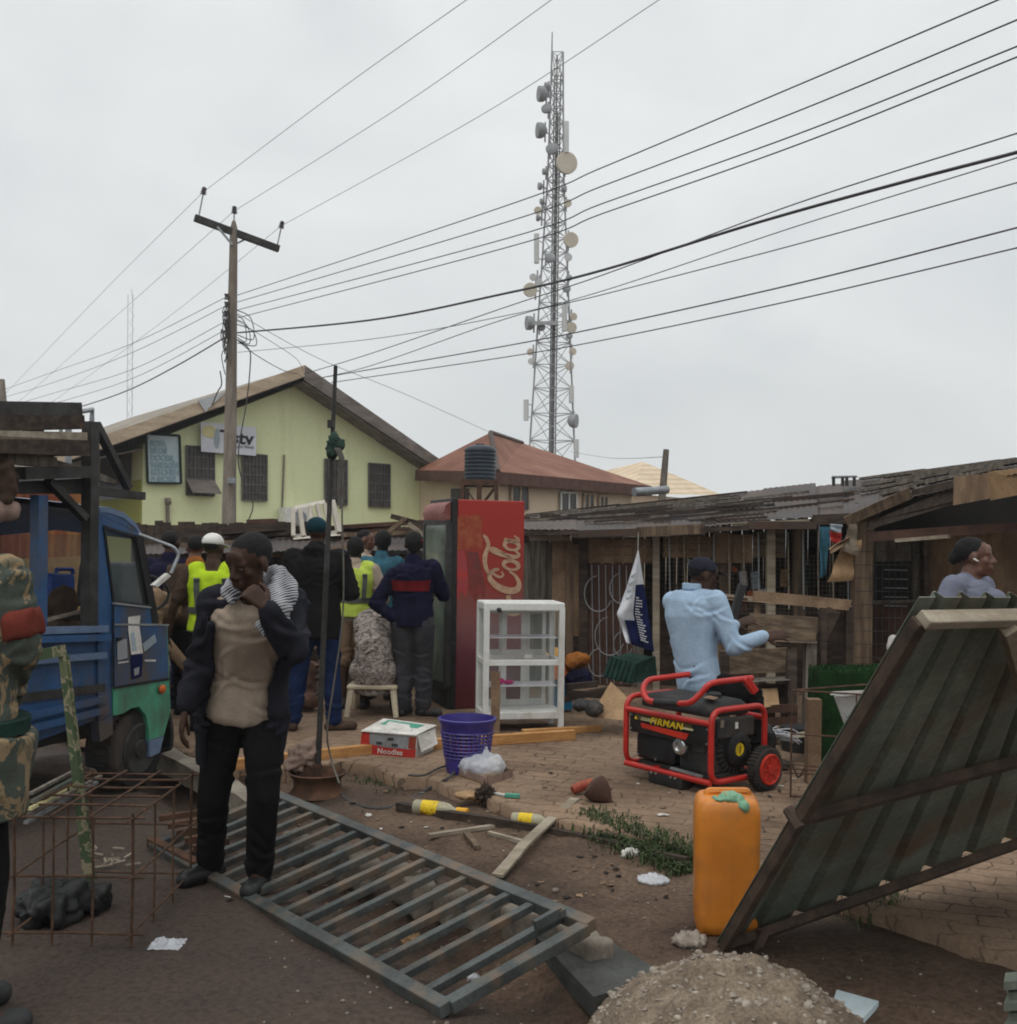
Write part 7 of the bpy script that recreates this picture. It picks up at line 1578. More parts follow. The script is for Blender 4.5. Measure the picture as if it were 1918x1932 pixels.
# ================================================================== people
def rotz(a): return Matrix.Rotation(a, 3, 'Z')
def skel(base, yaw, H):
    k = H/1.72; R = rotz(yaw); b = V(base)
    L = dict(pel=(0,0,.93), waist=(0,.005,1.08), chest=(0,.0,1.30), nb=(0,-.015,1.44), neck=(0,-.005,1.50), head=(0,.02,1.615))
    for s, n in ((1,'R'),(-1,'L')):
        L.update({'sh'+n:(.185*s,-.01,1.405), 'el'+n:(.235*s,-.03,1.12), 'wr'+n:(.24*s,.05,.88), 'hip'+n:(.092*s,0,.90), 'kn'+n:(.10*s,.02,.49), 'an'+n:(.105*s,-.02,.085), 'toe'+n:(.125*s,.13,.035)})
    J = {n: b + R @ (V(p)*k) for n, p in L.items()}
    J['k'] = k; J['fwd'] = R @ V((0,1,0)); J['hf'] = R @ V((0,1,0)); J['b'] = 1.0; J['hs'] = k
    return J
def shift(J, names, d):
    for n in names: J[n] = J[n] + V(d)
UPPER = ('waist','chest','nb','neck','head','shL','shR','elL','elR','wrL','wrR')
def rings(J, lo=-.10, hi=1, add=0.0, bulk=None):
    k = J['k']; B = (bulk or J['b']); out = []
    ks = [(lo,.150,.105),(0,.165,.115),(.28,.150,.108),(.5,.158,.115),(.75,.178,.125),(.90,.172,.108),(1.0,.095,.080)]
    path = [J['pel'], J['waist'], J['chest'], J['nb']]; ln = [0]
    for a, b in zip(path, path[1:]): ln.append(ln[-1] + (b-a).length)
    hx = (J['hipR']-J['hipL']).normalized(); sx = (J['shR']-J['shL']).normalized()
    for t, rx, ry in ks:
        if t > hi: break
        d = t*ln[-1]
        if d <= 0: p = path[0] + (path[0]-path[1]).normalized()*(-d); tg = (path[1]-path[0]).normalized()
        else:
            i = max(j for j in range(3) if ln[j] <= d+1e-9); i = min(i, 2); p = path[i].lerp(path[i+1], (d-ln[i])/max(1e-6, ln[i+1]-ln[i])); tg = (path[i+1]-path[i]).normalized()
        x = hx.lerp(sx, max(0,min(1,t))); x = (x - tg*x.dot(tg)).normalized(); y = tg.cross(x)      # y = forward
        out.append((p, x, y, (rx*B)*k+add, (ry*B)*k+add, tg))
    return out
def loft(mb, rg, n=20):
    vs = []
    for p, x, y, rx, ry, tg in rg:
        for q in range(n): a = 2*PI*q/n; vs.append(p + x*(rx*math.cos(a)) + y*(ry*math.sin(a)))
    m = len(rg); return mb.add(vs, [tuple(range(n-1,-1,-1)), tuple((m-1)*n+q for q in range(n))] + [(i*n+q, i*n+(q+1)%n, (i+1)*n+(q+1)%n, (i+1)*n+q) for i in range(m-1) for q in range(n)])
def arc(mb, rg, a0, a1, th, n=22):       # an open coat body: front gap between a1 and a0
    vs = []; m = len(rg)
    for p, x, y, rx, ry, tg in rg:
        for e_ in (0, th):
            for q in range(n+1): a = a0+(a1-a0)*q/n; vs.append(p + x*((rx+e_)*math.cos(a)) + y*((ry+e_)*math.sin(a)))
    w = n+1; fs = []
    for i in range(m-1):
        A, B = i*2*w, (i+1)*2*w
        for q in range(n): fs += [(A+q, B+q, B+q+1, A+q+1), (A+w+q, A+w+q+1, B+w+q+1, B+w+q)]
        fs += [(A, A+w, B+w, B), (A+n, B+n, B+w+n, A+w+n)]
    for q in range(n): fs += [(q, q+1, w+q+1, w+q), ((m-1)*2*w+q, (m-1)*2*w+w+q, (m-1)*2*w+w+q+1, (m-1)*2*w+q+1)]
    return mb.add(vs, fs)
def headM(J):
    f = J['hf'].normalized(); up = J.get('hup', V((0,0,1))); x = f.cross(up).normalized(); u = x.cross(f).normalized(); s = J['hs']; c = J['head']
    return Matrix(((x.x*s,f.x*s,u.x*s,c.x),(x.y*s,f.y*s,u.y*s,c.y),(x.z*s,f.z*s,u.z*s,c.z),(0,0,0,1)))
def head_mb(J):
    h = MB(); e = h.ell
    e((0,-.012,.032), .076,.095,.083); e((0,.022,-.035), .060,.068,.075); e((0,.052,-.092), .030,.030,.022); h.capsule((-.030,.018,-.072), (.030,.018,-.072), .032,.032)
    h.capsule((0,.086,.012), (0,.106,-.030), .010,.015); e((.015,.096,-.034), .012,.012,.010); e((-.015,.096,-.034), .012,.012,.010)
    h.capsule((-.042,.076,.024), (.042,.076,.024), .014,.014); e((0,.078,.045), .05,.014,.03)
    for s in (1,-1):
        e((.038*s,.058,-.022), .024,.022,.022); e((.034*s,.074,.002), .017,.012,.010); e((.079*s,-.004,-.006), .011,.024,.034, rotz(-.35*s))
    h.capsule((-.022,.090,-.060), (.022,.090,-.060), .0085,.0085); h.capsule((-.018,.088,-.074), (.018,.088,-.074), .0100,.0100)
    return h.xf(headM(J))
def hand_mb(w, d, nrm, k=1.0, curl=(.3,.4,.3), side=1, spread=.2):
    # w wrist, d finger direction, nrm out of the back of the hand
    h = MB(); d = V(d).normalized(); nrm = V(nrm); nrm = (nrm - d*nrm.dot(d)).normalized(); x = d.cross(nrm).normalized()*side      # x towards the thumb
    w = V(w)
    for i, (ox, L, r) in enumerate(((.030,.078,.0095),(.010,.088,.010),(-.010,.082,.0095),(-.029,.066,.0085))):
        kn = w + d*.088*k + x*ox*k - nrm*(.003*abs(i-1.2))*k
        h.capsule(w + d*.012*k + x*ox*.55*k, kn, .0145*k, .0120*k, 8)
        a = 0; p = kn; fd = (d + x*(ox/.03)*spread).normalized()
        for j, fr in enumerate((.46,.30,.24)):
            a += curl[j]; q = p + (fd*math.cos(a) - nrm*math.sin(a))*L*fr*k; h.capsule(p, q, r*k*(1-.07*j), r*k*(.95-.07*j), 8); p = q
    t0 = w + d*.022*k + x*.026*k; t1 = t0 + (d*.62 + x*.62 - nrm*.35).normalized()*.042*k; t2 = t1 + (d*.86 + x*.28 - nrm*.42).normalized()*.034*k; t3 = t2 + (d*.93 - x*.02 - nrm*.40).normalized()*.026*k
    h.capsule(t0, t1, .0145*k, .0115*k, 8); h.capsule(t1, t2, .0115*k, .010*k, 8); h.capsule(t2, t3, .010*k, .0085*k, 8)
    return h
import numpy as np
def creases(me, J, joints, n, amp=.007, w=.014, L=.11, seed=1):
    rr = random.Random(seed*17+3); m = len(me.vertices); co_ = np.empty(m*3); me.vertices.foreach_get('co', co_); co_ = co_.reshape(m,3); no = np.empty(m*3); me.vertices.foreach_get('normal', no); no = no.reshape(m,3); d = np.zeros(m)
    for jn, rad in joints:
        c = np.array(J[jn]); near = np.where(((co_-c)**2).sum(1) < rad*rad)[0]
        if len(near) < 5: continue
        for k in range(n):
            i = near[rr.randrange(len(near))]; p = co_[i]; nn = no[i]; h = np.cross(nn, [0,0,1.]); h /= max(1e-6, np.linalg.norm(h)); up = np.cross(h, nn)
            a = rr.gauss(0, .55); t = h*math.cos(a) + up*math.sin(a); b = np.cross(nn, t); q = co_-p; x = q@t; y = q@b + .25*x*x/L*rr.choice((-1,1)); z = q@nn
            l_ = L*rr.uniform(.6,1.3); f = np.exp(-(x/l_)**2*1.6)*np.exp(-(z/.07)**2); s_ = rr.uniform(.6,1.1)*amp
            d += s_*f*(np.exp(-((y-w)/w)**2) - 1.15*np.exp(-((y+w*.4)/w)**2))
    d = np.clip(d, -amp*1.6, amp*1.8); co_ += no*d[:,None]; me.vertices.foreach_set('co', co_.ravel()); me.update(); return me
def person(label, J, skin, vox=.011, wear=(), hands=True, hair=None, face=False, group=None, hd=None, curl=(.35,.45,.35)):
    k = J['k']; base = (J['anL']+J['anR'])/2; r = thing('person', label, 'person', V((base.x, base.y, max(0, min(J['anL'].z, J['anR'].z)-.08))), group)
    mb = MB(); loft(mb, rings(J)); b = J['b']
    mb.capsule(J['nb']-V((0,0,.03)), J['neck'].lerp(J['head'],.35), .060*k, .052*k); mb.limb([J['shL'], J['nb']-V((0,0,.03)), J['shR']], [.055*k,.06*k,.055*k])
    for n in 'LR':
        mb.limb([J['sh'+n], J['el'+n], J['wr'+n]], [.052*k*b,.040*k,.027*k]); mb.limb([J['hip'+n], J['kn'+n], J['an'+n]], [.085*k*b,.055*k,.036*k]); mb.limb([J['an'+n]-V((0,0,.03)), J['toe'+n]], [.04*k,.032*k])
        if hands:
            d_, n_, c_ = (hd or {}).get(n, (None, None, None))[:3]
            if d_ is None: d_ = (J['wr'+n]-J['el'+n]).normalized()*.7 + V((0,0,-.5)); 
            if n_ is None: n_ = (J['shR']-J['shL']).normalized() * (1 if n == 'R' else -1)
            fw = J['fwd']; dd = V(d_).normalized(); nn = V(n_); xx = dd.cross(nn); sd = 1 if xx.dot(fw) > 0 else -1
            if hd and n in hd and len(hd[n]) > 3: sd = hd[n][3]
            mb.join(hand_mb(J['wr'+n], dd, nn, k, c_ or curl, sd))
    mb.join(head_mb(J)); me = remesh(mb, vox, 5 if vox < .008 else 2, .5); bo = part(me, 'body', skin, r)
    Mh = headM(J)
    if hair:
        h = MB(); z = .0 if hair == 'short' else .006
        if hair == 'short': h.ell((0,-.017,.037), .0772,.0955,.083)
        if hair == 'bun': h.ell((0,-.022,.040), .0795,.097,.083); h.ell((0,-.112,.0), .035,.03,.04)
        if hair == 'afro': h.ell((0,-.028,.032), .089,.104,.100); h.ell((0,-.055,-.03), .062,.05,.05)
        h.xf(Mh); me = remesh(h, .009 if hair != 'short' else .006, 2); folds(me, .004 if hair != 'short' else .0008, 60, (1,1,1)); part(me, 'hair', m_hair, r)
    if face:
        for s in (1,-1):
            h = MB(); h.ell((.033*s,.0800,.004), .010,.007,.0035); h.xf(Mh); ey = part(h, 'eye', m_eye, r, smooth=True)
            h = MB(); h.ell((.033*s,.0855,.003), .0045,.003,.0045); h.xf(Mh); part(h, 'iris', m_black, ey, smooth=True)
    for w in wear: w(J, r, vox)
    return r
def torso_g(m, nm='shirt', add=.026, lo=-.12, sleeves='long', sl=.016, amp=.012, bulk=None, seed=1, collar=True, hi=1):
    def f(J, r, vox):
        k = J['k']; mb = MB(); rg = rings(J, lo, hi, max(add,.026), bulk); loft(mb, rg); mb.limb([J['shL'], J['nb']-V((0,0,.04)), J['shR']], [(.058*k+add*.6)]*3)
        if collar: mb.capsule(J['nb']-V((0,0,.03)), J['nb']+(J['neck']-J['nb'])*.55, .068*k+add*.5, .066*k+add*.5)
        for n in 'LR':
            s, e_, w = J['sh'+n], J['el'+n], J['wr'+n]; b = J['b']
            if sleeves == 'long': mb.limb([s, e_, w.lerp(e_,.06)], [.056*k*b+sl, .043*k+sl, .034*k+sl*.8])
            elif sleeves == 'short': mb.limb([s, s.lerp(e_,.72)], [.056*k*b+sl, .050*k+sl])
            elif sleeves == 'rolled': mb.limb([s, e_, e_.lerp(w,.45)], [.056*k*b+sl, .043*k+sl, .040*k+sl])
        me = remesh(mb, max(vox, .010), 3); folds(me, amp*.35, 6, (1,1,.6), seed); creases(me, J, (('elR',.14),('elL',.14),('waist',.24),('shR',.16),('shL',.16),('pel',.22),('chest',.22)), 5, .005+amp*.22, seed=seed); part(me, nm, m, r)
    return f
def trousers_g(m, add=.014, amp=.010, to=.97, seed=2, nm='trousers', top=.10):
    def f(J, r, vox):
        k = J['k']; mb = MB(); rg = [q for q in rings(J, -.14, .29, .007)]; loft(mb, rg)
        for n in 'LR': mb.limb([J['hip'+n], J['kn'+n], J['kn'+n].lerp(J['an'+n], to)], [.090*k*J['b']+add, .060*k+add, .050*k+add])
        me = remesh(mb, max(vox,.011), 3); folds(me, amp*.35, 6, (1,1,.5), seed); creases(me, J, (('knR',.20),('knL',.20),('anR',.22),('anL',.22),('pel',.26)), 6, .008, seed=seed); part(me, nm, m, r)
    return f
def shoes_g(m, s=1.0):
    def f(J, r, vox):
        for n in 'LR':
            a, t = J['an'+n], J['toe'+n]; k = J['k']; d = (t-a); d.z = 0; d.normalize(); mb = MB(); z = t.z
            p = V((a.x,a.y,z)); mb.capsule(p-d*.045*k, p+d*.15*k, .040*k*s, .042*k*s); mb.capsule(p-d*.02*k, a+V((0,0,.0)), .045*k*s, .045*k*s)
            me = remesh(mb, .010, 2)
            for v in me.vertices: v.co.z = max(v.co.z, z-.03*k)
            part(me, 'shoe', m, r)
    return f
def vest_g(m, lo=.02, seed=3, bands=True):
    def f(J, r, vox):
        k = J['k']; mb = MB(); rg = rings(J, lo, 1, .038); rg = [q for q in rg]; loft(mb, rg)
        for s in (1,-1):
            sh = J['sh'+('R' if s>0 else 'L')]; mb.capsule(sh.lerp(J['nb'],.35), J['chest'], .062*k+.03, .09*k)
        me = remesh(mb, .013, 3); folds(me, .012, 8, (1,1,.6), seed); part(me, 'vest', m, r)
        if bands:
            allr = rings(J, lo, .97, .047)
            def at(t):
                i = max(0, min(len(allr)-2, int(t*(len(allr)-1)))); u = t*(len(allr)-1)-i; a, b = allr[i], allr[i+1]
                return tuple((a[j]*(1-u)+b[j]*u) if j in (3,4) else a[j].lerp(b[j],u) for j in range(6))
            for t0, t1 in ((.10,.20),(.40,.50)):
                mb = MB(); loft(mb, [at(t0), at((t0+t1)/2), at(t1)], 26); part(mb, 'reflective_band', m_band, r, smooth=True)
            for s in (1,-1):
                mb = MB(); pts = []
                for sg_, tt in ((1,(.50,.62,.75,.88,.97)),(-1,(.97,.88,.75,.62,.50))):
                    for t in tt: p,x,y,rx,ry,tg = at(t); pts.append((p + x*(s*rx*.50) - y*(sg_*ry*.90), y*-sg_))
                for (a, na), (b, nb_) in zip(pts, pts[1:]): mb.bar(a-(b-a)*.08, b+(b-a)*.08, .045*k, .012, na+nb_+V((0,0,.3)))
                part(mb, 'shoulder_band', m_band, r)
    return f
def cap_g(m, brim=True, back=False, nm='cap'):
    def f(J, r, vox):
        h = MB(); h.ell((0,-.014,.046), .085,.104,.080); h2 = MB(); 
        for v in h.v: v.z = max(v.z, .026 if brim else -.005)
        if brim:
            s = -1 if back else 1
            h.surf(lambda u,v: (.075*math.sin((u-.5)*2.4), s*(.085+.075*v*math.cos((u-.5)*2.0)), .034-.022*v), 10, 4, (0,0,.008))
        h.xf(headM(J)); me = remesh(h, .007, 2); part(me, nm, m, r)
    return f
# ------------------------------------------------------------------ the man in the foreground
J = skel(G(440,1655,0), PI, 1.76)
J.update(pel=P(457,1338,4.95), waist=P(462,1262,4.90), chest=P(474,1180,4.78), nb=P(477,1132,4.70), neck=P(475,1108,4.66), head=P(472,1060,4.60),
  shR=P(411,1142,4.74), elR=P(377,1256,4.82), wrR=P(350,1338,4.74), shL=P(543,1140,4.78), elL=P(553,1226,4.52), wrL=P(503,1146,4.38),
  hipR=P(424,1352,4.95), hipL=P(494,1352,4.95), knR=P(403,1505,4.98), knL=P(497,1498,4.86), anR=G(392,1662,.08), anL=G(485,1665,.09), toeR=G(382,1690,.035), toeL=G(480,1700,.04))
J['anR'] = V((P(392,1640,5.1).x, 5.14, .085)); J['anL'] = V((P(487,1655,4.95).x, 4.98, .10)); J['toeR'] = V((J['anR'].x-.07, 5.02, .04)); J['toeL'] = V((J['anL'].x-.01, 4.83, .05))
J['fwd'] = V((-.15,-1,0)).normalized(); J['hf'] = V((-.55,-.78,-.36)); J['hup'] = V((.12,0,1)); J['b'] = .91; J['hs'] = 1.06
def fg_jacket(J, r, vox):
    k = J['k']; mb = MB(); rg = rings(J, -.46, 1, .032, .98)
    yaw = PI/2; gap = .74; arc(mb, rg[:6], yaw+gap, yaw+2*PI-gap, .022)
    mb.limb([J['shL'], J['nb']+V((.03,.05,-.03)), J['shR']], [.090*k,.088*k,.094*k])
    for n in 'LR': mb.limb([J['sh'+n], J['el'+n], J['wr'+n].lerp(J['el'+n],.10)], [.080*k,.070*k,.050*k])
    me = remesh(mb, .0095, 3); folds(me, .010, 6, (1,1,.7), 5); creases(me, J, (('elR',.16),('elL',.17),('waist',.30),('shR',.18),('shL',.18),('wrR',.18),('pel',.3)), 7, .013, .016, .13, 5); part(me, 'jacket', m_jacket, r)
def fg_scarf(J, r, vox):
    mb = MB(); pts = [P(432,1122,4.58),P(440,1108,4.70),P(470,1098,4.84),P(512,1090,4.80),P(536,1102,4.68),P(534,1132,4.58),P(518,1168,4.54),P(502,1190,4.55)]
    mb.tube(spline(pts,6), [.035+.02*min(1,i/20) for i in range(43)], 12); mb.limb([P(440,1118,4.60),P(436,1135,4.58)], [.035,.02]); mb.limb([P(528,1100,4.66),P(512,1150,4.52)], [.05,.045])
    me = remesh(mb, .009, 2); folds(me, .018, 14, (1,1,1), 8); part(me, 'scarf', m_scarf, r)
def fg_belt(J, r, vox): pass
person('man in an open charcoal jacket and checked scarf holding his hand to his mouth', J, m_skin, .0065, (torso_g(m_beige,'shirt',.028,-.06,None,.016,.012,.93,4,False,1), trousers_g(m_trous,.014,.016,.98,6), fg_jacket, fg_scarf, shoes_g(m_black,1.1)), True, 'short', True,
  hd={'L': (V((-.62,.05,.62)), V((.35,-.85,.3)), (.9,1.1,.8), 1), 'R': (V((-.15,-.25,-1)), V((-.9,-.3,.1)), (.3,.4,.3), 1)})
# ------------------------------------------------------------------ the soldier at the left edge
J = skel(V((P(-72,1400,3.55).x, 3.55, 0)), -.9, 1.86); shift(J, ('head',), (-.12,0,0))
J['elR'] = P(36,1222,3.52); J['shR'] = P(10,1092,3.5); J['wrR'] = P(8,1325,3.78); shift(J, ('anL','anR','toeL','toeR','knL','knR'), (.02,0,0)); J['b'] = 1.02
def sol_arm(J, r, vox):
    mb = MB(); a, b = J['shR'].lerp(J['elR'],.45), J['shR'].lerp(J['elR'],.86); mb.tube([a, a.lerp(b,.5), b], [.088,.090,.087], 18); me = remesh(mb, .012, 2); folds(me,.012,9); part(me, 'armband', cloth('faded_red_cloth', (.20,.045,.032)), r)
def sol_skirt(J, r, vox):
    mb = MB(); rg = rings(J, -.50, .2, .06, 1.36); loft(mb, rg); me = remesh(mb, .013, 3); folds(me, .02, 6, (1,1,.5), 9); part(me, 'jacket_skirt', m_camo, r)
    mb = MB(); loft(mb, [rings(J,-.1,1,.055,1.22)[1], tuple(list(rings(J,-.1,1,.056,1.22)[1][:1])+list(rings(J,-.1,1,.056,1.22)[1][1:]))][:1] + [tuple([rings(J,-.1,1,.056,1.22)[1][0]+V((0,0,.045))]+list(rings(J,-.1,1,.056,1.22)[1][1:]))], 24); part(mb, 'belt', m_dgreen, r)
person('soldier in tan camouflage with a red armband at the left edge', J, m_skin, .011, (torso_g(m_camo,'jacket',.034,-.1,'long',.024,.024,1.06,10), sol_skirt, sol_arm, trousers_g(m_trous,.022,.012,.95,12), shoes_g(m_blackm), cap_g(m_camo)), True)
# ------------------------------------------------------------------ crowd with backs turned
def feet(px, py, z=PZ): return G(px, py, z)
J = skel(feet(592,1382), .05, 1.70); J['b'] = 1.12
J['wrL'] = J['chest'] + V((-.10,.24,-.16)); J['elL'] = J['shL'] + V((-.07,.02,-.27)); J['wrR'] = J['chest'] + V((.14,.22,-.18)); J['elR'] = J['shR'] + V((.10,.0,-.27))
for n, x in (('L',552),('R',630)): a = feet(x,1378); J['an'+n] = a+V((0,0,.085)); J['toe'+n] = a+V((.03 if n=='R' else -.02,.12,.035)); J['kn'+n] = J['hip'+n].lerp(J['an'+n],.5)+V((0,.02,0))
J['toeR'] = J['anR']+V((.13,.04,-.05)); J['hf'] = V((.1,1,.02))
def hood(J, r, vox):
    mb = MB(); c = J['nb']+V((0,-.07,-.0)); mb.ell(c, .11,.06,.075); mb.ell(c+V((0,.0,.04)), .095,.07,.045); me = remesh(mb, .012, 2); folds(me, .012, 14); part(me, 'hood', m_blackc, r)
person('man in a long black jacket and dark teal knit cap with his back turned', J, m_skin, .011, (torso_g(m_blackc,'jacket',.035,-.34,'long',.026,.018,1.08,14), hood, trousers_g(m_denim,.018,.012,.97,15), shoes_g(m_brownc), cap_g(m_tealh, False, nm='knit_cap')), True)
J = skel(V((P(400,1200,8.5).x, 8.5, .02)), .15, 1.66); J['hf'] = V((.35,.93,-.1)); J['elL'] = J['shL']+V((-.12,-.02,-.27)); J['wrL'] = J['elL']+V((-.06,.04,-.24))
person('man in a bright hi-vis yellow vest and white cap behind the jacket man', J, m_skin, .012, (torso_g(m_brownc,'shirt',.012,-.1,'short',.014,.01,None,16), vest_g(m_hivis,-.02,17), trousers_g(m_blackc,.016,.01,.97,18), shoes_g(m_blackm), cap_g(m_whitep)), True, 'short')
J = skel(V((P(366,1200,9.3).x, 9.3, .05)), .3, 1.62); J['hf'] = V((-.3,.9,-.1))
def collar_o(J, r, vox):
    mb = MB(); mb.capsule(J['nb']-V((0,0,.06)), J['nb']+V((0,0,.02)), .105,.085); me = remesh(mb,.012,2); part(me, 'orange_collar', m_orgc, r)
person('man with an orange collar seen just left of the bright hi-vis vest', J, m_skinb, .013, (torso_g(m_brownc,'shirt',.014,-.12,'short',.014,.012,None,19), collar_o, trousers_g(m_blackc,.016,.01,.97,20), shoes_g(m_blackm)), True, 'short')
J = skel(V((P(318,1200,9.6).x, 9.6, .03)), -.2, 1.68); J['b'] = 1.1
person('man in navy clothes standing behind the truck mirror', J, m_skin, .013, (torso_g(m_navy,'shirt',.022,-.2,'long',.02,.016,None,21), trousers_g(m_navy,.016,.01,.97,22), shoes_g(m_blackm)), True, 'short')
J = skel(V((P(262,1200,8.9).x, 8.9, .03)), -1.2, 1.6); shift(J, ('chest','nb','neck','head','shL','shR','elL','elR','wrL','wrR'), (.14,.02,-.17)); shift(J, ('nb','neck','head'), (.16,.02,-.13)); shift(J, ('head',), (.1,0,-.08)); J['wrL'] += V((.2,0,-.1)); J['wrR'] += V((.2,0,-.1))
person('person in a tan shirt bending forward seen through the truck cab window', J, m_skin, .013, (torso_g(m_tan,'shirt',.018,-.12,'long',.018,.016,None,23), trousers_g(m_navy,.016,.01,.97,24), shoes_g(m_blackm)), True, 'short')
J = skel(V((P(668,1200,9.7).x, 9.7, PZ)), .05, 1.55); J['elR'] = J['shR']+V((.10,-.02,-.26)); J['wrR'] = J['elR']+V((-.04,.20,-.04)); J['hf'] = V((.0,1,-.05))
person('person in a paler hi-vis vest with cream sleeves and tan shorts', J, m_skin, .012, (torso_g(m_beige,'shirt',.016,-.1,'long',.018,.012,None,25), vest_g(m_hivis2,-.02,26), trousers_g(m_tan,.02,.01,.05,27,'shorts'), shoes_g(m_blackm)), True, 'afro')
J = skel(V((P(718,1200,10.3).x, 10.3, PZ)), -.25, 1.62); J['hf'] = V((-.2,.95,0))
person('person in a teal shirt with bushy hair facing the stalls', J, m_skin, .012, (torso_g(m_teal,'shirt',.018,-.15,'long',.018,.014,None,28), trousers_g(m_navy,.016,.01,.97,29), shoes_g(m_blackm)), True, 'afro')
J = skel(V((P(684,1200,11.2).x, 11.2, PZ)), -1.5, 1.64); J['hf'] = V((.95,-.1,0))
person('man whose face in profile shows between two dark heads of the crowd', J, m_skinb, .013, (torso_g(m_beige,'shirt',.016,-.15,'long',.018,.014,None,30), trousers_g(m_greyt,.016,.01,.97,31), shoes_g(m_blackm)), True, 'short')
# navy sweatshirt person, hand on hip
J = skel(feet(775,1352), -.12, 1.60); J['b'] = 1.08; Yn = J['pel'].y
J['shL'] = P(742,1088,Yn); J['elL'] = P(708,1138,Yn-.02); J['wrL'] = P(742,1166,Yn-.05); J['elR'] = J['shR']+V((.10,.08,-.24)); J['wrR'] = J['elR']+V((-.05,.2,.05)); J['hf'] = V((-.15,.97,-.1))
for n, x in (('L',760),('R',798)): a = feet(x,1350); J['an'+n] = a+V((0,0,.085)); J['toe'+n] = a+V((.03,.10,.035)); J['kn'+n] = J['hip'+n].lerp(J['an'+n],.5)+V((.01,.03,0))
J['toeR'] = J['anR']+V((.12,-.03,-.05))
def redband(J, r, vox):
    rg = rings(J, -.1, 1, .040, 1.06); a, b = rg[4], rg[3]; mb = MB(); 
    def q(u): return tuple((a[j]*(1-u)+b[j]*u) if j in (3,4) else a[j].lerp(b[j],u) for j in range(6))
    vs = []; n = 16
    for u in (.10,.50,.95):
        p,x,y,rx,ry,tg = q(u)
        for i in range(n+1): t = -PI/2 + (i/n-.5)*1.9; vs.append(p + x*(rx*math.cos(t)) + y*(ry*math.sin(t)))
    mb.add(vs, [(k*(n+1)+i, k*(n+1)+i+1, (k+1)*(n+1)+i+1, (k+1)*(n+1)+i) for k in range(2) for i in range(n)]); part(mb, 'printed_band', m_redc, r, smooth=True, fix=False)
def headband(J, r, vox):
    h = MB(); h.lathe([(.083,-.012),(.086,.0),(.083,.016)], (0,-.014,.03), (0,.25,1), 22, 1, 1.2); h.ell((.06,-.08,.03), .025,.02,.02); h.xf(headM(J)); me = remesh(h,.009,1) if False else None; part(h, 'headband', m_redc, r, smooth=True)
person('person in a navy sweatshirt with a dark red print and one hand on the hip', J, m_skin, .011, (torso_g(m_navy,'sweatshirt',.030,-.16,'long',.024,.018,1.06,32), redband, trousers_g(m_greyt,.026,.018,.98,33), shoes_g(m_blackm), headband), True, 'afro')
# person bent over in a patterned grey gown, on a cream plastic chair
J = skel(feet(705,1345), .1, 1.58); Yg = 9.35
J.update(pel=P(705,1262,Yg), waist=P(706,1228,Yg-.02), chest=P(706,1180,Yg+.20), nb=P(706,1165,Yg+.36), neck=P(706,1160,Yg+.44), head=P(706,1156,Yg+.55))
for n, s in (('L',-1),('R',1)):
    J['hip'+n] = J['pel']+V((.10*s,.02,-.02)); J['kn'+n] = J['pel']+V((.14*s,.42,-.02)); J['an'+n] = V((J['kn'+n].x, J['kn'+n].y-.02, PZ+.08)); J['toe'+n] = J['an'+n]+V((0,.12,-.05)); J['sh'+n] = J['nb']+V((.17*s,-.04,-.02)); J['el'+n] = J['sh'+n]+V((.03*s,.15,-.22)); J['wr'+n] = J['el'+n]+V((-.05*s,.18,-.10))
J['hf'] = V((0,.8,-.6)); J['b'] = 1.15
person('person in a grey patterned gown sitting bent forward on a cream chair', J, m_skin, .013, (torso_g(m_pattern,'gown',.030,-.34,'long',.02,.06,1.02,34), trousers_g(m_pattern,.03,.02,.6,35,'gown_skirt'), shoes_g(m_blackm)), True)
pch = thing('plastic_chair', 'cream moulded plastic chair under the person in the patterned gown', 'chair', V((J['pel'].x, J['pel'].y, PZ)))
c = J['pel']; zs_ = c.z-.15
mb = MB(); mb.box(V((c.x,c.y+.1,zs_)), (.44,.44,.035)); part(mb, 'seat', m_cream, pch, bevel=.01)
for sx_ in (-1,1):
    for sy_ in (-1,1):
        mb = MB(); mb.tube([V((c.x+.18*sx_,c.y+.1+.18*sy_,zs_)), V((c.x+.215*sx_,c.y+.1+.23*sy_,PZ))], [.032,.024], 8); part(mb, 'leg', m_cream, pch, smooth=True)
tl = thing('carved_leg', 'cream ornate furniture leg standing between the jeans and the cream chair', 'furniture leg', G(655,1335,PZ))
b_ = G(656,1330,PZ); b_ += V((0,.0,0)); mb = MB(); mb.lathe([(0,0),(.05,0),(.055,.03),(.03,.07),(.05,.12),(.065,.19),(.04,.25),(.06,.29),(.06,.33),(.04,.36),(.065,.40),(.065,.44),(0,.44)], b_, n=16); part(mb, 'leg', m_cream, tl, smooth=True)
mb = MB(); mb.box(b_+V((.05,.1,.46)), (.3,.3,.05)); part(mb, 'top', m_cream, tl, bevel=.01)
mb = MB(); mb.ell(P(577,1292,9.6), .10,.10,.22); mb.ell(P(577,1322,9.5), .12,.12,.08); me = remesh(mb,.016,2); folds(me,.04,8,seed=44); solo(me, 'red_brown_bag', m_plyr, 'red brown plastic bag standing beyond the jeans of the black jacket man', 'bag')
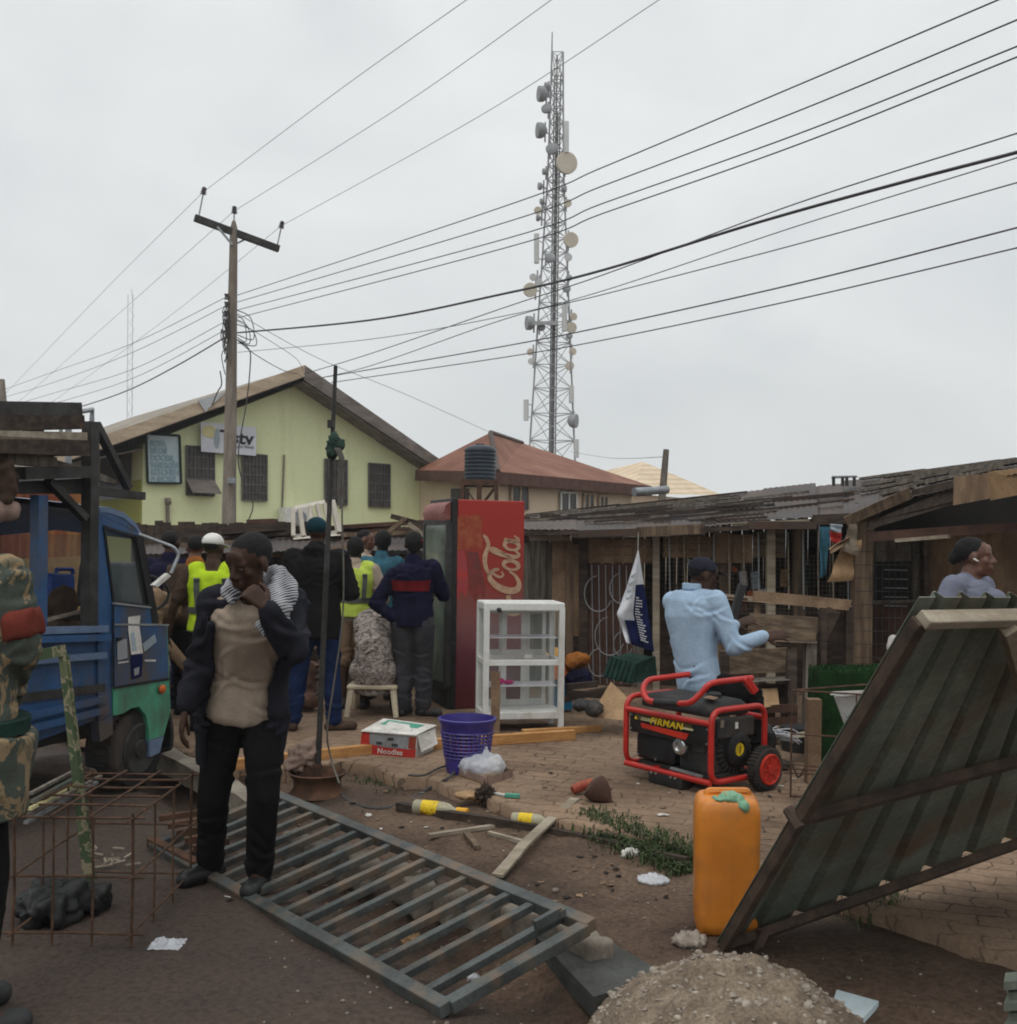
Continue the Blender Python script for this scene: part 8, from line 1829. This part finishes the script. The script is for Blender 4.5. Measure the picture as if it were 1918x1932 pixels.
# ------------------------------------------------------------------ the man sitting on the generator
J = skel(V((P(1330,1300,7.4).x,7.5,PZ)), -.80, 1.72); Ym = 7.30
J.update(pel=P(1318,1288,Ym), waist=P(1310,1228,Ym), chest=P(1303,1150,Ym), nb=P(1306,1116,Ym), neck=P(1314,1104,Ym), head=P(1327,1085,Ym-.02),
  shR=P(1350,1134,Ym-.13), elR=P(1384,1222,Ym-.20), wrR=P(1441,1200,Ym-.24), shL=P(1270,1136,Ym+.14), elL=P(1362,1200,Ym+.30), wrL=P(1385,1180,Ym+.20))
for n, s in (('L',1),('R',-1)):
    J['hip'+n] = J['pel']+V((-.02*s+.02,.09*s,-.02)); J['kn'+n] = J['pel']+V((.36,.16*s+.14,-.07)); J['an'+n] = V((J['kn'+n].x+.08, J['kn'+n].y, PZ+.08)); J['toe'+n] = J['an'+n]+V((.13,.0,-.045))
J['fwd'] = V((.75,.66,0)); J['hf'] = V((.97,.12,-.12)); J['hs'] = 1.0; J['b'] = 1.10
def collar_b(J, r, vox):
    mb = MB(); c = J['nb']; ax = (J['neck']-J['nb']).normalized(); pts = []
    for k in range(19): a = PI/2+.35+(2*PI-.7)*k/18; x = J['fwd'].cross(V((0,0,1))); pts.append(c + V((0,0,.035)) + x*(.072*math.cos(a)) + J['fwd']*(.068*math.sin(a)+.01))
    for p, q in zip(pts, pts[1:]): mb.bar(p, q+(q-p)*.1, .016, .048)
    me = remesh(mb, .008, 3); part(me, 'collar', m_ltblue, r)
def glasses(J, r, vox):
    h = MB(); h.box((.035,.092,.006), (.042,.008,.026)); h.box((-.035,.092,.006), (.042,.008,.026)); h.bar((.07,.09,.01), (.08,.0,.006), .006,.006); h.bar((-.07,.09,.01), (-.08,.0,.006), .006,.006); h.xf(headM(J)); part(h, 'sunglasses', m_black, r)
person('man in a light blue shirt and dark cap sitting on the generator gesturing', J, m_skin, .0075, (torso_g(m_ltblue,'shirt',.026,-.16,'long',.018,.011,1.04,36,False), trousers_g(m_trous,.016,.01,.97,37), shoes_g(m_blackm), cap_g(m_navycap), glasses, collar_b), True, 'short',
  hd={'R': (V((.95,-.05,.12)), V((-.1,-.80,.55)), (.12,.22,.2), 1), 'L': (V((.85,.1,.34)), V((-.2,-.7,.6)), (.10,.35,.4), 1)})
# ------------------------------------------------------------------ the woman at the right
J = skel(V((P(1828,1300,6.0).x, 6.05, PZ)), -1.75, 1.60); Yw = 5.95
J.update(head=P(1838,1052,Yw), neck=P(1829,1086,Yw), nb=P(1824,1094,Yw), chest=P(1828,1135,Yw), waist=P(1822,1210,Yw), pel=P(1818,1295,Yw), shR=P(1798,1106,Yw-.14), elR=P(1768,1172,Yw-.20), wrR=P(1800,1240,Yw-.22), shL=P(1854,1106,Yw+.13))
J['elL'] = J['shL']+V((.05,.05,-.26)); J['wrL'] = J['elL']+V((.12,-.02,-.18)); J['hf'] = V((.90,-.42,.05)); J['b'] = 1.02; J['hs'] = .96
def bust(J, r, vox):
    mb = MB(); k_w = .95

    for s in (1,-1): mb.ell(J['chest'] + V((.10,-.06 if s > 0 else .08,.0)), .085,.08,.08)
    loft(mb, rings(J,-.15,1,.018,1.05)); mb.limb([J['shL'],J['nb']-V((0,0,.05)),J['shR']],[.062]*3)
    for n in 'LR': mb.limb([J['sh'+n], J['sh'+n].lerp(J['el'+n],.72)], [.066,.062])
    loft(mb, [(J['nb']-V((0,0,.02)), *rings(J)[6][1:3], .10*k_w, .085*k_w, None), (J['nb']-V((0,0,.09)), *rings(J)[6][1:3], .15*k_w, .10*k_w, None)]); mb.limb([J['shL'], J['nb']+V((0,0,.0)), J['shR']], [.05,.052,.05]); me = remesh(mb,.010,6); creases(me, J, (('chest',.25),('shR',.18)), 7, .006, .012, .12, 4); folds(me,.003,11,(1,1,1.6),38); part(me, 'tshirt', m_grey, r)
def earbud(J, r, vox): h = MB(); h.capsule((.088,.0,-.008), (.089,.018,-.020), .006,.005); h.xf(headM(J)); part(h, 'earbud', m_whitep, r, smooth=True)
person('woman in a grey t-shirt with tied back hair and a white earbud', J, m_skinb, .0075, (bust, trousers_g(m_navy,.014,.01,.97,39), shoes_g(m_blackm), earbud), True, 'bun', True)
# ================================================================== thin overcast haze
mb = MB(); mb.hexa([(-420,-12,-1.2),(420,-12,-1.2),(420,420,-1.2),(-420,420,-1.2),(-420,-12,62),(420,-12,62),(420,420,62),(-420,420,62)])
hm = bpy.data.materials.new('thin_haze'); hm.use_nodes = True; hn = hm.node_tree
for q_ in list(hn.nodes): hn.nodes.remove(q_)
ho = hn.nodes.new('ShaderNodeOutputMaterial'); hv = hn.nodes.new('ShaderNodeVolumePrincipled'); hv.inputs['Color'].default_value = (.97,.98,.99,1); hv.inputs['Density'].default_value = .0011; hv.inputs['Anisotropy'].default_value = .2
hn.links.new(hv.outputs[0], ho.inputs['Volume'])
struct(mb, 'haze', hm, kind='stuff')
